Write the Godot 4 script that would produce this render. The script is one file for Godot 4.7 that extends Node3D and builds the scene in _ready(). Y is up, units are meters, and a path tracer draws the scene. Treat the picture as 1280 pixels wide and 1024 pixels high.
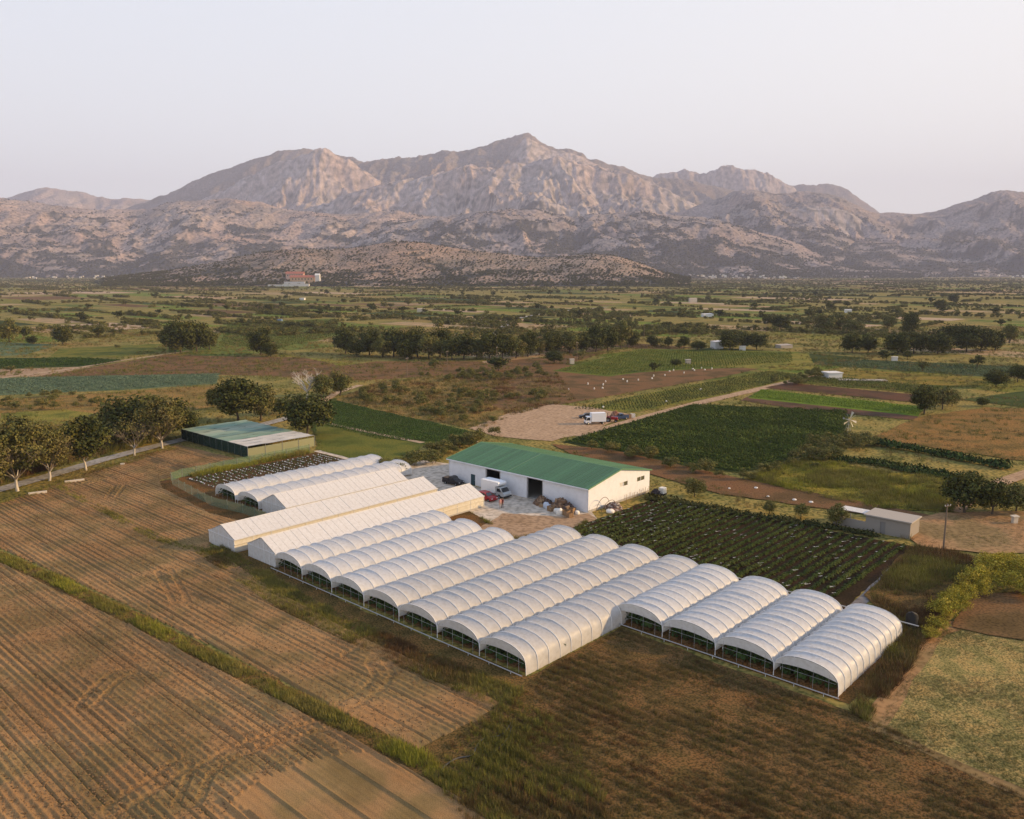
extends Node3D
# A farm of white plastic tunnels on a high plain below limestone mountains, seen from about 40 m up.

const TURN := -0.7418          # the farm's grid is turned 42.5 degrees
const AX := Vector3(0.6756, 0, -0.7373)   # along the tunnels
const BX := Vector3(0.7373, 0, 0.6756)    # across the tunnels
var M := {}
var T := {}
var used := {}
var rng := RandomNumberGenerator.new()
var level := 0.0
var shapes := {}

# ---------------------------------------------------------------- mesh builder
class MB:
	var v := PackedVector3Array()
	var n := PackedVector3Array()
	var c := PackedColorArray()
	var i := PackedInt32Array()
	var col := Color(1, 1, 1)
	func quad(a: Vector3, b: Vector3, d: Vector3, e: Vector3) -> void:   # counter-clockwise seen from outside
		var nn := (b - a).cross(e - a)
		if nn.length_squared() < 1e-14:
			nn = (d - b).cross(e - b)
		nn = nn.normalized()
		var k := v.size()
		v.append_array([a, b, d, e])
		n.append_array([nn, nn, nn, nn])
		c.append_array([col, col, col, col])
		i.append_array([k, k + 2, k + 1, k, k + 3, k + 2])
	func tri(a: Vector3, b: Vector3, d: Vector3) -> void:
		var nn := (b - a).cross(d - a).normalized()
		var k := v.size()
		v.append_array([a, b, d])
		n.append_array([nn, nn, nn])
		c.append_array([col, col, col])
		i.append_array([k, k + 2, k + 1])
	func box(at: Vector3, size: Vector3, turn := Basis()) -> void:       # at: centre
		var h := size * 0.5
		var p := []
		for k in 8:
			p.append(at + turn * Vector3(h.x * (1 if k & 1 else -1), h.y * (1 if k & 2 else -1), h.z * (1 if k & 4 else -1)))
		quad(p[4], p[5], p[7], p[6])
		quad(p[1], p[0], p[2], p[3])
		quad(p[5], p[1], p[3], p[7])
		quad(p[0], p[4], p[6], p[2])
		quad(p[6], p[7], p[3], p[2])
		quad(p[0], p[1], p[5], p[4])
	func bbox(at: Vector3, size: Vector3, bev := 0.03) -> void:          # box with chamfered edges
		var h := size * 0.5
		var b := minf(bev, minf(h.x, minf(h.y, h.z)) * 0.5)
		var ring := func(y: float, s: float) -> Array:
			var x := h.x - s
			var z := h.z - s
			return [Vector3(-x, y, z - b), Vector3(-x + b, y, z), Vector3(x - b, y, z), Vector3(x, y, z - b), Vector3(x, y, -z + b), Vector3(x - b, y, -z), Vector3(-x + b, y, -z), Vector3(-x, y, -z + b)]
		var rings := [ring.call(-h.y, b), ring.call(-h.y + b, 0.0), ring.call(h.y - b, 0.0), ring.call(h.y, b)]
		for k in 3:
			for j in 8:
				var j2 := (j + 1) % 8
				quad(at + rings[k][j], at + rings[k][j2], at + rings[k + 1][j2], at + rings[k + 1][j])
		for j in range(1, 7):
			tri(at + rings[3][0], at + rings[3][j], at + rings[3][j + 1])
			tri(at + rings[0][0], at + rings[0][j + 1], at + rings[0][j])
	func tube(pts: Array, radii: Array, sides := 6, caps := true) -> void:
		var rings := []
		for k in pts.size():
			var d: Vector3 = (pts[mini(k + 1, pts.size() - 1)] - pts[maxi(k - 1, 0)]).normalized()
			var u := d.cross(Vector3.UP if absf(d.y) < 0.9 else Vector3.RIGHT).normalized()
			var w := u.cross(d)
			var r := []
			var kk := v.size()
			for j in sides + 1:
				var a := TAU * j / sides
				var o := u * cos(a) + w * sin(a)
				v.append(pts[k] + o * radii[k])
				n.append(o)
				c.append(col)
			rings.append(kk)
		for k in pts.size() - 1:
			for j in sides:
				var a: int = rings[k] + j
				var b: int = rings[k + 1] + j
				i.append_array([a, a + 1, b, a + 1, b + 1, b])
		if caps:
			for e in [0, pts.size() - 1]:
				for j in range(1, sides - 1):
					i.append_array([rings[e], rings[e] + j, rings[e] + j + 1])
	func prism(prof: PackedVector2Array, x0: float, x1: float) -> void:   # profile in (z, y), counter-clockwise seen from +x, pushed along x
		var t := Geometry2D.triangulate_polygon(prof)
		for k in range(0, t.size(), 3):
			var a := prof[t[k]]
			var b := prof[t[k + 1]]
			var d := prof[t[k + 2]]
			tri(Vector3(x1, a.y, a.x), Vector3(x1, b.y, b.x), Vector3(x1, d.y, d.x))
			tri(Vector3(x0, a.y, a.x), Vector3(x0, d.y, d.x), Vector3(x0, b.y, b.x))
		for k in prof.size():
			var a := prof[k]
			var b := prof[(k + 1) % prof.size()]
			quad(Vector3(x0, a.y, a.x), Vector3(x1, a.y, a.x), Vector3(x1, b.y, b.x), Vector3(x0, b.y, b.x))
	func disc(at: Vector3, axis: Vector3, r: float, th: float, sides := 14) -> void:
		tube([at - axis * th * 0.5, at + axis * th * 0.5], [r, r], sides)
	func grid(nx: int, nz: int, f: Callable) -> void:                   # f(i, j) -> [position, colour]; smooth
		var k := v.size()
		var p := PackedVector3Array()
		for b in nz:
			for a in nx:
				var r: Array = f.call(a, b)
				p.append(r[0])
				c.append(r[1])
		v.append_array(p)
		for b in nz:
			for a in nx:
				var dx := p[b * nx + mini(a + 1, nx - 1)] - p[b * nx + maxi(a - 1, 0)]
				var dz := p[mini(b + 1, nz - 1) * nx + a] - p[maxi(b - 1, 0) * nx + a]
				n.append(dz.cross(dx).normalized())
		for b in nz - 1:
			for a in nx - 1:
				var q := k + b * nx + a
				i.append_array([q, q + 1, q + nx, q + 1, q + nx + 1, q + nx])
	func flip() -> void:                                               # turn every face over
		for k in n.size():
			n[k] = -n[k]
		for k in range(0, i.size(), 3):
			var t := i[k + 1]
			i[k + 1] = i[k + 2]
			i[k + 2] = t
	func mesh() -> ArrayMesh:
		var arr := []
		arr.resize(Mesh.ARRAY_MAX)
		arr[Mesh.ARRAY_VERTEX] = v
		arr[Mesh.ARRAY_NORMAL] = n
		arr[Mesh.ARRAY_COLOR] = c
		arr[Mesh.ARRAY_INDEX] = i
		var m := ArrayMesh.new()
		m.add_surface_from_arrays(Mesh.PRIMITIVE_TRIANGLES, arr)
		return m

# ---------------------------------------------------------------- nodes
func numbered(called: String) -> String:
	used[called] = used.get(called, -1) + 1
	return called if used[called] == 0 else "%s_%03d" % [called, used[called]]

func tag(o: Node, label: String, category: String, group := "") -> Node:
	o.set_meta("label", label)
	o.set_meta("category", category)
	if group != "":
		o.set_meta("group", group)
	return o

func thing(called: String, label: String, category: String, at := Vector3.ZERO, turn := 0.0, group := "") -> Node3D:
	var o := Node3D.new()
	o.name = numbered(called)
	add_child(o)
	o.position = at
	o.rotation.y = turn
	tag(o, label, category, group)
	return o

func part(called: String, shape, m: Material, parent: Node, at := Vector3.ZERO, turn := 0.0) -> MeshInstance3D:
	var o := MeshInstance3D.new()
	o.name = called if parent != self else numbered(called)
	o.mesh = shape.mesh() if shape is MB else shape
	o.material_override = m
	parent.add_child(o, true)
	o.position = at
	o.rotation.y = turn
	return o

func struct(called: String, shape, m: Material, kind := "structure") -> MeshInstance3D:
	var o := part(called, shape, m, self)
	o.set_meta("kind", kind)
	return o

func scatter(called: String, label: String, category: String, shape: Mesh, m: Material, xf: Array, cols: Array) -> MultiMeshInstance3D:
	var mm := MultiMesh.new()
	mm.transform_format = MultiMesh.TRANSFORM_3D
	mm.use_colors = true
	mm.mesh = shape
	mm.instance_count = xf.size()
	for k in xf.size():
		mm.set_instance_transform(k, xf[k])
		mm.set_instance_color(k, cols[k])
	var o := MultiMeshInstance3D.new()
	o.name = numbered(called)
	o.multimesh = mm
	o.material_override = m
	add_child(o)
	o.set_meta("kind", "stuff")
	tag(o, label, category)
	return o

func L(p: float, q: float, h := 0.0) -> Vector3:      # the farm's own grid: p along the tunnels, q across them
	return AX * p + BX * q + Vector3(0, h, 0)

func poly(a: Array) -> PackedVector2Array:
	var r := PackedVector2Array()
	for k in range(0, a.size(), 2):
		r.append(Vector2(a[k], a[k + 1]))
	return r

func polyL(a: Array) -> PackedVector2Array:           # the same from p, q pairs
	var r := PackedVector2Array()
	for k in range(0, a.size(), 2):
		var p := L(a[k], a[k + 1])
		r.append(Vector2(p.x, p.z))
	return r

func rf(a: float, b: float) -> float:
	return rng.randf_range(a, b)

func bounds(pg: PackedVector2Array) -> Rect2:
	var r := Rect2(pg[0], Vector2.ZERO)
	for p in pg:
		r = r.expand(p)
	return r

func points_in(pg: PackedVector2Array, count: int) -> Array:
	var b := bounds(pg)
	var out := []
	var guard := 0
	while out.size() < count and guard < count * 30:
		guard += 1
		var p := Vector2(rf(b.position.x, b.end.x), rf(b.position.y, b.end.y))
		if Geometry2D.is_point_in_polygon(p, pg):
			out.append(p)
	return out

# ---------------------------------------------------------------- materials
func lin(r: float, g: float, b: float) -> Color:
	return Color(r, g, b).linear_to_srgb()

func mat(col: Color, rough := 0.8, metal := 0.0) -> StandardMaterial3D:
	var m := StandardMaterial3D.new()
	m.albedo_color = col.linear_to_srgb()
	m.roughness = rough
	m.metallic = metal
	m.metallic_specular = 0.35
	return m

func vmat(rough := 0.9, back := 0.0) -> StandardMaterial3D:
	var m := mat(Color(1, 1, 1), rough)
	m.vertex_color_use_as_albedo = true
	m.metallic_specular = 0.15
	if back > 0.0:
		m.backlight_enabled = true
		m.backlight = Color(back, back, back)
	return m

func noise(seed_: int, freq: float, octaves := 4, kind := FastNoiseLite.FRACTAL_FBM) -> FastNoiseLite:
	var f := FastNoiseLite.new()
	f.seed = seed_
	f.noise_type = FastNoiseLite.TYPE_SIMPLEX_SMOOTH
	f.frequency = freq
	f.fractal_type = kind
	f.fractal_octaves = octaves
	return f

func ramp_texture(seed_: int, freq: float, octaves: int, stops: Array, side := 512) -> ImageTexture:
	# a seamless noise coloured by stops [place, linear colour] ...
	var g := noise(seed_, freq, octaves).get_seamless_image(side, side)
	var data := g.get_data()
	var table := PackedByteArray()
	for k in 256:
		var t := k / 255.0
		var col: Color = stops[0][1]
		for s in stops.size() - 1:
			var a: Array = stops[s]
			var b: Array = stops[s + 1]
			if t >= a[0]:
				col = a[1].lerp(b[1], clampf((t - a[0]) / maxf(b[0] - a[0], 1e-4), 0, 1))
		var e := col.linear_to_srgb()
		table.append_array([int(clampf(e.r, 0, 1) * 255), int(clampf(e.g, 0, 1) * 255), int(clampf(e.b, 0, 1) * 255)])
	var out := PackedByteArray()
	out.resize(side * side * 3)
	for k in side * side:
		var t := data[k] * 3
		out[k * 3] = table[t]
		out[k * 3 + 1] = table[t + 1]
		out[k * 3 + 2] = table[t + 2]
	return ImageTexture.create_from_image(Image.create_from_data(side, side, false, Image.FORMAT_RGB8, out))

func land(tint: Color, tex: String, tile: float, tile2: float, _bump := 0.0, tex2 := "patch") -> StandardMaterial3D:
	# tint x fine grain (tile metres) x broad patches (tile2 metres)
	var m := vmat(0.95)
	m.albedo_color = (tint * (1.35 if tex == "grass" else 1.15)).linear_to_srgb()   # the grain darkens on average
	m.albedo_texture = T[tex]
	m.uv1_triplanar = true
	m.uv1_world_triplanar = true
	m.uv1_scale = Vector3.ONE / tile
	m.uv1_offset = Vector3(rf(0, 1), rf(0, 1), rf(0, 1))
	m.detail_enabled = true
	m.detail_blend_mode = BaseMaterial3D.BLEND_MODE_MUL
	m.detail_albedo = T[tex2]
	m.detail_uv_layer = BaseMaterial3D.DETAIL_UV_2
	m.uv2_triplanar = true
	m.uv2_world_triplanar = true
	m.uv2_scale = Vector3.ONE / tile2
	m.uv2_offset = Vector3(rf(0, 1), rf(0, 1), rf(0, 1))
	return m

func make_materials() -> void:
	var w := func(k: float) -> Color: return Color(k, k, k)
	# fine grains and broad patches, all around a mean of about 1 when multiplied by the tint
	T.grain = ramp_texture(3, 0.05, 5, [[0.0, w.call(0.45)], [0.42, w.call(0.8)], [0.6, w.call(1.0)], [1.0, w.call(1.0)]])
	T.soil = ramp_texture(5, 0.09, 5, [[0.0, w.call(0.4)], [0.35, w.call(0.62)], [0.5, Color(0.85, 0.83, 0.8)], [0.75, Color(1, 0.98, 0.95)], [1.0, w.call(1.0)]])
	T.grass = ramp_texture(7, 0.07, 5, [[0.0, Color(0.16, 0.2, 0.15)], [0.38, Color(0.42, 0.46, 0.38)], [0.54, Color(0.82, 0.78, 0.68)], [0.8, Color(1.0, 0.9, 0.75)], [1.0, Color(1, 0.9, 0.75)]])
	T.patch = ramp_texture(9, 0.02, 4, [[0.0, Color(0.44, 0.5, 0.42)], [0.4, Color(0.72, 0.78, 0.7)], [0.55, Color(0.95, 0.92, 0.86)], [0.8, Color(1, 0.9, 0.8)], [1.0, Color(1, 0.88, 0.76)]])
	T.film = ramp_texture(11, 0.03, 4, [[0.0, Color(0.82, 0.8, 0.77)], [0.42, Color(0.93, 0.92, 0.9)], [0.6, w.call(1.0)], [1.0, w.call(1.0)]])
	T.paint = ramp_texture(12, 0.02, 4, [[0.0, w.call(0.9)], [0.5, w.call(0.97)], [1.0, w.call(1.0)]])
	# limestone slopes: pale rock, tan earth, dark scrub in dots
	T.scrub = ramp_texture(13, 0.035, 6, [[0.0, Color(0.2, 0.23, 0.2)], [0.38, Color(0.3, 0.32, 0.28)], [0.46, Color(0.7, 0.66, 0.62)], [0.6, Color(0.86, 0.81, 0.77)], [0.72, Color(1, 0.97, 0.94)], [1.0, Color(1, 0.98, 0.96)]], 1024)
	T.streak = ramp_texture(14, 0.03, 6, [[0.0, Color(0.38, 0.38, 0.38)], [0.4, Color(0.66, 0.64, 0.62)], [0.55, Color(0.9, 0.86, 0.83)], [0.7, Color(1, 0.98, 0.96)], [1.0, Color(1, 1, 1)]], 1024)
	T.rockpatch = ramp_texture(15, 0.025, 5, [[0.0, Color(0.5, 0.55, 0.5)], [0.4, Color(0.75, 0.72, 0.7)], [0.55, Color(0.98, 0.9, 0.85)], [1.0, Color(1, 0.95, 0.92)]])
	M.v = vmat(0.9)
	M.leaf = vmat(0.7, 0.35)
	M.film = mat(Color(0.74, 0.735, 0.73), 0.42)
	M.film.albedo_texture = T.film
	M.film.uv1_triplanar = true
	M.film.uv1_world_triplanar = true
	M.film.uv1_scale = Vector3.ONE / 9.0
	M.film.backlight_enabled = true
	M.film.backlight = Color(0.8, 0.8, 0.77)
	M.film.transparency = BaseMaterial3D.TRANSPARENCY_ALPHA
	M.film.albedo_color.a = 0.94
	M.old_film = M.film.duplicate()
	M.old_film.albedo_color = lin(0.68, 0.665, 0.645)
	M.old_film.transparency = BaseMaterial3D.TRANSPARENCY_ALPHA
	M.old_film.albedo_color.a = 0.88
	M.pipe = mat(Color(0.85, 0.84, 0.82), 0.4)
	M.sheet = M.film.duplicate()
	M.sheet.transparency = BaseMaterial3D.TRANSPARENCY_DISABLED
	M.sheet.albedo_color = lin(0.64, 0.62, 0.59)
	M.sheet.backlight = Color(0.4, 0.4, 0.38)
	M.cream = M.sheet.duplicate()
	M.cream.albedo_color = lin(0.61, 0.575, 0.49)
	M.clear_film = mat(Color(0.75, 0.75, 0.74), 0.3)
	M.clear_film.transparency = BaseMaterial3D.TRANSPARENCY_ALPHA
	M.clear_film.albedo_color.a = 0.55
	M.thin_pipe = mat(Color(0.4, 0.4, 0.4), 0.5)
	M.white_metal = mat(Color(0.72, 0.72, 0.71), 0.45)
	M.grey_metal = mat(Color(0.35, 0.35, 0.35), 0.45, 0.6)
	M.dark = mat(Color(0.02, 0.02, 0.022), 0.6)
	M.rubber = mat(Color(0.018, 0.018, 0.018), 0.85)
	M.wood = mat(Color(0.22, 0.14, 0.08), 0.85)
	M.whitewash = mat(Color(0.5, 0.45, 0.38), 0.9)
	M.bark = mat(Color(0.09, 0.07, 0.05), 0.95)
	M.glass = mat(Color(0.03, 0.035, 0.04), 0.08)
	M.glass.metallic_specular = 0.6

func sky_image() -> Image:
	# pale late-afternoon air: bluish overhead, milky at the horizon, a little warmer around the side where the sun stands
	var wd := 512
	var ht := 256
	var im := Image.create(wd, ht, false, Image.FORMAT_RGBF)
	var sun := Vector3(cos(SUN_UP) * cos(SUN_AZ), sin(SUN_UP), -cos(SUN_UP) * sin(SUN_AZ))
	for y in ht:
		var el := PI * (0.5 - (y + 0.5) / ht)
		for x in wd:
			var az := TAU * (x + 0.5) / wd
			var d := Vector3(sin(az) * cos(el), sin(el), -cos(az) * cos(el))
			var t := clampf(1.0 - d.y, 0, 1)
			var col := Color(0.20, 0.33, 0.60).lerp(Color(0.76, 0.775, 0.785), t)
			var near := clampf(d.dot(sun), -1, 1) * 0.5 + 0.5
			var warm := pow(near, 2.0)
			col = col.lerp(Color(1.0, 0.925, 0.83), warm * 0.9 * t)
			if d.y < 0.0:
				col = col.lerp(Color(0.3, 0.26, 0.22), clampf(-d.y * 4.0, 0, 1))
			im.set_pixel(x, y, col)
	return im

const SUN_UP := 0.33
const SUN_AZ := 0.03

func setup_view() -> void:
	var cam := Camera3D.new()
	cam.name = "camera"
	add_child(cam)
	cam.position = Vector3(0, 40, 0)
	cam.rotation_degrees = Vector3(-9.409, 0, 0)
	cam.fov = 51.99
	cam.near = 0.5
	cam.far = 40000.0
	cam.current = true
	var env := Environment.new()
	env.background_mode = Environment.BG_SKY
	var sky := Sky.new()
	var sm := PanoramaSkyMaterial.new()
	sm.panorama = ImageTexture.create_from_image(sky_image())
	sky.sky_material = sm
	env.sky = sky
	env.tonemap_mode = Environment.TONE_MAPPER_LINEAR
	env.tonemap_exposure = 1.38
	env.sdfgi_enabled = true
	env.ssao_enabled = true
	env.ssil_enabled = true
	env.fog_enabled = true
	env.fog_density = 0.00007
	env.fog_light_color = Color(0.87, 0.89, 1.0)
	var we := WorldEnvironment.new()
	we.name = "world_environment"
	we.environment = env
	add_child(we)
	var sun := DirectionalLight3D.new()
	sun.name = "sun"
	add_child(sun)
	var to := Vector3(cos(SUN_UP) * cos(SUN_AZ), sin(SUN_UP), -cos(SUN_UP) * sin(SUN_AZ))
	sun.look_at_from_position(to * 100.0, Vector3.ZERO)
	sun.light_energy = 1.6
	sun.light_color = Color(1.0, 0.835, 0.6)
	sun.light_angular_distance = 1.0
	sun.shadow_enabled = true

func _ready() -> void:
	rng.seed = 20240
	setup_view()
	make_materials()
	build_land()
	build_farm()
	build_objects()
	build_vegetation()

# ================================================================ THE LAND
func sheet(called: String, pg: PackedVector2Array, m: Material, tint := Color(1, 1, 1), rag := 0.0) -> MeshInstance3D:
	# a field or path laid flush on the ground, a few millimetres above the one below; rag: how uneven its border is, metres
	level += 0.004
	var src := pg
	if rag > 0.0:
		src = PackedVector2Array()
		for k in pg.size():
			var a := pg[k]
			var b := pg[(k + 1) % pg.size()]
			var steps := clampi(int(a.distance_to(b) / (rag * 3.0)), 1, 40)
			var side := (b - a).normalized().orthogonal()
			for s in steps:
				src.append(a.lerp(b, float(s) / steps) + (side * rf(-rag, rag) * 0.5 if s > 0 else Vector2.ZERO))
	var t := Geometry2D.triangulate_polygon(src)
	if t.is_empty():
		src = pg
		t = Geometry2D.triangulate_polygon(src)
	var mb := MB.new()
	for p in src:
		mb.v.append(Vector3(p.x, level, p.y))
		mb.n.append(Vector3.UP)
		mb.c.append(tint)
	for k in range(0, t.size(), 3):
		var a := src[t[k]]
		var b := src[t[k + 1]]
		var d := src[t[k + 2]]
		if (b - a).cross(d - a) > 0:
			mb.i.append_array([t[k], t[k + 1], t[k + 2]])
		else:
			mb.i.append_array([t[k], t[k + 2], t[k + 1]])
	return struct(called, mb, m)

func ribbon(called: String, line: PackedVector2Array, width: float, m: Material, tint := Color(1, 1, 1), rag := 0.3) -> MeshInstance3D:
	# a road or path along a line
	level += 0.004
	var fine := PackedVector2Array()
	for k in line.size() - 1:
		var steps := maxi(1, int(line[k].distance_to(line[k + 1]) / 3.0))
		for s in steps:
			fine.append(line[k].lerp(line[k + 1], float(s) / steps))
	fine.append(line[-1])
	var mb := MB.new()
	for k in fine.size():
		var d := (fine[mini(k + 1, fine.size() - 1)] - fine[maxi(k - 1, 0)]).normalized().orthogonal()
		for s in [-1, 1]:
			var p: Vector2 = fine[k] + d * s * (width * 0.5 + rf(-rag, rag) * 0.5)
			mb.v.append(Vector3(p.x, level, p.y))
			mb.n.append(Vector3.UP)
			mb.c.append(tint)
		if k > 0:
			var q := k * 2
			mb.i.append_array([q - 2, q - 1, q, q - 1, q + 1, q])
	return struct(called, mb, m)

func near_line(p: Vector2, line: PackedVector2Array) -> float:
	var best := 1e9
	for k in line.size() - 1:
		best = minf(best, p.distance_squared_to(Geometry2D.get_closest_point_to_segment(p, line[k], line[k + 1])))
	return sqrt(best)

func ploughed(called: String, pg: PackedVector2Array, m: Material, ru: float, rv: float, spacing: float, amp: float, dry: Color, damp: Color, tracks: Array, smooth_areas: Array, seed_: int) -> void:
	# tilled soil as real relief: furrows along the farm's cross direction, clods, wheel tracks
	var d := Vector2(BX.x, BX.z)
	var e := Vector2(AX.x, AX.z)
	var lo := Vector2(1e9, 1e9)
	var hi := Vector2(-1e9, -1e9)
	for p in pg:
		var uv := Vector2(p.dot(d), p.dot(e))
		lo = lo.min(uv)
		hi = hi.max(uv)
	var nu := int((hi.x - lo.x) / ru) + 1
	var nv := int((hi.y - lo.y) / rv) + 1
	var warp := noise(seed_, 0.03, 2)
	var clod := noise(seed_ + 1, 1.9, 3)
	var broad := noise(seed_ + 2, 0.05, 3)
	var streak := noise(seed_ + 3, 0.5, 2)
	var blot := noise(seed_ + 9, 1.3, 3)
	var boxes := []
	for t in tracks:
		boxes.append(bounds(t).grow(2.0))
	var inside := PackedByteArray()
	inside.resize(nu * nv)
	var ys := PackedFloat32Array()
	ys.resize(nu * nv)
	var cs := PackedColorArray()
	cs.resize(nu * nv)
	for b in nv:
		for a in nu:
			var u := lo.x + a * ru
			var v := lo.y + b * rv
			var p := d * u + e * v
			var k := b * nu + a
			if not Geometry2D.is_point_in_polygon(p, pg):
				continue
			inside[k] = 1
			var flat := 1.0
			for s in smooth_areas:
				if Geometry2D.is_point_in_polygon(p, s):
					flat = 0.2
			var w := v + warp.get_noise_2d(u * 0.3, v * 0.3) * 0.5
			var row := floorf(w / spacing)
			var f := absf(fposmod(w / spacing, 1.0) - 0.5) * 2.0
			var strength := clampf(0.6 + 0.45 * sin(row * 2.4) * sin(row * 0.37) + 0.9 * streak.get_noise_2d(u * 0.02, row * 0.9), 0.12, 1.3)
			var bed := fposmod(w + 2.0 * sin(floorf(w / (spacing * 6.0)) * 3.7), spacing * 6.0) / (spacing * 6.0)
			var lane := 1.0 if bed < 0.2 else 0.0
			var groove := 1.0 - smoothstep(0.0, 0.035, minf(absf(bed - 0.005), absf(bed - 0.2)))
			var c := clod.get_noise_2d(u, v)
			var y := amp * strength * f * f * (1.0 - 0.7 * lane) + c * amp * 0.3
			y -= groove * amp * 1.1
			y = y * flat
			var tone := 0.6 + broad.get_noise_2d(u, v) * 0.9 + blot.get_noise_2d(u, v) * 0.3
			for t in tracks.size():
				if boxes[t].has_point(p):
					var q := near_line(p, tracks[t])
					var wheel := absf(q - 0.85)
					if wheel < 0.34:
						y = y * 0.35 - amp * 0.3 + amp * 0.16 * sin((u - v) * 7.0)
					elif wheel < 0.5:
						y += amp * 0.18
			ys[k] = y
			cs[k] = damp.lerp(dry, clampf(tone, 0, 1))   # dry and damp patches, whatever the relief
	for s in smooth_areas:                                    # the graded patch is cut into strips by the scraper
		for k in nu * nv:
			if inside[k]:
				var p := d * (lo.x + (k % nu) * ru) + e * (lo.y + (k / nu) * rv)
				if Geometry2D.is_point_in_polygon(p, s):
					var r := fposmod(lo.y + (k / nu) * rv, 3.1)
					if r < 0.16:
						ys[k] += amp * 0.7
	var mb := MB.new()
	var id := PackedInt32Array()
	id.resize(nu * nv)
	id.fill(-1)
	for b in nv:
		for a in nu:
			var k := b * nu + a
			if not inside[k]:
				continue
			var p := d * (lo.x + a * ru) + e * (lo.y + b * rv)
			id[k] = mb.v.size()
			var rim := false
			if a == 0 or b == 0 or a == nu - 1 or b == nv - 1 or not inside[k - 1] or not inside[k + 1] or not inside[k - nu] or not inside[k + nu]:
				rim = true
			mb.v.append(Vector3(p.x, 0.16 + ys[k] if not rim else -0.02, p.y))
			mb.c.append(cs[k])
			var ya := ys[k - 1] if a > 0 else ys[k]
			var yb := ys[k + 1] if a < nu - 1 else ys[k]
			var yc := ys[k - nu] if b > 0 else ys[k]
			var yd := ys[k + nu] if b < nv - 1 else ys[k]
			var slope := d * (ya - yb) / (2.0 * ru) + e * (yc - yd) / (2.0 * rv)
			mb.n.append(Vector3(slope.x, 1.0, slope.y).normalized())
	for b in nv - 1:
		for a in nu - 1:
			var k := b * nu + a
			if id[k] >= 0 and id[k + 1] >= 0 and id[k + nu] >= 0 and id[k + nu + 1] >= 0:
				mb.i.append_array([id[k], id[k + nu], id[k + 1], id[k + 1], id[k + nu], id[k + nu + 1]])
	struct(called, mb, m)

func mountain(called: String, crest: Array, foot: float, prof: Array, cols: int, rows: int, rough: float, seed_: int, m: Material, rock: Color, green: Color, wood_line: float, near_pull := 0.0) -> void:
	# a range: a crest line in space, falling to the plain at its foot (metres from the farm) in front and away behind
	var pts := []
	for k in range(0, crest.size(), 3):
		pts.append(Vector3(crest[k], crest[k + 1], crest[k + 2]))
	var ridged := noise(seed_, 1.0 / 1500.0, 6, FastNoiseLite.FRACTAL_RIDGED)
	ridged.fractal_gain = 0.38
	var fine := noise(seed_ + 1, 1.0 / 140.0, 5)
	var gully := noise(seed_ + 2, 1.0, 4, FastNoiseLite.FRACTAL_RIDGED)
	var mask := noise(seed_ + 3, 1.0 / 420.0, 5)
	var tint := noise(seed_ + 4, 1.0 / 700.0, 3)
	var mb := MB.new()
	var span: float = pts[-1].x - pts[0].x
	mb.grid(cols, rows, func(a: int, b: int) -> Array:
		var x: float = pts[0].x + span * a / (cols - 1)
		var j := 0
		while j < pts.size() - 2 and pts[j + 1].x < x:
			j += 1
		var f: float = clampf((x - pts[j].x) / (pts[j + 1].x - pts[j].x), 0, 1)
		var p0: Vector3 = pts[maxi(j - 1, 0)]
		var p3: Vector3 = pts[mini(j + 2, pts.size() - 1)]
		var hc: float = pts[j].y * (1 - f) + pts[j + 1].y * f
		hc = lerpf(hc, cubic_interpolate(pts[j].y, pts[j + 1].y, p0.y, p3.y, f), 0.6)
		var zc: float = pts[j].z
		var t := -0.45 + 1.45 * pow(float(b) / (rows - 1), 0.9)
		# how high this part of the slope stands
		var h := 0.0
		if t < 0.0:
			h = hc * (1.0 + t * 1.6)
		else:
			var k := 0
			while k < prof.size() - 4 and prof[k + 2] < t:
				k += 2
			h = hc * lerpf(prof[k + 1], prof[k + 3], smoothstep(0, 1, clampf((t - prof[k]) / (prof[k + 2] - prof[k]), 0, 1)) * 0.4 + 0.6 * clampf((t - prof[k]) / (prof[k + 2] - prof[k]), 0, 1))
		var far := -zc
		var dist := far + (foot - far) * maxf(t, 0.0) - t * 0.0
		if t < 0.0:
			dist = far - t * 2500.0
		var wx := x * dist / far
		var pos := Vector3(wx, h, -dist)
		var env := pow(clampf(sin(PI * clampf(absf(t) * 0.93 + 0.05, 0, 1)), 0, 1), 0.7)
		var r := ridged.get_noise_2d(wx, dist * 0.8)
		var g := gully.get_noise_2d(wx / 230.0 + fine.get_noise_2d(wx * 0.3, dist * 0.3) * 0.4, t * 1.1)
		var n := fine.get_noise_2d(wx, dist)
		var spur := gully.get_noise_2d(wx / 1000.0 + 40.0 + fine.get_noise_2d(wx * 0.12, dist * 0.12) * 0.5, t * 0.5)
		pos.y += hc * rough * env * spur * 0.7
		pos.y += hc * rough * env * (r * 0.62 - 0.12 + g * 0.30 * (1.0 - smoothstep(0.35, 0.7, t))) + n * hc * 0.016 * (0.15 + env)
		pos.y += fine.get_noise_2d(wx * 3.1, dist * 3.1) * hc * 0.006
		if t >= 0.999:
			pos.y = -4.0
		var wood := smoothstep(0.06, 0.16, mask.get_noise_2d(wx, dist * 1.4 + h) + (t - wood_line) * 0.9 + n * 0.55 + fine.get_noise_2d(wx * 2.7, dist * 2.7) * 0.5)
		var base := rock * (1.0 + 0.25 * tint.get_noise_2d(wx, dist)) 
		base = base.lerp(rock * Color(1.05, 0.86, 0.74), clampf(tint.get_noise_2d(wx + 3000, dist) + 0.3, 0, 1) * 0.6)
		return [pos, base.lerp(green, wood)])
	struct(called, mb, m)

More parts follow.
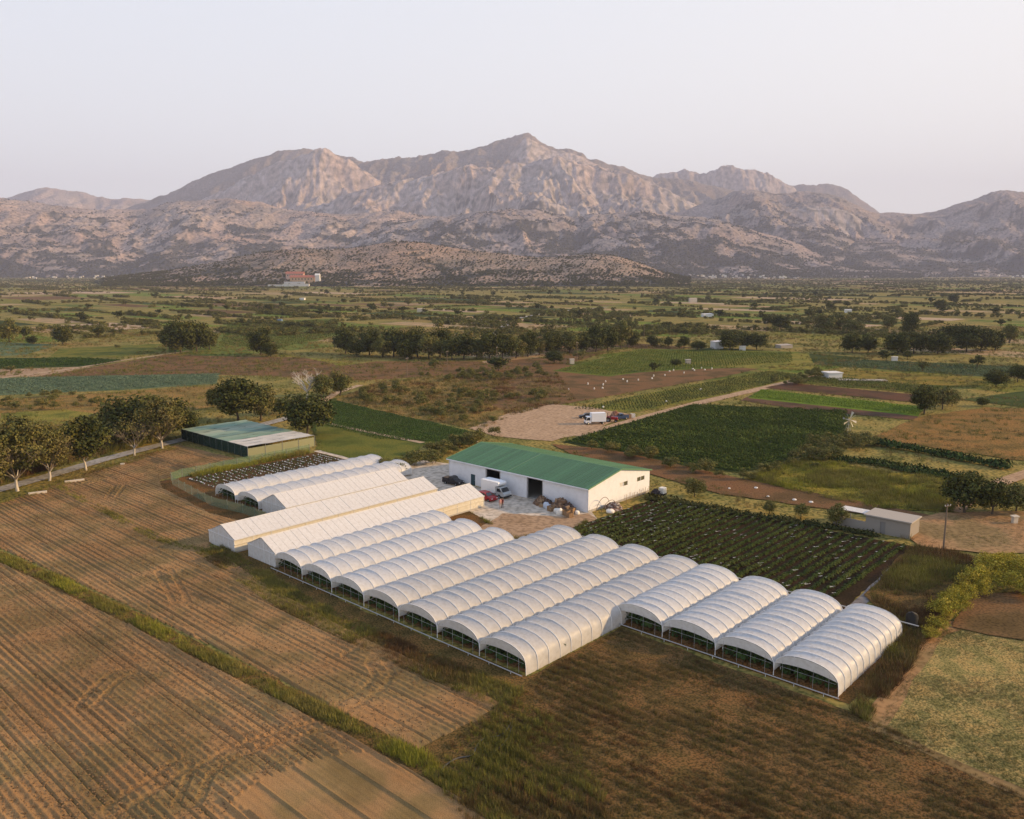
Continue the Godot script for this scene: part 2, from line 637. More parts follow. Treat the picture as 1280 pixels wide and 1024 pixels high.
func build_land() -> void:
	M.ground = land(Color(0.255, 0.215, 0.078), "grass", 35.0, 204.0)
	M.soil = land(Color(0.365, 0.235, 0.118), "soil", 5.0, 90.0, 2.0)
	M.brown = land(Color(0.18, 0.107, 0.055), "soil", 21.7, 119.0)
	M.tan = land(Color(0.38, 0.27, 0.155), "grain", 25.9, 136.0)
	M.dust = land(Color(0.40, 0.29, 0.19), "grain", 30.1, 76.5, 0.0, "film")
	M.pave = land(Color(0.52, 0.44, 0.345), "grain", 35.0, 51.0, 0.0, "film")
	M.dry = land(Color(0.28, 0.21, 0.085), "grass", 20.3, 85.0)
	M.olive = land(Color(0.22, 0.205, 0.052), "grass", 18.9, 102.0)
	M.green = land(Color(0.145, 0.175, 0.044), "grass", 14.7, 119.0)
	M.deep = land(Color(0.06, 0.085, 0.026), "grass", 13.3, 102.0)
	M.lime = land(Color(0.16, 0.21, 0.04), "grass", 15.4, 102.0)
	M.teal = land(Color(0.12, 0.165, 0.105), "grass", 11.9, 85.0)
	M.weedy = land(Color(0.16, 0.098, 0.046), "grass", 11.2, 40.8)
	M.stubble = land(Color(0.34, 0.265, 0.12), "grass", 10.5, 30.6)
	M.grey = land(Color(0.33, 0.31, 0.29), "grain", 28.0, 68.0, 0.0, "film")
	M.slope = land(Color(1, 1, 1), "scrub", 1000.0, 4300.0, 0.0, "rockpatch")
	M.cliff = land(Color(1, 1, 1), "streak", 700.0, 2900.0, 0.0, "scrub")
	M.cliff.uv1_scale = Vector3(1.0 / 420.0, 1.0 / 1700.0, 1.0 / 420.0)
	M.knoll = land(Color(1, 1, 1), "scrub", 420.0, 2100.0, 0.0, "rockpatch")

	# ---- the plain, out to the mountains
	sheet("ground", poly([-9000, 400, 9000, 400, 14000, -13000, -14000, -13000]), M.ground)
	# ---- fields of the far plain, laid out on the same grid as the farm
	var far_mats := [M.ground, M.tan, M.olive, M.green, M.lime, M.dry, M.brown, M.green, M.dust, M.deep, M.olive, M.tan, M.green, M.lime, M.dry, M.deep]
	for zone in [[300.0, 1100.0, 42.0, 105.0], [1100.0, 2600.0, 90.0, 210.0], [2600.0, 4600.0, 190.0, 420.0]]:
		var sp: float = zone[2]
		var sq: float = zone[3]
		for a in range(-80, 110):
			var shift := rf(0, sq)
			for b in range(-80, 80):
				var c := L(a * sp, b * sq + shift)
				if -c.z < zone[0] or -c.z > zone[1] or absf(c.x) > -c.z * 0.72 + 60.0 or rng.randf() < 0.22:
					continue
				var w := sq * rf(0.35, 0.5)
				var d := sp * rf(0.3, 0.5)
				var j := rf(-0.05, 0.05) * sq
				var p := a * sp
				var q := b * sq + shift
				var k: float = rf(0.75, 1.3)
				level = 0.006 * (1 + posmod(a * 3 + b, 4))
				sheet("field", polyL([p - d, q - w, p - d + j * 0.3, q + w, p + d + j * 0.2, q + w - j, p + d, q - w]), far_mats[rng.randi() % far_mats.size()], Color(k, k * rf(0.95, 1.05), k))

	# ---- mid-ground fields
	level = 0.03
	sheet("field", poly([-175.2, -259.8, -326.2, -489.4, -246.3, -457.4, -233.3, -400.5, -258, -385.7]), M.teal)
	sheet("field", poly([-215.7, -389.3, -233.8, -433.7, -189.4, -467.6, -174.9, -416.4, -182.3, -389.3]), M.lime, Color(0.95, 0.75, 0.9), 1.0)
	sheet("field", poly([-258, -385.7, -200.9, -389.3, -174.5, -378.7, -175.7, -353, -225.3, -335.9]), M.deep, Color(1, 1, 1), 1.0)
	sheet("field", poly([-225.3, -335.9, -175.7, -353, -179.9, -317.8, -210.2, -313]), M.dust, Color(0.8, 0.75, 0.7), 1.0)
	sheet("field", poly([-181.5, -315.4, -166.4, -400.5, -96.7, -389.3, -63.8, -341.4, -66.6, -315.4, -121.6, -325.3]), M.brown, Color(1.25, 1.2, 1.1), 1.0)
	sheet("field", poly([-208.7, -310.7, -159.7, -320.3, -114.7, -327.9, -105.1, -297.3, -132.4, -281.1, -178.5, -264.8]), M.teal, Color(1, 1, 1), 1.0)
	ribbon("path", poly([-192.2, -313, -181.3, -344.2, -175.8, -375.3, -168.3, -400.5, -162.6, -420.6]), 2.2, M.dust)
	sheet("field", poly([-172, -254.9, -104.2, -293, -85, -251.8, -98, -230.5, -127.8, -187.8]), M.dry, Color(0.95, 0.85, 0.8), 1.5)
	sheet("field", poly([-145, -234.5, -130.5, -241.4, -108, -227.9, -121.2, -215.8, -133.1, -214.7]), M.olive, Color(1.2, 1.15, 1), 1.5)
	sheet("field", poly([-224.6, -657.3, -148.7, -712.6, -106.4, -532.8, -119.3, -416.4, -159.6, -452.4]), M.green, Color(1.1, 1.1, 1), 1.0)
	sheet("field", poly([-95.2, -320.3, -60.5, -371.9, -14.2, -371.9, 0, -341.4, -24.6, -320.3, -58.8, -306.1]), M.brown, Color(1.3, 1.15, 1), 1.0)
	sheet("field", poly([-64.3, -251.8, -55.8, -263.1, -10, -207, -14.9, -191.3, -31, -187.8, -44.6, -191.3]), M.deep, Color(1.25, 1.15, 0.9), 0.6)
	sheet("field", poly([-52.1, -220.5, -33.3, -201.8, -20.5, -191.3, -23.3, -170.2, -34.4, -176.2, -44.2, -186]), M.green, Color(0.95, 0.85, 0.8), 0.6)
	ribbon("path", poly([-52.3, -221.7, -41, -211.3, -21, -193.2]), 1.6, M.dust)
	sheet("field", poly([-55.1, -259.8, -49.2, -301.6, -24.6, -320.3, 18.4, -320.3, 20, -259.8, 0, -230.5, -8.1, -209.1, -31.2, -230.5]), M.dry, Color(0.92, 0.85, 0.8), 1.5)
	sheet("field", poly([-12.5, -259.8, 0, -315.4, 20.6, -359.1, 61.6, -338.6, 107.2, -350, 78.7, -315.4, 14.5, -250.2, -2.3, -241.4]), M.brown, Color(1.5, 1.35, 1.25), 0.8)
	sheet("field", poly([-25.3, -330.5, -7.1, -371.9, 47.7, -416.4, 20.3, -353, 0, -310.7, -10.8, -281.1]), M.brown, Color(1.25, 1.15, 1.1), 0.8)
	sheet("field", poly([16.1, -335.9, 66.2, -433.7, 143.1, -416.4, 124.8, -362.2, 86.4, -347.1, 50.7, -330.5, 36.6, -317.8]), M.lime, Color(0.85, 0.78, 0.9), 0.8)
	sheet("field", poly([69.3, -362.2, 145.6, -412.3, 123.3, -338.6, 104.6, -341.4]), M.olive, Color(1.2, 1.15, 1), 0.8)
	sheet("field", poly([16.8, -241.4, 51.4, -281.1, 106.3, -341.4, 113.7, -320.3, 81.6, -283, 36.7, -237.2, 22.8, -235.8]), M.olive, Color(0.9, 0.95, 0.9), 0.8)
	sheet("field", poly([-11.1, -211.3, 0, -235.8, 12.1, -250.2, 22.5, -245.7, 33.6, -231.8, 15.7, -201.8, 9.5, -195, -3.9, -200.8]), M.dust, Color(0.95, 0.9, 0.86), 1.2)
	ribbon("path", poly([16.6, -200.8, 34.9, -225.4, 55.8, -251.8, 76.9, -275.4, 102.1, -303.8, 123.2, -325.3]), 4.2, M.dust, Color(0.95, 0.9, 0.86))
	sheet("field", poly([11.7, -194.1, 54.3, -250.2, 97.8, -240, 83.1, -203.9, 63.8, -179.4, 46, -163.3, 36.3, -168.8]), M.deep, Color(0.8, 0.75, 0.8), 0.8)
	sheet("field", poly([70.9, -258.1, 78, -270, 117.5, -238.6, 108.9, -222.9, 83.9, -241.4]), M.brown, Color(0.72, 0.7, 0.95), 0.5)
	sheet("field", poly([74.8, -263.1, 84.9, -283, 122.1, -245.7, 112.6, -229.2]), M.lime, Color(0.8, 0.95, 0.6), 0.5)
	sheet("field", poly([86.9, -286.9, 99.2, -299.4, 136, -266.5, 125.8, -251.8]), M.brown, Color(0.62, 0.58, 0.72), 0.5)
	sheet("field", poly([99.9, -301.6, 116.7, -320.3, 152.7, -288.9, 139.1, -270]), M.green, Color(0.9, 0.8, 0.7), 0.5)
	sheet("field", poly([117.2, -330.5, 137.3, -341.4, 178.9, -310.7, 161.1, -288.9, 137.1, -297.3]), M.olive, Color(1, 0.85, 0.8), 0.5)
	sheet("field", poly([130.6, -359.1, 159.3, -378.7, 214.5, -350, 196.6, -320.3, 181.5, -315.4]), M.teal, Color(0.6, 0.6, 0.5), 0.5)
	sheet("field", poly([140.2, -259.8, 175.7, -281.1, 175.2, -259.8, 153.8, -241.4]), M.deep, Color(1, 1, 1), 0.5)
	sheet("field", poly([86.9, -198.9, 112.4, -227.9, 139.1, -244.3, 163.1, -241.4, 117.3, -171.7, 106.1, -175.5]), M.dry, Color(0.85, 0.68, 0.65), 1.0)
	sheet("field", poly([45.2, -159.3, 63.2, -177.8, 74, -164.6, 88.3, -156.8, 73.8, -136.3, 61.2, -138.2, 51.4, -149.7]), M.olive, Color(1.05, 0.92, 0.7), 1.0)
	sheet("field", poly([9.3, -191.3, 21.7, -186, 44.9, -158.1, 69.8, -133.5, 62.8, -132.6, 55, -136.3, 37.6, -147.5, 26.5, -163.3, 13.9, -177.8]), M.brown, Color(1.05, 0.95, 0.95), 0.5)
	sheet("field", poly([61.4, -129.5, 71.4, -135.3, 88.6, -136.3, 78.3, -116, 68.3, -114.6, 59.8, -118.1]), M.tan, Color(0.85, 0.75, 0.68), 1.0)
	ribbon("path", poly([73.8, -136.3, 87.3, -150.9, 104.6, -164.6]), 3.0, M.dust, Color(0.9, 0.82, 0.76))
	sheet("field", poly([43.8, -99.4, 58.6, -118.1, 64.9, -114.6, 66.3, -111, 46.6, -88.8, 43.5, -88.8]), M.weedy, Color(1.2, 1.0, 0.9), 0.8)
	sheet("field", poly([49.9, -89.9, 57.3, -99.4, 69.4, -102.1, 60.6, -86.8, 55.9, -86.4]), M.brown, Color(1.2, 1.05, 0.95), 0.8)

	# ---- the farm's own ground
	level = 0.0315
	sheet("field", polyL([59.5, -156, 59.5, -52, 75, -52, 75, -26, 97, -26, 97, -80, 107, -82, 107, -156]), M.weedy, Color(1.0, 0.9, 0.85))
	sheet("road", poly([-22, -160.6, -20.5, -175.5, -12.6, -171.7, -11.5, -156.8, 13.4, -136.3, 14, -131.7, 7.3, -122.6, 0, -124.1, -7, -136.3]), M.pave, Color(1, 1, 1), 0.6)
	sheet("field", poly([-6.1, -124.1, -1.6, -135.3, 7.9, -133.5, 12.7, -135.3, 14, -131.7, 8.3, -116, 2.3, -116]), M.dust, Color(0.82, 0.76, 0.7), 0.8)
	ribbon("path", polyL([107.5, -157, 107.5, -146, 108.0, -128, 107.5, -116]), 4.0, M.pave)
	sheet("field", polyL([97.2, -79, 96.5, -35.0, 127, -36.6, 126, -53, 122.5, -79]), M.brown, Color(0.28, 0.29, 0.31), 0.4)
	sheet("field", polyL([74, -154, 74, -139, 105.5, -139, 105.5, -154]), M.brown, Color(0.6, 0.6, 0.6), 0.3)
	ribbon("path", polyL([97, -34.2, 126, -35.8]), 1.5, M.grey, Color(0.6, 0.58, 0.58))
	# ---- open ground round the tunnels
	level = 0.033
	sheet("field", poly([0, -74.2, 1.6, -78.3, 12.3, -90.1, 30.1, -72.4, 33.2, -70.2, 43.9, -54.8, 35.7, -43.4, -6.6, -43.4, -5.2, -62.7]), M.weedy, Color(1, 1, 1), 0.5)
	sheet("field", poly([-7.9, -63.3, 0, -74.2, 8.6, -69.5, 21.7, -57.6, 16.9, -43.4, -0.9, -43.4]), M.weedy, Color(1.12, 1.2, 0.95), 1.0)
	sheet("field", poly([31.5, -68.6, 47.8, -89.7, 51, -90.3, 65, -84.4, 43.9, -54.8, 40.4, -58.6]), M.stubble, Color(1, 1, 1), 0.8)
	ribbon("path", poly([32.2, -69.1, 39, -78, 47.7, -88.8, 51.4, -91]), 2.0, M.tan, Color(0.85, 0.72, 0.6), 0.6)
	ribbon("path", poly([32.3, -69.3, 35, -65.1, 37.9, -61.7, 41.6, -57.6]), 1.6, M.tan, Color(0.75, 0.65, 0.55), 0.8)
	sheet("field", strip_along(poly([-43.8, -116.7, -36.9, -108.8, -29.6, -100.2, -22.4, -92.8, -15.8, -86.8, -10, -81.8, -5.6, -78.3, 0, -73.6]), 9.5), M.weedy, Color(0.95, 1.0, 0.9), 0.8)
	sheet("field", strip_along(poly([-84, -121, -72.3, -113.6, -49.4, -96.4, -27.5, -79.3, -15, -69.3, -8, -63.9, -2.4, -58.6, 0, -54.8]), 2.6), M.weedy, Color(1.0, 1.1, 0.9), 0.6)
	sheet("field", poly([-8.9, -63.9, -2.9, -70.8, 0, -75.7, 2.5, -76.7, 1.4, -70.2, -5.1, -61.1, -7.8, -62.5]), M.weedy, Color(1.05, 1.1, 0.9), 0.6)
	# ---- the tree-lined road
	level = 0.18
	ribbon("road", poly([-99.3, -140.2, -94.4, -150.3, -91.1, -160.6, -87.2, -175.5, -81.5, -190.4, -76.4, -201.8, -65.1, -217, -59.7, -230.5]), 3.6, M.grey, Color(1.05, 1, 0.96), 0.15)
	ribbon("path", poly([-59.7, -230.5, -58.4, -247.2, -57.9, -273.6, -53.5, -293]), 2.6, M.dust)
	ribbon("road", poly([-17.3, -452.4, -8.2, -576.5, 1.3, -700.8, 39, -823.2, 105.8, -931.5]), 4.5, M.grey, Color(1.15, 1.1, 1.05), 0.2)
	ribbon("path", poly([-172.5, -911.5, -96.5, -1020.8, 0, -1192.1]), 4.0, M.dust)

	# ---- ploughed soil with furrows, clods and wheel tracks
	var dry := Color(1.0, 0.98, 0.94)
	var damp := Color(0.74, 0.69, 0.64)
	ploughed("ploughed_field", poly([-81.8, -116, -87.2, -124.1, -70.9, -111.3, -48.3, -94.2, -26.9, -77.5, -14.7, -67.8, -7.7, -62.1, -1.4, -56.1, 2.8, -51.9, 0, -44.6, -33.7, -44.6]), M.soil, 0.22, 0.11, 0.7, 0.2, dry, damp,
		[poly([-39.4, -72.7, -39.6, -75.7, -39.4, -78.3, -38.6, -79]), poly([-24.6, -58.1, -25, -61.7, -23.4, -64.5, -19.5, -67.5, -15.7, -69.5]), poly([-29.6, -57.6, -28.2, -60.1, -27.1, -62.7])],
		[poly([-21.3, -58.1, -19.7, -61.1, -16.8, -63.3, -14, -64.5, -12.4, -64.8, 0, -55.7, -2.2, -51.5, -12, -51.5])], 31)
	ploughed("ploughed_field", poly([-91.7, -130.8, -88.9, -141.2, -86.2, -154.4, -82.1, -171.7, -77.7, -191.3, -55.4, -173.2, -68.1, -158.1, -65.1, -152, -50.4, -135.3, -43.9, -130.8, -44.6, -118.8, -30.6, -101.8, -16.8, -87.6, -6.4, -78.3, -0.9, -73, -2.9, -69.9, -8, -65.3, -15.3, -71.1, -28.2, -81.8, -50.9, -99.7, -74.6, -117.4, -89.4, -127.4]), M.soil, 0.3, 0.13, 0.72, 0.19, dry, damp,
		[poly([-16.8, -82.9, -14, -81.1, -12.8, -78.5, -13.3, -75.7, -15, -73, -16.2, -71.5]), poly([-80.5, -155, -78.9, -158.1, -73.6, -153.2, -71.4, -145.3]), poly([-14, -81.1, -9.5, -77.7]), poly([-46.8, -107.8, -40.6, -97.6])], [], 41)

	# ---- hills and mountains round the plain
	var rock := Color(0.42, 0.383, 0.365)
	var pale := Color(0.49, 0.445, 0.42)
	var scrub := Color(0.25, 0.235, 0.215)  # scrub colour with the shade and haze of the back slopes mixed in
	var wood := Color(0.085, 0.09, 0.07)
	var P := [0.0, 1.0, 0.2, 0.8, 0.45, 0.48, 0.75, 0.2, 1.0, 0.0]
	var Cliff := [0.0, 1.0, 0.05, 0.96, 0.16, 0.72, 0.3, 0.5, 0.55, 0.32, 0.8, 0.14, 1.0, 0.0]
	# the far skyline
	mountain("mountain", [-12153.4, 965.5, -11500, -10015.2, 1007, -11500, -7891.5, 944.8, -11500, -6823, 965.5, -11500, -6660, 996.7, -11500, -6441.1, 1058.8, -11500, -6096.7, 1100.2, -11500, -5750.8, 1038.1, -11500, -5223.9, 965.5, -11500, -4692.2, 944.8, -11500, -3630.2, 861.6, -11500, -2354.3, 705.1, -11500], 9000, P, 260, 60, 0.16, 101, M.slope, rock, wood, 0.9)
	mountain("mountain", [3365.6, 933.1, -12500, 3702.5, 1158.6, -12500, 3987.6, 1237.3, -12500, 4275.2, 1259.7, -12500, 4528.8, 1270.9, -12500, 4858.1, 1181.1, -12500, 5159.8, 1000.9, -12500, 5404.8, 819.7, -12500, 5829.3, 592.1, -12500, 7155.4, 132.6, -12500, 8935.5, -41.2, -12500], 10500, P, 200, 50, 0.12, 112, M.slope, scrub, wood, 0.6)
	mountain("mountain", [1502.1, 1130.2, -11600, 2033.6, 1296.6, -11600, 2193.2, 1327.7, -11600, 2375.1, 1327.7, -11600, 2515.7, 1286.2, -11600, 2705.9, 1348.4, -11600, 2939.9, 1379.4, -11600, 3185.7, 1379.4, -11600, 3402.1, 1327.7, -11600, 3589.4, 1223.9, -11600, 3868.4, 1025.9, -11600, 4314.5, 763.6, -11600], 9500, Cliff, 200, 60, 0.2, 111, M.cliff, rock, wood, 0.9)
	# the domed massif: scrubby back, its shade and haze put into the grey, pale broken face
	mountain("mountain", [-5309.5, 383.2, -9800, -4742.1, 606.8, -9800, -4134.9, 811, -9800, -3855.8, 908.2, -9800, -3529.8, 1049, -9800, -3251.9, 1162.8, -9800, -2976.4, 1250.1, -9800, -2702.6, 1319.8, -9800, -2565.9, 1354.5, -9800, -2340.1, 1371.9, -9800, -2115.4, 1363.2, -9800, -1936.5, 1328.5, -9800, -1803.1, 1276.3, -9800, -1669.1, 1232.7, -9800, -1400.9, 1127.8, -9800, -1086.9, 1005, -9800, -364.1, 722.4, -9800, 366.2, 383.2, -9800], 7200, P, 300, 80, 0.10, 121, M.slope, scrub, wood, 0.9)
	mountain("mountain", [-3652.4, 433.1, -8900, -3348.1, 651.7, -8900, -3117.3, 780.4, -8900, -2879.4, 908.4, -8900, -2634.5, 1035.9, -8900, -2416.7, 1131.1, -8900, -2193.2, 1186.4, -8900, -1922.6, 1202.2, -8900, -1703.7, 1139, -8900, -1518.1, 1043.8, -8900, -1315.7, 932.4, -8900, -990.1, 756.3, -8900, -497.3, 514.3, -8900], 6600, Cliff, 260, 90, 0.2, 122, M.cliff, pale, wood, 0.75)
	# the main summit: scrubby shoulders behind, their grey deepened to stand for shade, the long cliff in front of it
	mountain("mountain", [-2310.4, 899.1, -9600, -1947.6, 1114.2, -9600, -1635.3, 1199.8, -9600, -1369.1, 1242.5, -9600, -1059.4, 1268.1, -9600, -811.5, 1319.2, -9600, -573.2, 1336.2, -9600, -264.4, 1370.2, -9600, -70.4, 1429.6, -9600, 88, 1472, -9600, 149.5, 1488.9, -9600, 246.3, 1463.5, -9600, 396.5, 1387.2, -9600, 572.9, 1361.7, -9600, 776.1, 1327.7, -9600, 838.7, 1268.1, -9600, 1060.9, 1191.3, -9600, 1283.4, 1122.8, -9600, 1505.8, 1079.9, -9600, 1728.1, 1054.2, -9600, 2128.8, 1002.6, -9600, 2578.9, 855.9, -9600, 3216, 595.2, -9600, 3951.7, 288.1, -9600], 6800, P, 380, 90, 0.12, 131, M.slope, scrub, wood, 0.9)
	mountain("mountain", [-341.6, 1017.2, -9250, -85.1, 1198.7, -9250, 67.9, 1338.1, -9250, 152.6, 1419.8, -9250, 237.5, 1387.1, -9250, 407.7, 1305.3, -9250, 560.9, 1280.8, -9250, 697.4, 1231.5, -9250, 851.8, 1149.3, -9250, 1109.7, 1033.7, -9250, 1369.1, 901.1, -9250], 7600, P, 120, 60, 0.10, 133, M.cliff, pale, wood, 0.95)
	mountain("mountain", [-2084.5, 502.7, -8000, -1782.1, 626, -8000, -1556.7, 705.5, -8000, -1228.1, 799.1, -8000, -886.5, 870.8, -8000, -583.1, 913.7, -8000, -383.3, 978, -8000, -110.6, 978, -8000, 184.2, 999.4, -8000, 309.2, 1035, -8000, 441.8, 1020.7, -8000, 552.4, 1013.6, -8000, 803.9, 949.5, -8000, 1055.4, 913.7, -8000, 1294.3, 813.4, -8000, 1557.4, 683.9, -8000, 1934.7, 524.5, -8000, 2391.3, 320.2, -8000], 5700, Cliff, 420, 120, 0.22, 132, M.cliff, pale, wood, 0.62)
	# nearer hills
	mountain("mountain", [851.9, 306.1, -7600, 1273.6, 458.8, -7600, 1622.4, 596.7, -7600, 1866.5, 665.4, -7600, 2040.1, 720.1, -7600, 2145, 733.8, -7600, 2357.4, 706.5, -7600, 2602.9, 720.1, -7600, 2816.5, 679.1, -7600, 3033.2, 596.7, -7600, 3250.3, 521, -7600, 3470.2, 417.3, -7600, 3763.8, 292.2, -7600, 4202.7, 152.4, -7600, 4711.4, 54.1, -7600], 5200, P, 320, 90, 0.18, 141, M.slope, rock * 0.85, wood, 0.42)
	mountain("mountain", [1675.8, 281.6, -6900, 1926.6, 432.8, -6900, 2147.1, 514.2, -6900, 2370, 539.2, -6900, 2595.3, 520.5, -6900, 2792.7, 445.3, -6900, 2994.4, 319.5, -6900, 3230.1, 186.6, -6900], 5300, Cliff, 200, 70, 0.2, 142, M.cliff, pale * 0.95, wood, 0.36)
	mountain("mountain", [2695.9, 313.1, -7800, 3049, 484, -7800, 3335.8, 533.6, -7800, 3552.8, 540.7, -7800, 3697.3, 547.8, -7800, 3911.2, 590.2, -7800, 4122.9, 653.7, -7800, 4333.9, 717, -7800, 4490.8, 738, -7800, 4695.1, 717, -7800, 5050.9, 766.1, -7800, 5621.3, 822.1, -7800, 6570.1, 738, -7800, 7664.7, 667.8, -7800], 5000, P, 300, 90, 0.16, 151, M.slope, rock * 0.85, wood, 0.45)
	mountain("mountain", [-7575.4, 630.6, -6600, -5751.3, 571.2, -6600, -4524.9, 595, -6600, -3914.6, 583.1, -6600, -3733.4, 559.3, -6600, -3551.9, 535.4, -6600, -3369.7, 517.5, -6600, -3126.1, 499.6, -6600, -2881.3, 493.6, -6600, -2663.9, 535.4, -6600, -2417.2, 565.2, -6600, -2141.1, 577.1, -6600, -1928.5, 547.3, -6600, -1777.6, 499.6, -6600, -1472.4, 463.7, -6600, -1227, 463.7, -6600, -858.7, 475.7, -6600, -491.1, 439.7, -6600, -184.7, 331.5, -6600, 123.5, 210.6, -6600], 4700, P, 420, 100, 0.16, 161, M.slope, rock * Color(1.05, 0.99, 0.93), wood, 0.52)
	mountain("hill", [-1324.7, 192.5, -5900, -935.5, 300.6, -5900, -548.8, 397.3, -5900, -219.3, 429.5, -5900, 0, 440.1, -5900, 219.4, 418.7, -5900, 439, 397.3, -5900, 658.1, 418.7, -5900, 877.2, 429.5, -5900, 1152.1, 408, -5900, 1427.7, 375.9, -5900, 1705.9, 300.6, -5900, 1985.9, 214.1, -5900, 2322.5, 127.3, -5900, 2825.4, 61.9, -5900], 4500, P, 360, 80, 0.2, 171, M.slope, rock * 0.9, wood, 0.3)
	mountain("hill", [-1319.6, 17, -2750, -1137.2, 34.9, -2750, -1006.8, 55.3, -2750, -902.4, 75.6, -2750, -798.3, 95.9, -2750, -694.9, 106, -2750, -566.3, 103.5, -2750, -488.7, 113.6, -2750, -411.3, 126.2, -2750, -346.9, 131.3, -2750, -282.7, 126.2, -2750, -205.8, 113.6, -2750, -103, 98.4, -2750, 0, 88.3, -2750, 103.1, 80.7, -2750, 193.3, 85.8, -2750, 270.5, 90.8, -2750, 348, 80.7, -2750, 425.9, 57.8, -2750, 491.2, 32.3, -2750, 569.2, 17, -2750], 2150, [0.0, 1.0, 0.3, 0.72, 0.6, 0.35, 0.85, 0.1, 1.0, 0.0], 300, 60, 0.16, 181, M.knoll, rock * Color(0.95, 0.87, 0.74), wood, 0.75)

# ================================================================ THE FARM
func arch(w: float, crown: float, yl: float, yr: float, off := 0.0, eave := 0.95) -> PackedVector2Array:
	# outline of a tunnel across its length, from the foot on one side over the crown to the foot on the other
	var r := PackedVector2Array()
	var hw := w * 0.5 - 0.05 + off
	r.append(Vector2(-hw - 0.04, yl))
	if yl < eave - 0.3:
		r.append(Vector2(-hw - 0.02, lerpf(yl, eave, 0.5)))
	for k in 17:
		var a := PI * (1.0 - k / 16.0)
		var cx := cos(a)
		r.append(Vector2(hw * signf(cx) * pow(absf(cx), 0.92), eave + (crown + off - eave) * pow(sin(a) if k % 16 else 0.0, 0.85)))
	if yr < eave - 0.3:
		r.append(Vector2(hw + 0.02, lerpf(yr, eave, 0.5)))
	r.append(Vector2(hw + 0.04, yr))
	return r

func tunnel(label: String, group: String, p0: float, p1: float, qa: float, qb: float, crown: float, bays: int, yl: float, yr: float, lit_front: float, seed_: int, dense := 1.0, film: Material = M.film) -> Node3D:
	var t := thing("plastic_tunnel", label, "greenhouse", L(p0, (qa + qb) * 0.5), TURN, group)
	var w := absf(qb - qa)
	var len := p1 - p0
	var pr := arch(w, crown, yl, yr)
	var nz := noise(seed_, 0.9, 3)
	var bay := len / bays
	var per := 6
	var sags := []
	for b in bays:
		sags.append(rf(0.07, 0.19) * dense)
	var mb := MB.new()
	mb.grid(pr.size(), bays * per + 1, func(a: int, b: int) -> Array:
		var f := fposmod(float(b) / per, 1.0)
		var bi := mini(b / per, bays - 1)
		var p := pr[a]
		var up := clampf((p.y - 0.4) / 1.0, 0, 1)
		var s: float = sags[bi] * pow(sin(PI * f), 0.8) * up
		var c := Vector2(0, crown * 0.35)
		var d := (p - c).normalized()
		p -= d * s
		p += d * nz.get_noise_3d(p.x * 1.4, p.y, b * 0.35) * 0.045
		return [Vector3(p.x, p.y, -b * bay / per), Color(1, 1, 1)])
	mb.flip()
	part("film_cover", mb, film, t)
	# hoops of bent pipe
	var hp := arch(w, crown, 0.0, 0.0, 0.035)
	var h := MB.new()
	var line := []
	var rad := []
	for p in hp:
		line.append(Vector3(p.x, p.y, 0))
		rad.append(0.03)
	h.tube(line, rad, 5, false)
	var hoop := h.mesh()
	for b in bays + 1:
		part("hoop", hoop, M.pipe, t, Vector3(0, 0, -b * bay))
	# sheet that closes the head of the front arch, and the back end
	var lf := MB.new()
	var ap := arch(w, crown, 0.9, 0.9, -0.03)
	for k in ap.size() - 1:
		var a := ap[k]
		var b := ap[k + 1]
		var ya := minf(a.y, lit_front + 0.35 * (1.0 - pow(a.x / w * 2.0, 2.0)))
		var yb := minf(b.y, lit_front + 0.35 * (1.0 - pow(b.x / w * 2.0, 2.0)))
		lf.quad(Vector3(a.x, ya, 0.02), Vector3(b.x, yb, 0.02), Vector3(b.x, b.y, 0.02), Vector3(a.x, a.y, 0.02))
	part("front_head_sheet", lf, film, t)
	var bk := MB.new()
	for k in ap.size() - 1:
		var a := ap[k]
		var b := ap[k + 1]
		bk.quad(Vector3(b.x, 0, -len - 0.25), Vector3(a.x, 0, -len - 0.25), Vector3(a.x, a.y, -len), Vector3(b.x, b.y, -len))
	part("end_sheet", bk, M.film, t)
	# uprights and cross tie of the open front
	for k in 4:
		var x := (k - 1.5) * w / 4.2
		var st := MB.new()
		st.tube([Vector3(x, 0, 0.05), Vector3(x, crown * 0.72, 0.05)], [0.014, 0.014], 5)
		part("post", st, M.thin_pipe, t)
	var tie := MB.new()
	tie.tube([Vector3(-w * 0.46, 1.25, 0.07), Vector3(w * 0.46, 1.25, 0.07)], [0.012, 0.012], 5)
	part("tie_bar", tie, M.thin_pipe, t)
	# planting beds inside
	var bed := MB.new()
	for k in 4:
		bed.box(Vector3((k - 1.5) * w / 4.4, 0.13, -len * 0.5), Vector3(w / 7.0, 0.26, len - 1.0))
	part("bed", bed, M.brown, t).set_meta("kind", "stuff")
	for k in 4:
		for z in int((len - 1.5) / 0.75):
			if z > 14 and z < int(len / 0.75) - 4:
				continue
			var at := Vector3((k - 1.5) * w / 4.4 + rf(-0.1, 0.1), 0.24, -0.9 - z * 0.75)
			inside_plants.append(Transform3D(Basis.from_euler(Vector3(0, rf(0, TAU), 0)).scaled(Vector3.ONE * rf(1.5, 2.3)), L(p0, (qa + qb) * 0.5) + Basis.from_euler(Vector3(0, TURN, 0)) * at))
	return t

var inside_plants := []

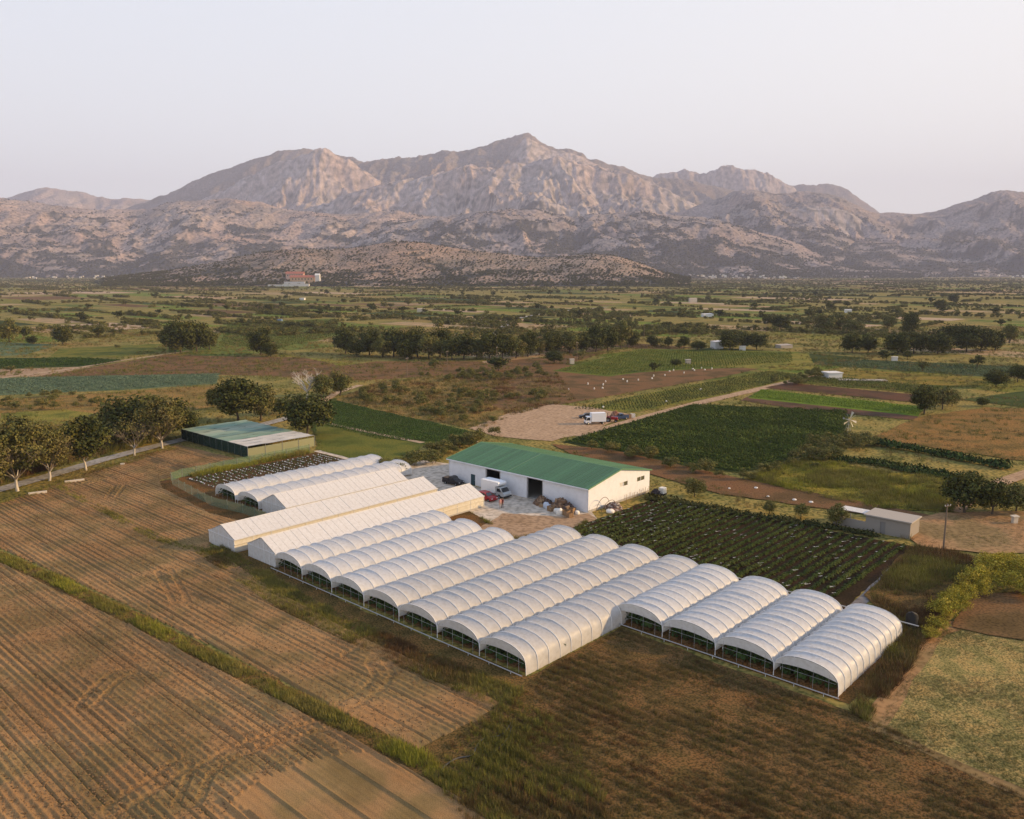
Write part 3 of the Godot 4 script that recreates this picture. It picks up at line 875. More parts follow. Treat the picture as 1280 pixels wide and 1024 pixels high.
func gabled_house(label: String, p0: float, p1: float, qc: float, w: float, eave: float, ridge: float, sheets: int) -> void:
	var t := thing("gabled_greenhouse", label, "greenhouse", L(p0, qc), TURN, "gabled greenhouses")
	var len := p1 - p0
	var bay := len / sheets
	var hw := w * 0.5
	for s in [-1, 1]:
		var tilt := atan2(ridge - eave, hw)
		var width := Vector2(hw, ridge - eave).length() + 0.22
		var one := MB.new()
		one.col = Color(1, 1, 1)
		var slope := Basis.from_euler(Vector3(0, 0, -s * tilt))
		one.box(Vector3.ZERO, Vector3(width, 0.03, bay - 0.008), slope)
		one.box(slope * Vector3(0, 0.02, bay * 0.5 - 0.03), Vector3(width, 0.025, 0.05), slope)
		var sm := one.mesh()
		for k in sheets:
			var o := part("roof_sheet", sm, M.sheet, t, Vector3(s * (hw * 0.5 + 0.1), (eave + ridge) * 0.5 + rf(-0.012, 0.012), -(k + 0.5) * bay))
			o.rotation.z = rf(-0.004, 0.004)
		# side wall: a low kerb, cream film and a roll-up curtain below the eave
		var sw := MB.new()
		sw.box(Vector3(s * hw, (eave + 0.25) * 0.5, -len * 0.5), Vector3(0.03, eave - 0.25, len))
		part("side_film", sw, M.cream, t)
		var kb := MB.new()
		kb.box(Vector3(s * hw, 0.13, -len * 0.5), Vector3(0.14, 0.26, len + 0.1))
		part("kerb", kb, M.concrete, t)
		var roll := MB.new()
		roll.tube([Vector3(s * (hw + 0.08), eave * 0.62, 0), Vector3(s * (hw + 0.08), eave * 0.62, -len)], [0.06, 0.06], 7)
		part("curtain_roll", roll, M.cream, t)
		var gut := MB.new()
		gut.box(Vector3(s * (hw + 0.1), eave - 0.02, -len * 0.5), Vector3(0.14, 0.1, len + 0.2))
		part("gutter", gut, M.cream, t)
		for k in int(len / 3.0) + 1:
			var po := MB.new()
			po.box(Vector3(s * (hw + 0.035), eave * 0.5, -k * len / int(len / 3.0)), Vector3(0.06, eave, 0.06))
			part("post", po, M.white_metal, t)
	var rc := MB.new()
	rc.tube([Vector3(0, ridge + 0.03, 0.1), Vector3(0, ridge + 0.03, -len - 0.1)], [0.07, 0.07], 6)
	part("ridge_cap", rc, M.sheet, t)
	for e in [0.0, -len]:
		var gw := MB.new()
		gw.prism(PackedVector2Array([Vector2(e - 0.02, 0.0), Vector2(e + 0.02, 0.0), Vector2(e + 0.02, eave), Vector2(e - 0.02, eave)]), -hw + 0.03, hw - 0.03)
		gw.quad(Vector3(-hw + 0.05, eave, e + 0.02), Vector3(hw - 0.05, eave, e + 0.02), Vector3(0, ridge - 0.05, e + 0.02), Vector3(0, ridge - 0.05, e + 0.02))
		gw.quad(Vector3(hw - 0.05, eave, e - 0.02), Vector3(-hw + 0.05, eave, e - 0.02), Vector3(0, ridge - 0.05, e - 0.02), Vector3(0, ridge - 0.05, e - 0.02))
		part("gable_sheet", gw, M.sheet_end, t)
		for k in 6:
			var x := -hw + 0.06 + (w - 0.12) * k / 5.0
			var top := eave + (ridge - eave) * (1.0 - absf(x) / hw) - 0.08
			var mu := MB.new()
			mu.box(Vector3(x, top * 0.5, e + (0.05 if e == 0.0 else -0.05)), Vector3(0.06, top, 0.05))
			part("mullion", mu, M.white_metal, t)
		var rail := MB.new()
		rail.box(Vector3(0, eave, e + (0.08 if e == 0.0 else -0.08)), Vector3(w, 0.06, 0.05))
		part("rail", rail, M.white_metal, t)

func wall_boxes(mb: MB, x0: float, x1: float, h: float, z: float, th: float, holes: Array) -> void:
	# a straight wall along x with openings [x0, x1, y0, y1], sorted
	var x := x0
	for o in holes:
		mb.box(Vector3((x + o[0]) * 0.5, h * 0.5, z), Vector3(o[0] - x, h, th))
		if o[2] > 0.0:
			mb.box(Vector3((o[0] + o[1]) * 0.5, o[2] * 0.5, z), Vector3(o[1] - o[0], o[2], th))
		mb.box(Vector3((o[0] + o[1]) * 0.5, (o[3] + h) * 0.5, z), Vector3(o[1] - o[0], h - o[3], th))
		x = o[1]
	mb.box(Vector3((x + x1) * 0.5, h * 0.5, z), Vector3(x1 - x, h, th))

func warehouse() -> void:
	# x runs along the long front, -z into the building
	var t := thing("warehouse", "long white warehouse with a green metal roof and two open doorways", "warehouse", L(108.6, -99.15), TURN)
	var hx := 16.9
	var dp := 18.3
	var eave := 4.15
	var ridge := 5.85
	var q := -99.15
	var fw := MB.new()
	wall_boxes(fw, -hx, hx, eave, -0.1, 0.2, [[-110.1 - q, -108.9 - q, 0.0, 2.1], [-106.0 - q, -102.5 - q, 0.0, 3.75], [-95.8 - q, -92.3 - q, 0.0, 3.8]])
	part("front_wall", fw, M.panel, t)
	var bw := MB.new()
	bw.box(Vector3(0, eave * 0.5, -dp + 0.1), Vector3(hx * 2, eave, 0.2))
	part("back_wall", bw, M.panel, t)
	for s in [-1, 1]:
		# gable walls, with two window openings in the sunny one
		var gw := MB.new()
		var x0: float = s * hx - (0.2 if s > 0 else 0.0)
		var low := 2.6 if s > 0 else eave
		var zs := [-0.2, -8.9, -11.45, -14.2, -16.75, -dp + 0.2]
		if s > 0:
			gw.prism(PackedVector2Array([Vector2(-0.2, 0), Vector2(-0.2, 2.6), Vector2(-dp + 0.2, 2.6), Vector2(-dp + 0.2, 0)]), x0, x0 + 0.2)
			for k in [0, 2, 4]:
				gw.prism(PackedVector2Array([Vector2(zs[k], 2.6), Vector2(zs[k], 3.5), Vector2(zs[k + 1], 3.5), Vector2(zs[k + 1], 2.6)]), x0, x0 + 0.2)
			low = 3.5
		else:
			gw.prism(PackedVector2Array([Vector2(-0.2, 0), Vector2(-0.2, eave), Vector2(-dp + 0.2, eave), Vector2(-dp + 0.2, 0)]), x0, x0 + 0.2)
		gw.prism(PackedVector2Array([Vector2(-0.2, low), Vector2(-0.2, eave), Vector2(-dp * 0.5, ridge - 0.06), Vector2(-dp + 0.2, eave), Vector2(-dp + 0.2, low)]), x0, x0 + 0.2)
		part("gable_wall", gw, M.panel, t)
	for wz in [-10.175, -15.475]:
		var fr := MB.new()
		for k in 3:
			fr.box(Vector3(hx - 0.05, 3.05, wz + (k - 1) * 1.22), Vector3(0.1, 0.9, 0.09))
		for y in [2.64, 3.46]:
			fr.box(Vector3(hx - 0.05, y, wz), Vector3(0.1, 0.08, 2.55))
		var wi := part("window", fr, M.white_metal, t)
		for k in [-1, 1]:
			var pn := MB.new()
			pn.box(Vector3(hx - 0.08, 3.05, wz + k * 0.61), Vector3(0.02, 0.8, 1.15))
			part("pane", pn, M.olive_glass if wz < -12.0 or k < 0 else M.sheet, wi)
	# roof: two slopes of ribbed sheet
	var half := dp * 0.5 + 0.35
	var rise := (ridge - eave)
	for s in [-1, 1]:
		var rb := MB.new()
		var tilt := atan2(rise, dp * 0.5)
		var bas := Basis.from_euler(Vector3(-s * tilt * -1.0, 0, 0))
		var wl := half / cos(tilt)
		var mid := Vector3(0, (eave + ridge) * 0.5 + 0.02, -dp * 0.5 + s * (half * 0.5))
		rb.box(mid, Vector3(hx * 2 + 0.5, 0.06, wl), bas)
		var slope := part("roof_slope", rb, M.green_roof, t)
		# profiled sheets, each a metre wide with a raised seam
		var n := 34
		var pw := (hx * 2 + 0.5) / n
		var one := MB.new()
		one.box(bas * Vector3(0, 0, 0), Vector3(pw - 0.015, 0.03, wl), bas)
		one.box(bas * Vector3(pw * 0.5 - 0.05, 0.03, 0), Vector3(0.06, 0.05, wl), bas)
		one.box(bas * Vector3(0, 0.022, 0), Vector3(0.05, 0.03, wl), bas)
		var om := one.mesh()
		for k in n:
			part("roof_sheet", om, M["green_roof_%d" % (rng.randi() % 3)], slope, mid + bas * Vector3(-hx - 0.25 + (k + 0.5) * pw, 0.05, 0))
		var vg := MB.new()
		for e in [-1, 1]:
			vg.box(mid + bas * Vector3(e * (hx + 0.27), 0.03, 0), Vector3(0.06, 0.24, wl), bas)
		part("verge_trim", vg, M.green_trim, t)
		var gt := MB.new()
		gt.box(Vector3(0, eave - 0.06, -dp * 0.5 + s * (half + 0.08)), Vector3(hx * 2 + 0.4, 0.14, 0.16))
		part("gutter", gt, M.panel if s > 0 else M.green_trim, t)
	var joint := MB.new()
	var tl := atan2(rise, dp * 0.5)
	joint.box(Vector3(-1.2, (eave + ridge) * 0.5 + 0.13, -dp * 0.5 + half * 0.5), Vector3(0.22, 0.06, half / cos(tl)), Basis.from_euler(Vector3(tl, 0, 0)))
	part("joint_strip", joint, M.green_trim, t)
	var cap := MB.new()
	cap.prism(PackedVector2Array([Vector2(-dp * 0.5 + 0.35, ridge + 0.03), Vector2(-dp * 0.5, ridge + 0.13), Vector2(-dp * 0.5 - 0.35, ridge + 0.03)]), -hx - 0.26, hx + 0.26)
	part("ridge_cap", cap, M.green_trim, t)
	for e in [[-106.0 - q, -102.5 - q, 3.75], [-95.8 - q, -92.3 - q, 3.8]]:
		var df := MB.new()
		for x in [e[0] - 0.04, e[1] + 0.04]:
			df.box(Vector3(x, e[2] * 0.5, 0.04), Vector3(0.1, e[2], 0.06))
		df.box(Vector3((e[0] + e[1]) * 0.5, e[2] + 0.05, 0.045), Vector3(e[1] - e[0] + 0.2, 0.1, 0.06))
		part("door_frame", df, M.grey_metal, t)
	var sd := MB.new()
	sd.box(Vector3(-109.5 - q, 1.04, -0.08), Vector3(1.14, 2.04, 0.06))
	var sdo := part("door", sd, M.teal_paint, t)
	var hd := MB.new()
	hd.box(Vector3(-109.1 - q, 1.0, -0.03), Vector3(0.12, 0.04, 0.05))
	part("handle", hd, M.grey_metal, sdo)
	for s in [-1, 1]:
		var dpn := MB.new()
		dpn.tube([Vector3(s * (hx - 0.15), 0, 0.06), Vector3(s * (hx - 0.15), eave - 0.1, 0.06)], [0.05, 0.05], 6)
		part("downpipe", dpn, M.panel, t)
	var fl := MB.new()
	fl.box(Vector3(0, 0.05, -dp * 0.5), Vector3(hx * 2 - 0.5, 0.1, dp - 0.5))
	part("slab", fl, M.concrete, t)
	var pth := MB.new()
	pth.box(Vector3(hx + 0.02, 0.2, -dp * 0.5), Vector3(0.06, 0.4, dp))
	part("plinth", pth, M.concrete, t)
	# low store against the end wall
	var s2 := thing("lean_to_store", "low store with a flat pale roof against the end of the green-roofed warehouse", "shed", L(116.5, -118.2), TURN)
	var rf2 := MB.new()
	rf2.box(Vector3(0, 2.3, 0), Vector3(4.2, 0.12, 5.2), Basis.from_euler(Vector3(0.03, 0, 0.02)))
	part("roof_sheet", rf2, M.sheet, s2)
	var ww := MB.new()
	ww.box(Vector3(0, 1.1, -2.3), Vector3(3.9, 2.2, 0.1))
	ww.box(Vector3(-1.95, 1.1, -0.5), Vector3(0.1, 2.2, 3.5))
	part("wall", ww, M.wood, s2)
	var cr := MB.new()
	cr.box(Vector3(-0.2, 0.75, 1.7), Vector3(3.2, 1.5, 0.6))
	part("boarding", cr, M.rust, s2)
	for x in [-1.9, 1.9]:
		var po := MB.new()
		po.box(Vector3(x, 1.13, 2.35), Vector3(0.1, 2.26, 0.1))
		part("post", po, M.grey_metal, s2)

func net_shed() -> void:
	# shade house: nets stretched over posts
	var t := thing("shade_house", "low shade house roofed with green netting and one pale strip", "shade house", Vector3(-56.94, 0, -177), -0.7418)
	var lx := 30.0
	var lz := 17.0
	var hgt := 2.6
	var tones := [Color(0.23, 0.30, 0.22), Color(0.19, 0.27, 0.20), Color(0.26, 0.31, 0.23), Color(0.28, 0.32, 0.24), Color(0.22, 0.29, 0.22), Color(0.15, 0.22, 0.18)]
	# x from -lx to 0 along the shaded side, -z up the sunny side
	var strips := 11
	var sw := lx / strips
	for k in strips:
		var pale := k >= strips - 3
		var mb := MB.new()
		var nz := noise(900 + k, 0.25, 2)
		var col: Color = Color(0.52, 0.49, 0.43) if pale else tones[k % tones.size()] * rf(0.9, 1.15)
		mb.grid(5, 22, func(a: int, b: int) -> Array:
			var x := -lx + (k + a / 4.0 * 0.985) * sw
			var z := -lz * b / 21.0
			return [Vector3(x, hgt - 0.10 * sin(PI * a / 4.0) + nz.get_noise_2d(x, z) * 0.09, z), col * (1.0 + 0.22 * nz.get_noise_2d(x * 3.0, z * 0.6 + 40))])
		mb.flip()
		part("roof_net", mb, M.cloth, t)
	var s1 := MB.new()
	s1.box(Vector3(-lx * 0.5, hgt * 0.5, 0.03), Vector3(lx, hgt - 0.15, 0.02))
	part("side_net", s1, M.shaded_net, t)
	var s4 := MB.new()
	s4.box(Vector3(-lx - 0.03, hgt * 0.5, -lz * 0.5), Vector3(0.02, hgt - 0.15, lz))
	part("side_net", s4, M.shaded_net, t)
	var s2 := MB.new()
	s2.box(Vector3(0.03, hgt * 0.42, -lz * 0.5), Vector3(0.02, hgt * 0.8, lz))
	part("side_net", s2, M.sunlit_net, t)
	for a in strips + 1:
		for z in [0.0, -lz]:
			var po := MB.new()
			po.tube([Vector3(-a * sw, 0, z), Vector3(-a * sw, hgt - 0.02, z)], [0.05, 0.05], 5)
			part("post", po, M.grey_metal, t)
	for k in 5:
		var po := MB.new()
		po.tube([Vector3(0.08, 0, -k * lz / 4.0), Vector3(0.08, hgt, -k * lz / 4.0)], [0.05, 0.05], 5)
		part("post", po, M.grey_metal, t)
	var w := MB.new()
	w.tube([Vector3(-lx, hgt, 0.06), Vector3(0, hgt, 0.06)], [0.03, 0.03], 5)
	part("edge_wire", w, M.grey_metal, t)

func net_fence(label: String, pts: Array, h: float, m: Material) -> void:
	var t := thing("net_fence", label, "fence")
	for k in pts.size() - 1:
		var a: Vector3 = pts[k]
		var b: Vector3 = pts[k + 1]
		var n := maxi(1, int(a.distance_to(b) / 3.0))
		for s in n:
			var p := a.lerp(b, float(s) / n)
			var q := a.lerp(b, float(s + 1) / n)
			var out := (q - p).cross(Vector3.UP).normalized()
			var mb := MB.new()
			mb.grid(7, 5, func(i: int, j: int) -> Array:
				var f := i / 6.0
				var y := h * (j / 4.0) * (1.0 - 0.05 * sin(PI * f))
				return [p.lerp(q, f) + out * 0.07 * sin(PI * f) * sin(PI * j / 4.0) + Vector3(0, y, 0), Color(1, 1, 1)])
			part("net_panel", mb, m, t)
			var po := MB.new()
			po.tube([p - out * 0.05, p - out * 0.05 + Vector3(0, h + 0.08, 0)], [0.04, 0.035], 5)
			part("post", po, M.grey_metal, t)

func rail_line(label: String, a: Vector3, b: Vector3, h: float, r: float, posts: int) -> void:
	var t := thing("pipe_rail", label, "pipe")
	var mb := MB.new()
	mb.tube([a + Vector3(0, h, 0), b + Vector3(0, h, 0)], [r, r], 7)
	part("pipe", mb, M.rail_pipe, t)
	for k in posts:
		var p := a.lerp(b, (k + 0.5) / posts)
		var po := MB.new()
		po.tube([p, p + Vector3(0, h, 0)], [0.03, 0.03], 5)
		part("post", po, M.white_metal, t)

func build_farm() -> void:
	M.olive_glass = mat(Color(0.10, 0.095, 0.06), 0.25)
	M.rail_pipe = mat(Color(0.36, 0.36, 0.35), 0.5)
	M.concrete = mat(Color(0.36, 0.34, 0.31), 0.9)
	M.panel = mat(Color(0.72, 0.73, 0.76), 0.55)
	M.panel.albedo_texture = T.paint
	M.panel.uv1_triplanar = true
	M.panel.uv1_scale = Vector3.ONE / 14.0
	M.green_roof = mat(Color(0.055, 0.15, 0.07), 0.5)
	M.green_roof.albedo_texture = T.film
	M.green_roof.uv1_triplanar = true
	M.green_roof.uv1_scale = Vector3.ONE / 9.0
	for k in 3:
		M["green_roof_%d" % k] = M.green_roof.duplicate()
		M["green_roof_%d" % k].albedo_color = lin(0.055 * (0.88 + 0.12 * k), 0.15 * (0.88 + 0.12 * k), 0.07 * (0.9 + 0.12 * k))
	M.green_trim = mat(Color(0.11, 0.22, 0.12), 0.5)
	M.teal_paint = mat(Color(0.035, 0.07, 0.085), 0.5)
	M.rust = mat(Color(0.14, 0.07, 0.045), 0.9)
	M.cloth = vmat(0.9, 0.3)
	M.sheet_end = M.sheet.duplicate()
	M.shaded_net = mat(Color(0.018, 0.045, 0.032), 0.9)  # dark green net, the shade on its sides put into the colour
	M.shaded_net.transparency = BaseMaterial3D.TRANSPARENCY_ALPHA
	M.shaded_net.albedo_color.a = 0.78
	M.sunlit_net = mat(Color(0.32, 0.33, 0.2), 0.9)  # pale net, its colour lightened to stand for sun on that side
	M.sunlit_net.transparency = BaseMaterial3D.TRANSPARENCY_ALPHA
	M.sunlit_net.albedo_color.a = 0.6
	M.green_net = mat(Color(0.10, 0.19, 0.10), 0.9)
	M.green_net.transparency = BaseMaterial3D.TRANSPARENCY_ALPHA
	M.green_net.albedo_color.a = 0.5
	M.green_net.backlight_enabled = true
	M.green_net.backlight = Color(0.4, 0.4, 0.4)

	var ordinal := ["first", "second", "third", "fourth", "fifth", "sixth", "seventh"]
	# seven long tunnels, counted from the gabled greenhouses
	for k in 7:
		var qa := -97.7 + 6.53 * k
		var back := 86.0 if k < 3 else 93.4
		var lab: String = "%s white plastic tunnel from the gabled greenhouses, %s" % [ordinal[k], "ending short of the yard" if k < 3 else "long, reaching the back pipe"]
		tunnel(lab, "long plastic tunnels", 58.8, back, qa, qa + 6.53, 2.75, 15 if k < 3 else 19, 0.55, 0.0 if k == 6 else 0.55, 1.45, 300 + k, 0.8 if k < 3 else 1.0, M.film if k < 3 else M.old_film)
	for k in 4:
		var qa := -53.3 + 6.5 * k
		tunnel("%s short white plastic tunnel counted from the black tank" % ordinal[3 - k], "short plastic tunnels", 75.6, 93.4, qa, qa + 6.5, 2.75, 11, 0.55, 0.0 if k == 3 else 0.55, 1.4, 320 + k)
	tunnel("low rounded white tunnel beside the bed of pale mulch strips", "old low tunnels", 72.0, 105.4, -138.2, -131.4, 2.6, 14, 0.3, 0.5, 1.5, 340, 0.7)
	tunnel("low rounded white tunnel between another tunnel and a gabled greenhouse", "old low tunnels", 72.0, 105.8, -130.6, -123.8, 2.6, 14, 0.5, 0.3, 1.5, 341, 0.7)
	gabled_house("short gabled white greenhouse beside the low rounded tunnels", 72.3, 98.0, -119.5, 7.0, 2.0, 3.6, 22)
	gabled_house("middle gabled white greenhouse between two other gabled ones", 58.2, 97.4, -110.8, 7.2, 1.95, 3.45, 34)
	gabled_house("gabled white greenhouse with cream side wall next to rounded tunnels", 58.9, 99.4, -101.1, 6.9, 1.95, 3.5, 35)
	warehouse()
	net_shed()
	net_fence("green net fence with a rounded corner at the ploughed field", [L(105.0, -157.6), L(74.5, -156.0), L(71.6, -154.6), L(70.4, -151.5), L(69.3, -142), L(68.2, -132.5), L(69.4, -124.5), L(69.6, -117.5)], 1.7, M.green_net)
	rail_line("white pipe on posts along the back ends of the tunnels", L(94.2, -72.4), L(94.0, -25.8), 1.6, 0.07, 9)
	rail_line("low white rail across the open fronts of the long tunnels", L(58.0, -97.4), L(58.0, -51.8), 0.32, 0.055, 15)
	rail_line("low white rail across the open fronts of the short tunnels", L(74.8, -53.4), L(74.8, -26.9), 0.32, 0.055, 9)

# ================================================================ OBJECTS
func wheel(parent: Node, at: Vector3, r: float, w: float) -> void:
	var ty := MB.new()
	ty.tube([Vector3(-w * 0.5, 0, 0), Vector3(-w * 0.35, 0, 0), Vector3(w * 0.35, 0, 0), Vector3(w * 0.5, 0, 0)], [r * 0.86, r, r, r * 0.86], 16)
	var wh := part("wheel", ty, M.rubber, parent, at)
	var ri := MB.new()
	ri.tube([Vector3(-w * 0.53, 0, 0), Vector3(w * 0.53, 0, 0)], [r * 0.55, r * 0.55], 12)
	part("rim", ri, M.grey_metal, wh)

func box_truck(label: String, at: Vector3, yaw: float, cab_m: Material, box_len: float, box_h: float, luton: bool) -> void:
	# z points forward; the origin is on the ground under the middle
	var t := thing("box_truck", label, "truck", at, yaw)
	var w := 2.1
	var bz := -0.95
	var bx := MB.new()
	bx.bbox(Vector3(0, 0.85 + box_h * 0.5, bz), Vector3(w, box_h, box_len), 0.05)
	var b := part("cargo_box", bx, M.truck_box, t)
	var ed := MB.new()
	for s in [-1, 1]:
		ed.box(Vector3(s * (w * 0.5), 0.9, bz), Vector3(0.05, 0.1, box_len))
		ed.box(Vector3(s * (w * 0.5), 0.85 + box_h - 0.05, bz), Vector3(0.05, 0.08, box_len))
	part("edge_rail", ed, M.white_metal, b)
	var front := bz + box_len * 0.5
	if luton:
		var lt := MB.new()
		lt.prism(PackedVector2Array([Vector2(front, 0.85 + box_h * 0.62), Vector2(front + 0.75, 0.85 + box_h * 0.68), Vector2(front + 0.9, 0.85 + box_h * 0.85), Vector2(front + 0.7, 0.85 + box_h * 0.98), Vector2(front, 0.85 + box_h)]), -w * 0.48, w * 0.48)
		part("roof_spoiler", lt, M.truck_box, t)
	var cab := MB.new()
	var f0 := front + 0.08
	var hc := 2.15 if not luton else 2.0
	var nose := 0.0 if not luton else 0.55
	cab.prism(PackedVector2Array([Vector2(f0, 0.5), Vector2(f0 + 1.5 + nose, 0.5), Vector2(f0 + 1.52 + nose, 0.95), Vector2(f0 + 1.45 + nose * 0.4, 1.2), Vector2(f0 + 1.1, hc - 0.05), Vector2(f0 + 0.95, hc), Vector2(f0, hc)]), -0.98, 0.98)
	var cb := part("cab", cab, cab_m, t)
	var ws := MB.new()
	var a := Vector3(0, 1.24, f0 + 1.45 + nose * 0.38)
	var c := Vector3(0, hc - 0.1, f0 + 1.13)
	var off := Vector3(0, 0.01, 0.02)
	ws.quad(a + off + Vector3(-0.88, 0, 0), a + off + Vector3(0.88, 0, 0), c + off + Vector3(0.84, 0, 0), c + off + Vector3(-0.84, 0, 0))
	part("windscreen", ws, M.glass, cb)
	for s in [-1, 1]:
		var sw := MB.new()
		sw.prism(PackedVector2Array([Vector2(f0 + 0.3, 1.25), Vector2(f0 + 1.28, 1.25), Vector2(f0 + 1.02, hc - 0.16), Vector2(f0 + 0.3, hc - 0.16)]), s * 0.985 - 0.01, s * 0.985 + 0.01)
		part("side_window", sw, M.glass, cb)
		var mi := MB.new()
		mi.bbox(Vector3(s * 1.14, 1.45, f0 + 1.3), Vector3(0.16, 0.32, 0.08), 0.02)
		part("mirror", mi, M.dark, cb)
		var hl := MB.new()
		hl.bbox(Vector3(s * 0.74, 0.8, f0 + 1.52 + nose), Vector3(0.3, 0.18, 0.06), 0.02)
		part("headlight", hl, M.lamp_glass, cb)
	var bp := MB.new()
	bp.bbox(Vector3(0, 0.48, f0 + 1.55 + nose), Vector3(1.96, 0.24, 0.14), 0.03)
	part("bumper", bp, M.dark, t)
	var ch := MB.new()
	ch.box(Vector3(0, 0.66, bz + 0.6), Vector3(0.8, 0.22, box_len + 1.2))
	part("chassis", ch, M.dark, t)
	for s in [-1, 1]:
		wheel(t, Vector3(s * 0.88, 0.4, f0 + 0.85), 0.4, 0.26)
		wheel(t, Vector3(s * 0.86, 0.4, bz - box_len * 0.28), 0.4, 0.36)

func car(label: String, called: String, at: Vector3, yaw: float, paint: Material, pickup: bool) -> void:
	var t := thing(called, label, "car" if not pickup else "pickup", at, yaw)
	var hw := 0.84
	var lower := PackedVector2Array([Vector2(-2.0, 0.32), Vector2(2.0, 0.3), Vector2(2.08, 0.55), Vector2(1.95, 0.8), Vector2(0.95, 0.95), Vector2(-1.95, 0.98), Vector2(-2.08, 0.7)])
	var bd := MB.new()
	bd.prism(lower, -hw, hw)
	var b := part("body", bd, paint, t)
	var top := PackedVector2Array([Vector2(-1.85, 0.95), Vector2(0.98, 0.93), Vector2(0.3, 1.42), Vector2(0.0, 1.47), Vector2(-1.3, 1.46), Vector2(-1.62, 1.36)])
	if pickup:
		top = PackedVector2Array([Vector2(-0.55, 0.95), Vector2(0.98, 0.93), Vector2(0.42, 1.5), Vector2(0.15, 1.58), Vector2(-0.45, 1.58)])
	var cb := MB.new()
	cb.prism(top, -hw + 0.1, hw - 0.1)
	var cabin := part("cabin", cb, paint, t)
	var ws := MB.new()
	var p := top[1]
	var q := top[2]
	ws.quad(Vector3(-0.64, p.y + 0.05, p.x - 0.03), Vector3(0.64, p.y + 0.05, p.x - 0.03), Vector3(0.6, q.y - 0.03, q.x + 0.05), Vector3(-0.6, q.y - 0.03, q.x + 0.05))
	part("windscreen", ws, M.glass, cabin)
	var x0: float = top[0].x + 0.25
	for s in [-1, 1]:
		var sw := MB.new()
		sw.prism(PackedVector2Array([Vector2(x0, 1.0), Vector2(0.72, 1.0), Vector2(0.22, top[3].y - 0.1), Vector2(x0 + 0.12, top[3].y - 0.1)]), s * (hw - 0.095) - 0.01, s * (hw - 0.095) + 0.01)
		part("side_window", sw, M.glass, cabin)
		var hl := MB.new()
		hl.bbox(Vector3(s * 0.6, 0.66, 2.03), Vector3(0.34, 0.14, 0.08), 0.02)
		part("headlight", hl, M.lamp_glass, b)
		wheel(t, Vector3(s * 0.76, 0.31, 1.25), 0.31, 0.2)
		wheel(t, Vector3(s * 0.76, 0.31, -1.25), 0.31, 0.2)
	if pickup:
		var bed := MB.new()
		for s in [-1, 1]:
			bed.box(Vector3(s * 0.78, 1.1, -1.32), Vector3(0.08, 0.3, 1.4))
		bed.box(Vector3(0, 1.1, -2.0), Vector3(1.6, 0.3, 0.08))
		part("load_bed_side", bed, paint, t)
		var ld := MB.new()
		ld.bbox(Vector3(0, 1.12, -1.3), Vector3(1.3, 0.4, 1.1), 0.08)
		part("load", ld, M.wood, t)

func tractor(label: String, at: Vector3, yaw: float) -> void:
	var t := thing("tractor", label, "tractor", at, yaw)
	var bo := MB.new()
	bo.prism(PackedVector2Array([Vector2(0.0, 0.7), Vector2(1.7, 0.65), Vector2(1.75, 1.2), Vector2(1.6, 1.35), Vector2(0.0, 1.45)]), -0.36, 0.36)
	part("bonnet", bo, M.red_paint, t)
	var fd := MB.new()
	for s in [-1, 1]:
		fd.box(Vector3(s * 0.72, 1.42, -0.75), Vector3(0.42, 0.07, 1.1))
	fd.box(Vector3(0, 0.8, -0.7), Vector3(0.9, 0.5, 1.2))
	part("mudguard", fd, M.red_paint, t)
	var rb := MB.new()
	for s in [-1, 1]:
		rb.tube([Vector3(s * 0.5, 1.4, -1.0), Vector3(s * 0.5, 2.35, -1.0)], [0.04, 0.04], 5)
	rb.tube([Vector3(-0.5, 2.35, -1.0), Vector3(0.5, 2.35, -1.0)], [0.04, 0.04], 5)
	part("roll_bar", rb, M.dark, t)
	var st := MB.new()
	st.bbox(Vector3(0, 1.25, -0.75), Vector3(0.5, 0.4, 0.5), 0.08)
	part("seat", st, M.dark, t)
	var sw := MB.new()
	sw.tube([Vector3(0, 1.4, 0.0), Vector3(0, 1.65, -0.15)], [0.03, 0.16], 8)
	part("steering_wheel", sw, M.dark, t)
	for s in [-1, 1]:
		wheel(t, Vector3(s * 0.75, 0.72, -0.75), 0.72, 0.4)
		wheel(t, Vector3(s * 0.6, 0.42, 1.3), 0.42, 0.25)

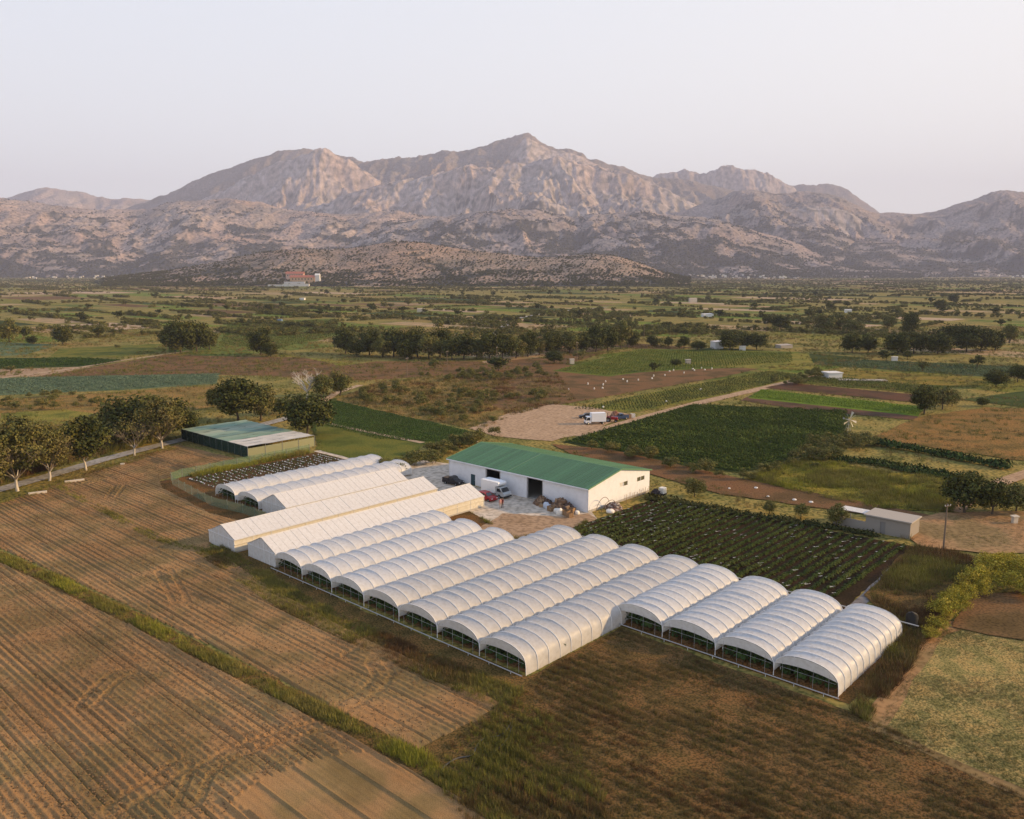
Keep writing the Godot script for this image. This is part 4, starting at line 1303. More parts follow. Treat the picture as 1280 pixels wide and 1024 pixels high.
# ---- people: one smooth skin over a posed skeleton
func person(label: String, at: Vector3, yaw: float, shirt: Color, legs: Color, hair: Color, lean: float) -> void:
	var skin := Color(0.42, 0.25, 0.17)
	var shoe := Color(0.04, 0.035, 0.03)
	# [a, b, radius a, radius b, colour]
	var B := []
	for s in [-1.0, 1.0]:
		B.append([Vector3(s * 0.1, 0.92, 0), Vector3(s * 0.12, 0.5, 0.03 * s), 0.095, 0.065, legs])
		B.append([Vector3(s * 0.12, 0.5, 0.03 * s), Vector3(s * 0.13, 0.09, 0.0), 0.062, 0.042, legs])
		B.append([Vector3(s * 0.13, 0.05, -0.03), Vector3(s * 0.145, 0.04, 0.15), 0.045, 0.035, shoe])
		B.append([Vector3(s * 0.19, 1.42, 0), Vector3(s * 0.25, 1.14, -0.02), 0.058, 0.045, shirt])
		B.append([Vector3(s * 0.25, 1.14, -0.02), Vector3(s * 0.22, 0.9, 0.1 + lean * s * 0.08), 0.042, 0.032, skin])
		var hand := Vector3(s * 0.22, 0.88, 0.12 + lean * s * 0.08)
		B.append([hand, hand + Vector3(0, -0.07, 0.03), 0.036, 0.03, skin])
		for f in 4:
			var r := hand + Vector3((f - 1.5) * 0.019, -0.08, 0.03)
			B.append([r, r + Vector3(0, -0.055 - 0.012 * (1 if f == 1 or f == 2 else 0), 0.015), 0.01, 0.008, skin])
		B.append([hand + Vector3(-s * 0.03, -0.03, 0.02), hand + Vector3(-s * 0.045, -0.09, 0.05), 0.011, 0.009, skin])
	B.append([Vector3(0, 0.95, 0), Vector3(0, 1.15, 0), 0.145, 0.13, shirt])
	B.append([Vector3(0, 1.15, 0), Vector3(0, 1.38, 0.0), 0.13, 0.15, shirt])
	B.append([Vector3(-0.13, 1.42, 0), Vector3(0.13, 1.42, 0), 0.075, 0.075, shirt])
	B.append([Vector3(0, 1.45, 0), Vector3(0, 1.56, 0.01), 0.055, 0.052, skin])
	B.append([Vector3(0, 1.60, 0.03), Vector3(0, 1.68, 0.01), 0.078, 0.092, skin])
	B.append([Vector3(0, 1.635, 0.11), Vector3(0, 1.615, 0.125), 0.014, 0.016, skin])
	for s in [-1.0, 1.0]:
		B.append([Vector3(s * 0.09, 1.63, 0.0), Vector3(s * 0.092, 1.66, -0.005), 0.018, 0.018, skin])
	B.append([Vector3(0, 1.70, -0.03), Vector3(0, 1.72, 0.0), 0.092, 0.09, hair])
	var cell := 0.02
	var lo := Vector3(-0.36, -0.02, -0.2)
	var dim := Vector3i(37, 94, 23)
	var val := PackedFloat32Array()
	val.resize(dim.x * dim.y * dim.z)
	val.fill(1.0)
	for bone in B:
		var a: Vector3 = bone[0]
		var b: Vector3 = bone[1]
		var r := maxf(bone[2], bone[3]) + 0.08
		var m0 := ((a.min(b) - Vector3.ONE * r - lo) / cell).max(Vector3.ZERO)
		var m1 := ((a.max(b) + Vector3.ONE * r - lo) / cell).min(Vector3(dim - Vector3i.ONE))
		for z in range(int(m0.z), int(m1.z) + 1):
			for y in range(int(m0.y), int(m1.y) + 1):
				for x in range(int(m0.x), int(m1.x) + 1):
					var p := lo + Vector3(x, y, z) * cell
					var h := clampf((p - a).dot(b - a) / maxf((b - a).length_squared(), 1e-6), 0, 1)
					var d := p.distance_to(a.lerp(b, h)) - lerpf(bone[2], bone[3], h)
					var k := (z * dim.y + y) * dim.x + x
					var o := val[k]
					var s := 0.022
					var hh := maxf(s - absf(o - d), 0.0) / s
					val[k] = minf(o, d) - hh * hh * s * 0.25
	var mb := MB.new()
	var id := {}
	for z in dim.z - 1:
		for y in dim.y - 1:
			for x in dim.x - 1:
				var sum := Vector3.ZERO
				var cnt := 0
				var k := (z * dim.y + y) * dim.x + x
				var g := []
				for c in 8:
					g.append(val[k + (c & 1) + (dim.x if c & 2 else 0) + (dim.x * dim.y if c & 4 else 0)])
				for e in [[0, 1], [2, 3], [4, 5], [6, 7], [0, 2], [1, 3], [4, 6], [5, 7], [0, 4], [1, 5], [2, 6], [3, 7]]:
					var va: float = g[e[0]]
					var vb: float = g[e[1]]
					if (va < 0.0) != (vb < 0.0):
						var f := va / (va - vb)
						var pa := Vector3(e[0] & 1, (e[0] >> 1) & 1, (e[0] >> 2) & 1)
						var pb := Vector3(e[1] & 1, (e[1] >> 1) & 1, (e[1] >> 2) & 1)
						sum += pa.lerp(pb, f)
						cnt += 1
				if cnt:
					var pos: Vector3 = lo + (Vector3(x, y, z) + sum / cnt) * cell
					id[k] = mb.v.size()
					mb.v.append(pos)
					mb.n.append(Vector3(g[1] + g[3] + g[5] + g[7] - g[0] - g[2] - g[4] - g[6], g[2] + g[3] + g[6] + g[7] - g[0] - g[1] - g[4] - g[5], g[4] + g[5] + g[6] + g[7] - g[0] - g[1] - g[2] - g[3]).normalized())
					var best := 1e9
					var col := skin
					for bone in B:
						var a: Vector3 = bone[0]
						var b: Vector3 = bone[1]
						var h := clampf((pos - a).dot(b - a) / maxf((b - a).length_squared(), 1e-6), 0, 1)
						var d := pos.distance_to(a.lerp(b, h)) - lerpf(bone[2], bone[3], h)
						if d < best:
							best = d
							col = bone[4]
					if pos.y > 1.6 and pos.y < 1.64 and pos.z > 0.1 and absf(absf(pos.x) - 0.03) < 0.012:
						col = Color(0.05, 0.03, 0.03)
					mb.c.append(col)
	var sx := 1
	var sy := dim.x
	var sz := dim.x * dim.y
	for k in id:
		for ax in [[sx, sy, sz], [sy, sz, sx], [sz, sx, sy]]:
			var a := val[k]
			var b := val[k + ax[0]]
			if (a < 0.0) != (b < 0.0):
				var q := [k, k - ax[1], k - ax[1] - ax[2], k - ax[2]]
				if id.has(q[1]) and id.has(q[2]) and id.has(q[3]):
					if a < 0.0:
						mb.i.append_array([id[q[0]], id[q[2]], id[q[1]], id[q[0]], id[q[3]], id[q[2]]])
					else:
						mb.i.append_array([id[q[0]], id[q[1]], id[q[2]], id[q[0]], id[q[2]], id[q[3]]])
	var o := part("person", mb, M.v, self, at, yaw)
	tag(o, label, "person", "")

func crate(label: String, at: Vector3, yaw: float, s: Vector3, m: Material, group: String) -> void:
	var t := thing("wooden_crate", label, "crate", at, yaw, group)
	var n := 4
	var sh := s.y / n
	for k in n:
		for side in [[Vector3(0, 0, s.z * 0.5), Vector3(s.x, sh * 0.8, 0.03)], [Vector3(0, 0, -s.z * 0.5), Vector3(s.x, sh * 0.8, 0.03)], [Vector3(s.x * 0.5, 0, 0), Vector3(0.03, sh * 0.8, s.z)], [Vector3(-s.x * 0.5, 0, 0), Vector3(0.03, sh * 0.8, s.z)]]:
			var mb := MB.new()
			mb.box(side[0] + Vector3(0, (k + 0.5) * sh, 0), side[1])
			part("slat", mb, m, t)
	var fl := MB.new()
	fl.box(Vector3(0, 0.03, 0), Vector3(s.x - 0.05, 0.04, s.z - 0.05))
	part("base", fl, m, t)

func bag_mesh(r: float, h: float, seed_: int) -> ArrayMesh:
	var nz := noise(seed_, 1.6, 3)
	var mb := MB.new()
	var prof := [[0.0, 0.75], [0.08, 0.98], [0.35, 1.05], [0.7, 0.98], [0.9, 0.78], [0.97, 0.45], [1.0, 0.0]]
	mb.grid(13, prof.size(), func(a: int, b: int) -> Array:
		var an := -TAU * a / 12.0
		var d := Vector3(cos(an), 0, sin(an))
		var rr: float = prof[b][1] * r * (1.0 + 0.2 * nz.get_noise_3d(d.x * 2, prof[b][0] * 2, d.z * 2)) * (1.0 / maxf(absf(d.x), absf(d.z)) * 0.35 + 0.65)
		return [d * rr + Vector3(0, prof[b][0] * h * (1.0 + 0.12 * nz.get_noise_2d(d.x * 3, d.z * 3)), 0), Color(1, 1, 1)])
	return mb.mesh()

func heap_mesh(r: float, h: float, seed_: int, cols: Array) -> ArrayMesh:
	var nz := noise(seed_, 1.4, 4)
	var mb := MB.new()
	mb.grid(25, 12, func(a: int, b: int) -> Array:
		var an := -TAU * a / 24.0
		var f := b / 11.0
		var d := Vector3(cos(an), 0, sin(an))
		var n := nz.get_noise_2d(d.x * (1 - f) * 3, d.z * (1 - f) * 3)
		var y := h * (1.0 - pow(1.0 - f, 2.0)) * (1.0 + 0.3 * n) + 0.12 * h * n * f
		return [d * r * (1.0 - f) * (1.0 + 0.3 * n) + Vector3(0, maxf(y, -0.02) if b > 0 else -0.03, 0), cols[(absi(int(n * 23.0)) + a % 3) % cols.size()]])
	return mb.mesh()

func pole(label: String, at: Vector3, h: float, arm: float, yaw: float, group: String) -> void:
	var t := thing("power_pole", label, "power pole", at, yaw, group)
	var mb := MB.new()
	mb.tube([Vector3(0, -0.2, 0), Vector3(0.02, h * 0.5, 0), Vector3(0, h, 0)], [0.15, 0.12, 0.09], 7)
	part("shaft", mb, M.pole_wood, t)
	var c := MB.new()
	c.box(Vector3(0, h - 0.35, 0.12), Vector3(arm, 0.1, 0.09))
	part("cross_arm", c, M.pole_wood, t)
	for k in 3:
		var n := MB.new()
		n.tube([Vector3((k - 1) * arm * 0.44, h - 0.3, 0.12), Vector3((k - 1) * arm * 0.44, h - 0.12, 0.12)], [0.05, 0.035], 6)
		part("insulator", n, M.white_metal, t)

func windmill(at: Vector3) -> void:
	var t := thing("wind_pump", "small lattice wind pump with white cloth sails among the crops", "windmill", at, 0.35)
	t.scale = Vector3.ONE * 0.82
	var h := 5.4
	for s in [[-1, -1], [1, -1], [1, 1], [-1, 1]]:
		var lg := MB.new()
		lg.tube([Vector3(s[0] * 0.75, 0, s[1] * 0.75), Vector3(s[0] * 0.12, h, s[1] * 0.12)], [0.05, 0.04], 5)
		part("leg", lg, M.grey_metal, t)
	for k in 4:
		var y := 0.8 + k * 1.05
		var r := lerpf(0.75, 0.12, y / h)
		var br := MB.new()
		for j in 4:
			var a := Vector3([-1, 1, 1, -1][j] * r, y, [-1, -1, 1, 1][j] * r)
			var b := Vector3([1, 1, -1, -1][j] * r, y, [-1, 1, 1, -1][j] * r)
			br.tube([a, b], [0.025, 0.025], 4)
		part("brace", br, M.grey_metal, t)
	var hub := MB.new()
	hub.tube([Vector3(0, h, -0.4), Vector3(0, h, 0.55)], [0.1, 0.1], 8)
	var hb := part("hub", hub, M.grey_metal, t)
	var tail := MB.new()
	tail.tube([Vector3(0, h, -0.4), Vector3(0, h, -1.9)], [0.03, 0.03], 4)
	tail.box(Vector3(0, h + 0.05, -2.1), Vector3(0.02, 0.6, 0.7))
	part("tail_vane", tail, M.grey_metal, t)
	for k in 8:
		var a := TAU * k / 8.0 + 0.2
		var d := Vector3(sin(a), cos(a), 0)
		var e := Vector3(cos(a), -sin(a), 0)
		var sp := MB.new()
		sp.tube([Vector3(0, h, 0.5), Vector3(0, h, 0.5) + d * 2.55], [0.02, 0.015], 4)
		part("spoke", sp, M.white_metal, hb)
		if k in [0, 2, 3, 5]:
			var sl := MB.new()
			var wd := 0.7 if k != 3 else 0.45
			var o := Vector3(0, h, 0.52)
			sl.tri(o + d * 0.35, o + d * 2.5 + e * 0.02, o + d * 2.35 + e * wd + Vector3(0, 0, 0.25))
			sl.tri(o + d * 0.35 - Vector3(0, 0, 0.01), o + d * 2.35 + e * wd + Vector3(0, 0, 0.24), o + d * 2.5 + e * 0.02 - Vector3(0, 0, 0.01))
			part("sail", sl, M.sail, t)

func block_shed() -> void:
	# x along the long side facing the mulched field, -z away
	var t := thing("concrete_shed", "small grey concrete shed with a flat roof and an open lean-to", "shed", L(130.2, -41.0), TURN)
	# long side lies along the farm's cross direction
	var w := MB.new()
	wall_boxes(w, -3.6, 3.0, 2.5, 0.0, 0.2, [[-1.4, -0.6, 0.0, 1.9]])
	w.box(Vector3(2.9, 1.25, -2.1), Vector3(0.2, 2.5, 4.0))
	w.box(Vector3(-3.5, 1.25, -2.1), Vector3(0.2, 2.5, 4.0))
	w.box(Vector3(-0.3, 1.25, -4.1), Vector3(6.6, 2.5, 0.2))
	part("wall", w, M.block, t)
	var d := MB.new()
	d.box(Vector3(-1.0, 0.95, -0.02), Vector3(0.78, 1.88, 0.06))
	part("door", d, M.block_door, t)
	var r := MB.new()
	r.bbox(Vector3(-0.3, 2.6, -2.0), Vector3(7.1, 0.2, 4.8), 0.03)
	part("roof_slab", r, M.slab, t)
	var lw := MB.new()
	lw.box(Vector3(-6.1, 0.7, 0.05), Vector3(5.0, 1.4, 0.15))
	lw.box(Vector3(-8.5, 0.9, -2.1), Vector3(0.15, 1.8, 4.1))
	part("low_wall", lw, M.block, t)
	for x in [-8.3, -6.0]:
		var po := MB.new()
		po.box(Vector3(x, 1.1, -0.1), Vector3(0.1, 2.2, 0.1))
		part("post", po, M.grey_metal, t)
	var ls := MB.new()
	ls.box(Vector3(-6.15, 2.2, -2.8), Vector3(4.6, 0.05, 3.0), Basis.from_euler(Vector3(-0.05, 0, 0)))
	part("lean_to_roof", ls, M.sheet, t)

func house(label: String, at: Vector3, yaw: float, s: Vector3, wall: Material, roof: Material, group: String, pitched: bool) -> void:
	var t := thing("house", label, "house", at, yaw, group)
	var w := MB.new()
	w.box(Vector3(0, s.y * 0.5 - 0.5, 0), Vector3(s.x, s.y + 1.0, s.z))
	part("wall", w, wall, t)
	var r := MB.new()
	if pitched:
		r.prism(PackedVector2Array([Vector2(s.z * 0.55, s.y + 0.02), Vector2(0, s.y + s.z * 0.25), Vector2(-s.z * 0.55, s.y + 0.02)]), -s.x * 0.53, s.x * 0.53)
	else:
		r.box(Vector3(0, s.y + 0.15, 0), Vector3(s.x + 0.5, 0.3, s.z + 0.5))
	part("roof", r, roof, t)

func windows_on(t: Node, x0: float, x1: float, n: int, y: float, z: float, w: float, h: float) -> void:
	for k in n:
		var mb := MB.new()
		mb.box(Vector3(lerpf(x0, x1, (k + 0.5) / n), y, z), Vector3(w, h, 0.1))
		part("window", mb, M.glass, t)

func build_objects() -> void:
	M.truck_box = mat(Color(0.76, 0.76, 0.75), 0.5)
	M.truck_white = mat(Color(0.75, 0.75, 0.75), 0.35)
	M.grey_paint = mat(Color(0.4, 0.42, 0.42), 0.4)
	M.red_paint = mat(Color(0.28, 0.02, 0.025), 0.35)
	M.blue_paint = mat(Color(0.06, 0.09, 0.15), 0.4)
	M.black_paint = mat(Color(0.025, 0.025, 0.028), 0.4)
	M.lamp_glass = mat(Color(0.6, 0.6, 0.6), 0.15)
	M.pole_wood = mat(Color(0.17, 0.125, 0.09), 0.9)
	M.sail = mat(Color(0.52, 0.48, 0.39), 0.9)
	M.block = mat(Color(0.27, 0.245, 0.215), 0.95)
	M.block_door = mat(Color(0.2, 0.19, 0.18), 0.8)
	M.slab = mat(Color(0.37, 0.33, 0.28), 0.95)
	M.sack = mat(Color(0.72, 0.69, 0.62), 0.9)
	M.blue_sack = mat(Color(0.5, 0.55, 0.62), 0.8)
	M.pipe_black = mat(Color(0.03, 0.03, 0.03), 0.5)
	M.hose = mat(Color(0.1, 0.09, 0.08), 0.6)
	M.carton = mat(Color(0.32, 0.21, 0.12), 0.9)
	M.carton_dark = mat(Color(0.2, 0.12, 0.07), 0.9)
	M.old_wood = mat(Color(0.27, 0.17, 0.09), 0.9)
	M.orange_wall = mat(Color(0.55, 0.36, 0.2), 0.9)
	M.pink_wall = mat(Color(0.6, 0.4, 0.3), 0.9)
	M.tile = mat(Color(0.36, 0.13, 0.08), 0.9)
	M.white_wall = mat(Color(0.66, 0.64, 0.6), 0.9)
	M.cream_wall = mat(Color(0.55, 0.48, 0.38), 0.9)
	M.blue_sheet = mat(Color(0.12, 0.2, 0.3), 0.6)

	# ---- yard of the warehouse
	box_truck("small box truck with pale cargo box parked at the warehouse doorway", L(105.9, -101.0), 0.829, M.grey_paint, 3.5, 2.05, true)
	car("red hatchback parked beside the pale box truck in the yard", "red_car", L(102.9, -100.4), 0.80, M.red_paint, false)
	car("dark pickup loaded with gear at the end of the warehouse front", "dark_pickup", L(106.6, -112.8), 0.95, M.black_paint, true)
	person("person in a pale pink shirt and light shorts standing in the yard", Vector3(-2, 0, -138.42), 0.4, Color(0.55, 0.28, 0.24), Color(0.5, 0.4, 0.33), Color(0.06, 0.04, 0.03), 0.6)
	person("person in a dark red shirt and dark trousers standing by the red car", Vector3(-1.64, 0, -138.67), -0.5, Color(0.14, 0.03, 0.035), Color(0.09, 0.06, 0.06), Color(0.03, 0.02, 0.02), -0.4)
	# heap of packing material along the front wall
	var spots := [[107.6, -91.6, 1.5, 1.3], [107.3, -90.0, 1.2, 1.1], [107.2, -86.9, 1.7, 1.9], [107.0, -85.2, 1.3, 1.5]]
	var heap_tags := ["low heap of brown cartons by the open warehouse door", "dark heap of packing scraps along the warehouse wall", "tall heap of brown cardboard against the white warehouse wall", "dark rubbish heap near the warehouse corner"]
	for k in 4:
		var s: Array = spots[k]
		var o := part("cardboard_heap", heap_mesh(s[2], s[3], 600 + k, [Color(0.22, 0.13, 0.08), Color(0.14, 0.08, 0.05), Color(0.3, 0.19, 0.11), Color(0.08, 0.06, 0.05)] if k % 2 == 0 else [Color(0.1, 0.07, 0.06), Color(0.16, 0.1, 0.07), Color(0.05, 0.05, 0.05)]), M.v, self, L(s[0], s[1]))
		tag(o, heap_tags[k], "heap")
	var bags := [[106.2, -89.4, 0.5, 1.0, 1, "pale blue bulk bag leaning beside brown cartons"], [105.8, -88.5, 0.5, 0.9, 1, "crumpled pale blue bulk bag beside the cardboard heap"], [104.6, -85.2, 0.55, 1.1, 0, "upright white bulk bag in front of the scrap heap"], [105.3, -86.4, 0.45, 0.7, 0, "slumped white bag between bulk bag and cardboard heap"], [106.8, -83.2, 0.4, 0.6, 0, "small white bag at the warehouse corner"]]
	for b in bags:
		var o := part("bulk_bag", bag_mesh(b[2], b[3], 620 + int(b[0] * 10)), M.blue_sack if b[4] else M.sack, self, L(b[0], b[1]), rf(0, 3))
		tag(o, b[5], "bag")
	var crates := [[105.3, -87.6, 0.9, "wooden crate standing between the white and blue bags"], [105.0, -84.0, 0.9, "slatted wooden crate beside the upright white bulk bag"], [106.0, -83.9, 1.1, "larger slatted wooden crate next to the warehouse corner"], [104.6, -83.0, 0.8, "small wooden crate at the outer end of the scrap heap"], [106.9, -84.3, 0.9, "wooden crate pushed into the dark rubbish heap"]]
	for c in crates:
		crate(c[3], L(c[0], c[1]), TURN + rf(-0.4, 0.4), Vector3(1.0, c[2], 0.9), M.old_wood, "crates by the warehouse")
	var cart := [[106.4, -91.2, 0.0, 0.7], [106.1, -90.3, 0.0, 0.6], [106.7, -90.8, 0.62, 0.5], [106.3, -87.9, 0.0, 0.8], [105.9, -87.0, 0.0, 0.6], [107.0, -87.4, 1.2, 0.7], [106.8, -86.2, 1.3, 0.6], [105.9, -85.6, 0.0, 0.7], [106.4, -84.9, 0.7, 0.6], [107.3, -88.5, 0.4, 0.6]]
	for k in cart.size():
		var e: Array = cart[k]
		var mb := MB.new()
		mb.box(Vector3(0, e[3] * 0.42, 0), Vector3(e[3] * 1.3, e[3] * 0.84, e[3]), Basis.from_euler(Vector3(rf(-0.25, 0.25), 0, rf(-0.25, 0.25))))
		tag(part("carton", mb, M.carton if k % 3 else M.carton_dark, self, L(e[0], e[1], e[2]), rf(0, 3)), "brown carton thrown on the packing heap by the warehouse wall", "carton", "cartons on the packing heap")
	# things against the sunny gable
	for k in 2:
		var mb := MB.new()
		var pts := []
		var rad := []
		for j in 15:
			var a := PI * j / 14.0
			pts.append(Vector3(0.25 * sin(a) * (k + 1), 2.3 * sin(a) * (1.0 - 0.25 * k), 1.9 * cos(a)))
			rad.append(0.045)
		mb.tube(pts, rad, 6)
		var o := part("pipe_hoop", mb, M.pole_wood, self, L(111.5 + k * 1.0, -81.4 + k * 0.4), TURN)
		tag(o, ["tall bent pipe hoop leaning by the white gable wall", "lower bent pipe hoop in front of the taller one"][k], "pipe hoop")
	var h2 := part("scrap_heap", heap_mesh(1.6, 1.1, 640, [Color(0.07, 0.06, 0.06), Color(0.2, 0.11, 0.09), Color(0.4, 0.36, 0.32), Color(0.12, 0.09, 0.07)]), M.v, self, L(113.6, -80.6))
	tag(h2, "scrap heap below the white gable wall", "heap")
	var h3 := part("white_bag", bag_mesh(0.7, 0.6, 655), M.sack, self, L(111.2, -79.6))
	tag(h3, "pale slumped bag lying below the pipe hoops", "bag")
	var stk := thing("stake_row", "row of upright thin wooden stakes beside the white gable wall", "stakes", L(117.0, -80.9), TURN, "")
	for k in 22:
		var mb := MB.new()
		var z := -k * 0.42
		mb.tube([Vector3(rf(-0.15, 0.15), -0.1, z), Vector3(rf(-0.1, 0.1), rf(1.3, 1.9), z + rf(-0.08, 0.08))], [0.035, 0.025], 5)
		part("stake", mb, M.old_wood, stk)
	var ibc := thing("water_tank", "white square water tank beside the corner of the gable wall", "tank", L(127.2, -79.6), TURN)
	var ib := MB.new()
	ib.bbox(Vector3(0, 0.72, 0), Vector3(1.1, 1.1, 1.1), 0.08)
	part("tank", ib, M.sack, ibc)
	var pb := MB.new()
	pb.box(Vector3(0, 0.08, 0), Vector3(1.2, 0.16, 1.2))
	part("pallet", pb, M.dark, ibc)
	var db := part("dark_drum_heap", heap_mesh(1.1, 1.2, 650, [Color(0.03, 0.03, 0.035), Color(0.06, 0.05, 0.05)]), M.v, self, L(125.6, -80.0))
	tag(db, "dark covered heap between stakes and white water tank", "heap")
	# ---- black tank by the last tunnel
	var tank := thing("black_tank", "upright black plastic tank at the end of the back pipe", "tank", L(96.3, -27.2))
	var tb := MB.new()
	tb.tube([Vector3(0, 0, 0), Vector3(0, 0.05, 0), Vector3(0, 1.75, 0), Vector3(0, 1.95, 0), Vector3(0, 2.02, 0)], [0.6, 0.64, 0.64, 0.5, 0.25], 18)
	part("tank", tb, M.pipe_black, tank)
	var lid := MB.new()
	lid.tube([Vector3(0, 2.0, 0), Vector3(0, 2.1, 0)], [0.22, 0.2], 12)
	part("lid", lid, M.pipe_black, tank)
	var rg := MB.new()
	for y in [0.5, 1.0, 1.5]:
		rg.tube([Vector3(0, y - 0.03, 0), Vector3(0, y + 0.03, 0)], [0.67, 0.67], 18)
	part("ring", rg, M.pipe_black, tank)
	block_shed()
	pole("tall wooden power pole on the bare ground by the concrete shed", Vector3(62.09, 0, -115.97), 7.2, 1.2, 0.4, "")
	var poles := [[Vector3(-58.54, 0, -279.16), 6.4], [Vector3(-39.64, 0, -315.41), 7.6], [Vector3(-26.27, 0, -338.6), 8.0], [Vector3(-6.58, 0, -362.2), 7.5], [Vector3(28.56, 0, -368.62), 9.0], [Vector3(12.61, 0, -472.85), 9.0], [Vector3(-175.16, 0, -424.91), 7.0], [Vector3(77.79, 0, -495.15), 9], [Vector3(156.74, 0, -519.63), 9]]
	for e in poles:
		pole("slender power pole standing among the fields of the plain", e[0], e[1], 1.3, 0.9, "power poles across the plain")
	windmill(Vector3(81.38, 0, -199.85))
	# ---- trucks in the far yard
	box_truck("white box truck with long cargo box on the dusty yard", Vector3(21.69, 0, -217.54), -1.42, M.truck_white, 3.9, 2.25, false)
	car("dark car parked behind the white truck's cab", "dark_car", Vector3(20.38, 0, -226.63), -1.5, M.black_paint, false)
	tractor("red tractor standing behind the white truck", Vector3(26.53, 0, -221.09), 1.3)
	car("blue-grey pickup between the red tractor and the crates", "pickup", Vector3(29.65, 0, -225.38), -1.4, M.blue_paint, true)
	crate("pale wooden crate next to the blue-grey pickup", Vector3(31.69, 0, -226), 0.3, Vector3(1.6, 1.3, 1.2), M.old_wood, "")
	crate("small wooden crate at the edge of the dusty yard", Vector3(33.18, 0, -227.27), 0.1, Vector3(1.1, 1.2, 1.0), M.sack, "")
	var hh := part("cargo_heap", heap_mesh(1.8, 1.9, 660, [Color(0.3, 0.14, 0.09), Color(0.2, 0.1, 0.07), Color(0.35, 0.22, 0.14)]), M.v, self, Vector3(28.27, 0, -226.63))
	tag(hh, "reddish heap of crates beside the red tractor", "heap")
	# ---- sacks set out on the harvested field
	var sm := [bag_mesh(0.22, 0.8, 671), bag_mesh(0.28, 0.6, 672), bag_mesh(0.2, 0.7, 673)]
	var sk := [26.9, -295.1, 28, -283, 31, -284.9, 32.1, -293, 33.9, -301.6, 41.1, -308.4, 41.7, -301.6, 46.4, -306.1, 52.2, -310.7, 54, -317.8, 58.7, -320.3, 62.9, -333.2, 65, -335.9, 67.6, -327.9, 73.9, -341.4, 73.4, -335.9, 78.1, -344.2, 78.2, -338.6, 81.7, -341.4, 19.2, -281.1]
	for k in range(0, sk.size(), 2):
		var o := part("white_sack", sm[k % 3], M.sack, self, Vector3(sk[k], 0.0, sk[k + 1]), rf(0, 3))
		tag(o, "white sack standing on the brown harvested field", "sack", "sacks on the harvested field")
	# ---- odds and ends
	for e in [[Vector3(47.43, 0, -254.91), "pale sack lying in the olive crop beside the track"], [Vector3(26.87, 0, -244.26), "pale sack at the corner of the dusty yard"], [Vector3(63.79, 0, -281.06), "white sack lying in the olive crop beyond the truck"]]:
		tag(part("white_sack", sm[1], M.sack, self, e[0]), e[1], "sack")
	var stones := [-10, -198.9, -8.3, -194.1, -6.3, -191.3, -1.6, -186.9, 0, -184.3, 2.7, -181.8, 40.2, -150.9, 45.7, -145.3, 49.7, -143.2, 52.1, -141.7, 45.3, -151.4, 118.2, -330.5]
	for k in range(0, stones.size(), 2):
		tag(part("pale_stone", bag_mesh(rf(0.2, 0.38), 0.4, 680 + k), M.sack, self, Vector3(stones[k], -0.05, stones[k + 1]), rf(0, 3)), "pale stone lying along the bank behind the warehouse", "stone", "stones on the bank")
	for e in [[Vector3(-83.69, 0, -156.21), 3.4, 0.55], [Vector3(-85.87, 0, -147.49), 3.0, 0.55], [Vector3(-80.92, 0, -170.23), 0.8, 0.3]]:
		var mb := MB.new()
		mb.bbox(Vector3(0, 0.25, 0), Vector3(e[1], 0.5, 0.5), 0.05)
		tag(part("kerb_block", mb, M.whitewash, self, e[0], e[2]), "whitewashed kerb block at the edge of the tree-lined road", "kerb block", "kerb blocks on the road edge")
	var hose := MB.new()
	var hp := []
	var hr := []
	for p in [Vector3(-5.69, 0, -62.2), Vector3(-5.36, 0, -62.97), Vector3(-4.51, 0, -63.88), Vector3(-3.33, 0, -64.35), Vector3(-2.99, 0, -65.66), Vector3(-2.35, 0, -66.89), Vector3(-0.84, 0, -67.52), Vector3(0, 0, -69.61), Vector3(-0.41, 0, -66.89), Vector3(-1.35, 0, -65.05), Vector3(-1.88, 0, -64.7)]:
		hp.append(p + Vector3(0, 0.14, 0))
	var cv := Curve3D.new()
	for k in hp.size():
		var tan: Vector3 = (hp[mini(k + 1, hp.size() - 1)] - hp[maxi(k - 1, 0)]) * 0.22
		cv.add_point(hp[k], -tan, tan)
	var fine := Array(cv.tessellate_even_length(5, 0.35))
	for k in fine.size():
		hr.append(0.06)
	hose.tube(fine, hr, 6)
	tag(part("irrigation_hose", hose, M.hose, self), "irrigation hose curling through the weeds below the tunnels", "hose")
	# ---- buildings across the plain
	var w := thing("white_shed", "white shed among dark trees on the plain", "shed", Vector3(105.91, 0, -433.71), 0.2)
	var wm := MB.new()
	wm.box(Vector3(0, 1.9, 0), Vector3(4.5, 3.8, 6))
	part("wall", wm, M.white_wall, w)
	wm = MB.new()
	wm.box(Vector3(0, 3.9, 0), Vector3(5, 0.15, 6.5), Basis.from_euler(Vector3(0, 0, 0.06)))
	part("roof", wm, M.sheet, w)
	house("small white flat-roofed building beside a long pale slab in the fields", Vector3(120.58, 0, -314.21), 0.15, Vector3(5.5, 2.0, 5), M.white_wall, M.white_wall, "", false)
	var sl := MB.new()
	sl.box(Vector3(0, 0.2, 0), Vector3(17, 0.4, 4))
	tag(part("concrete_slab", sl, M.slab, self, Vector3(128.69, 0, -306.08), -0.12), "long pale concrete slab in the fields beside a white building", "slab")
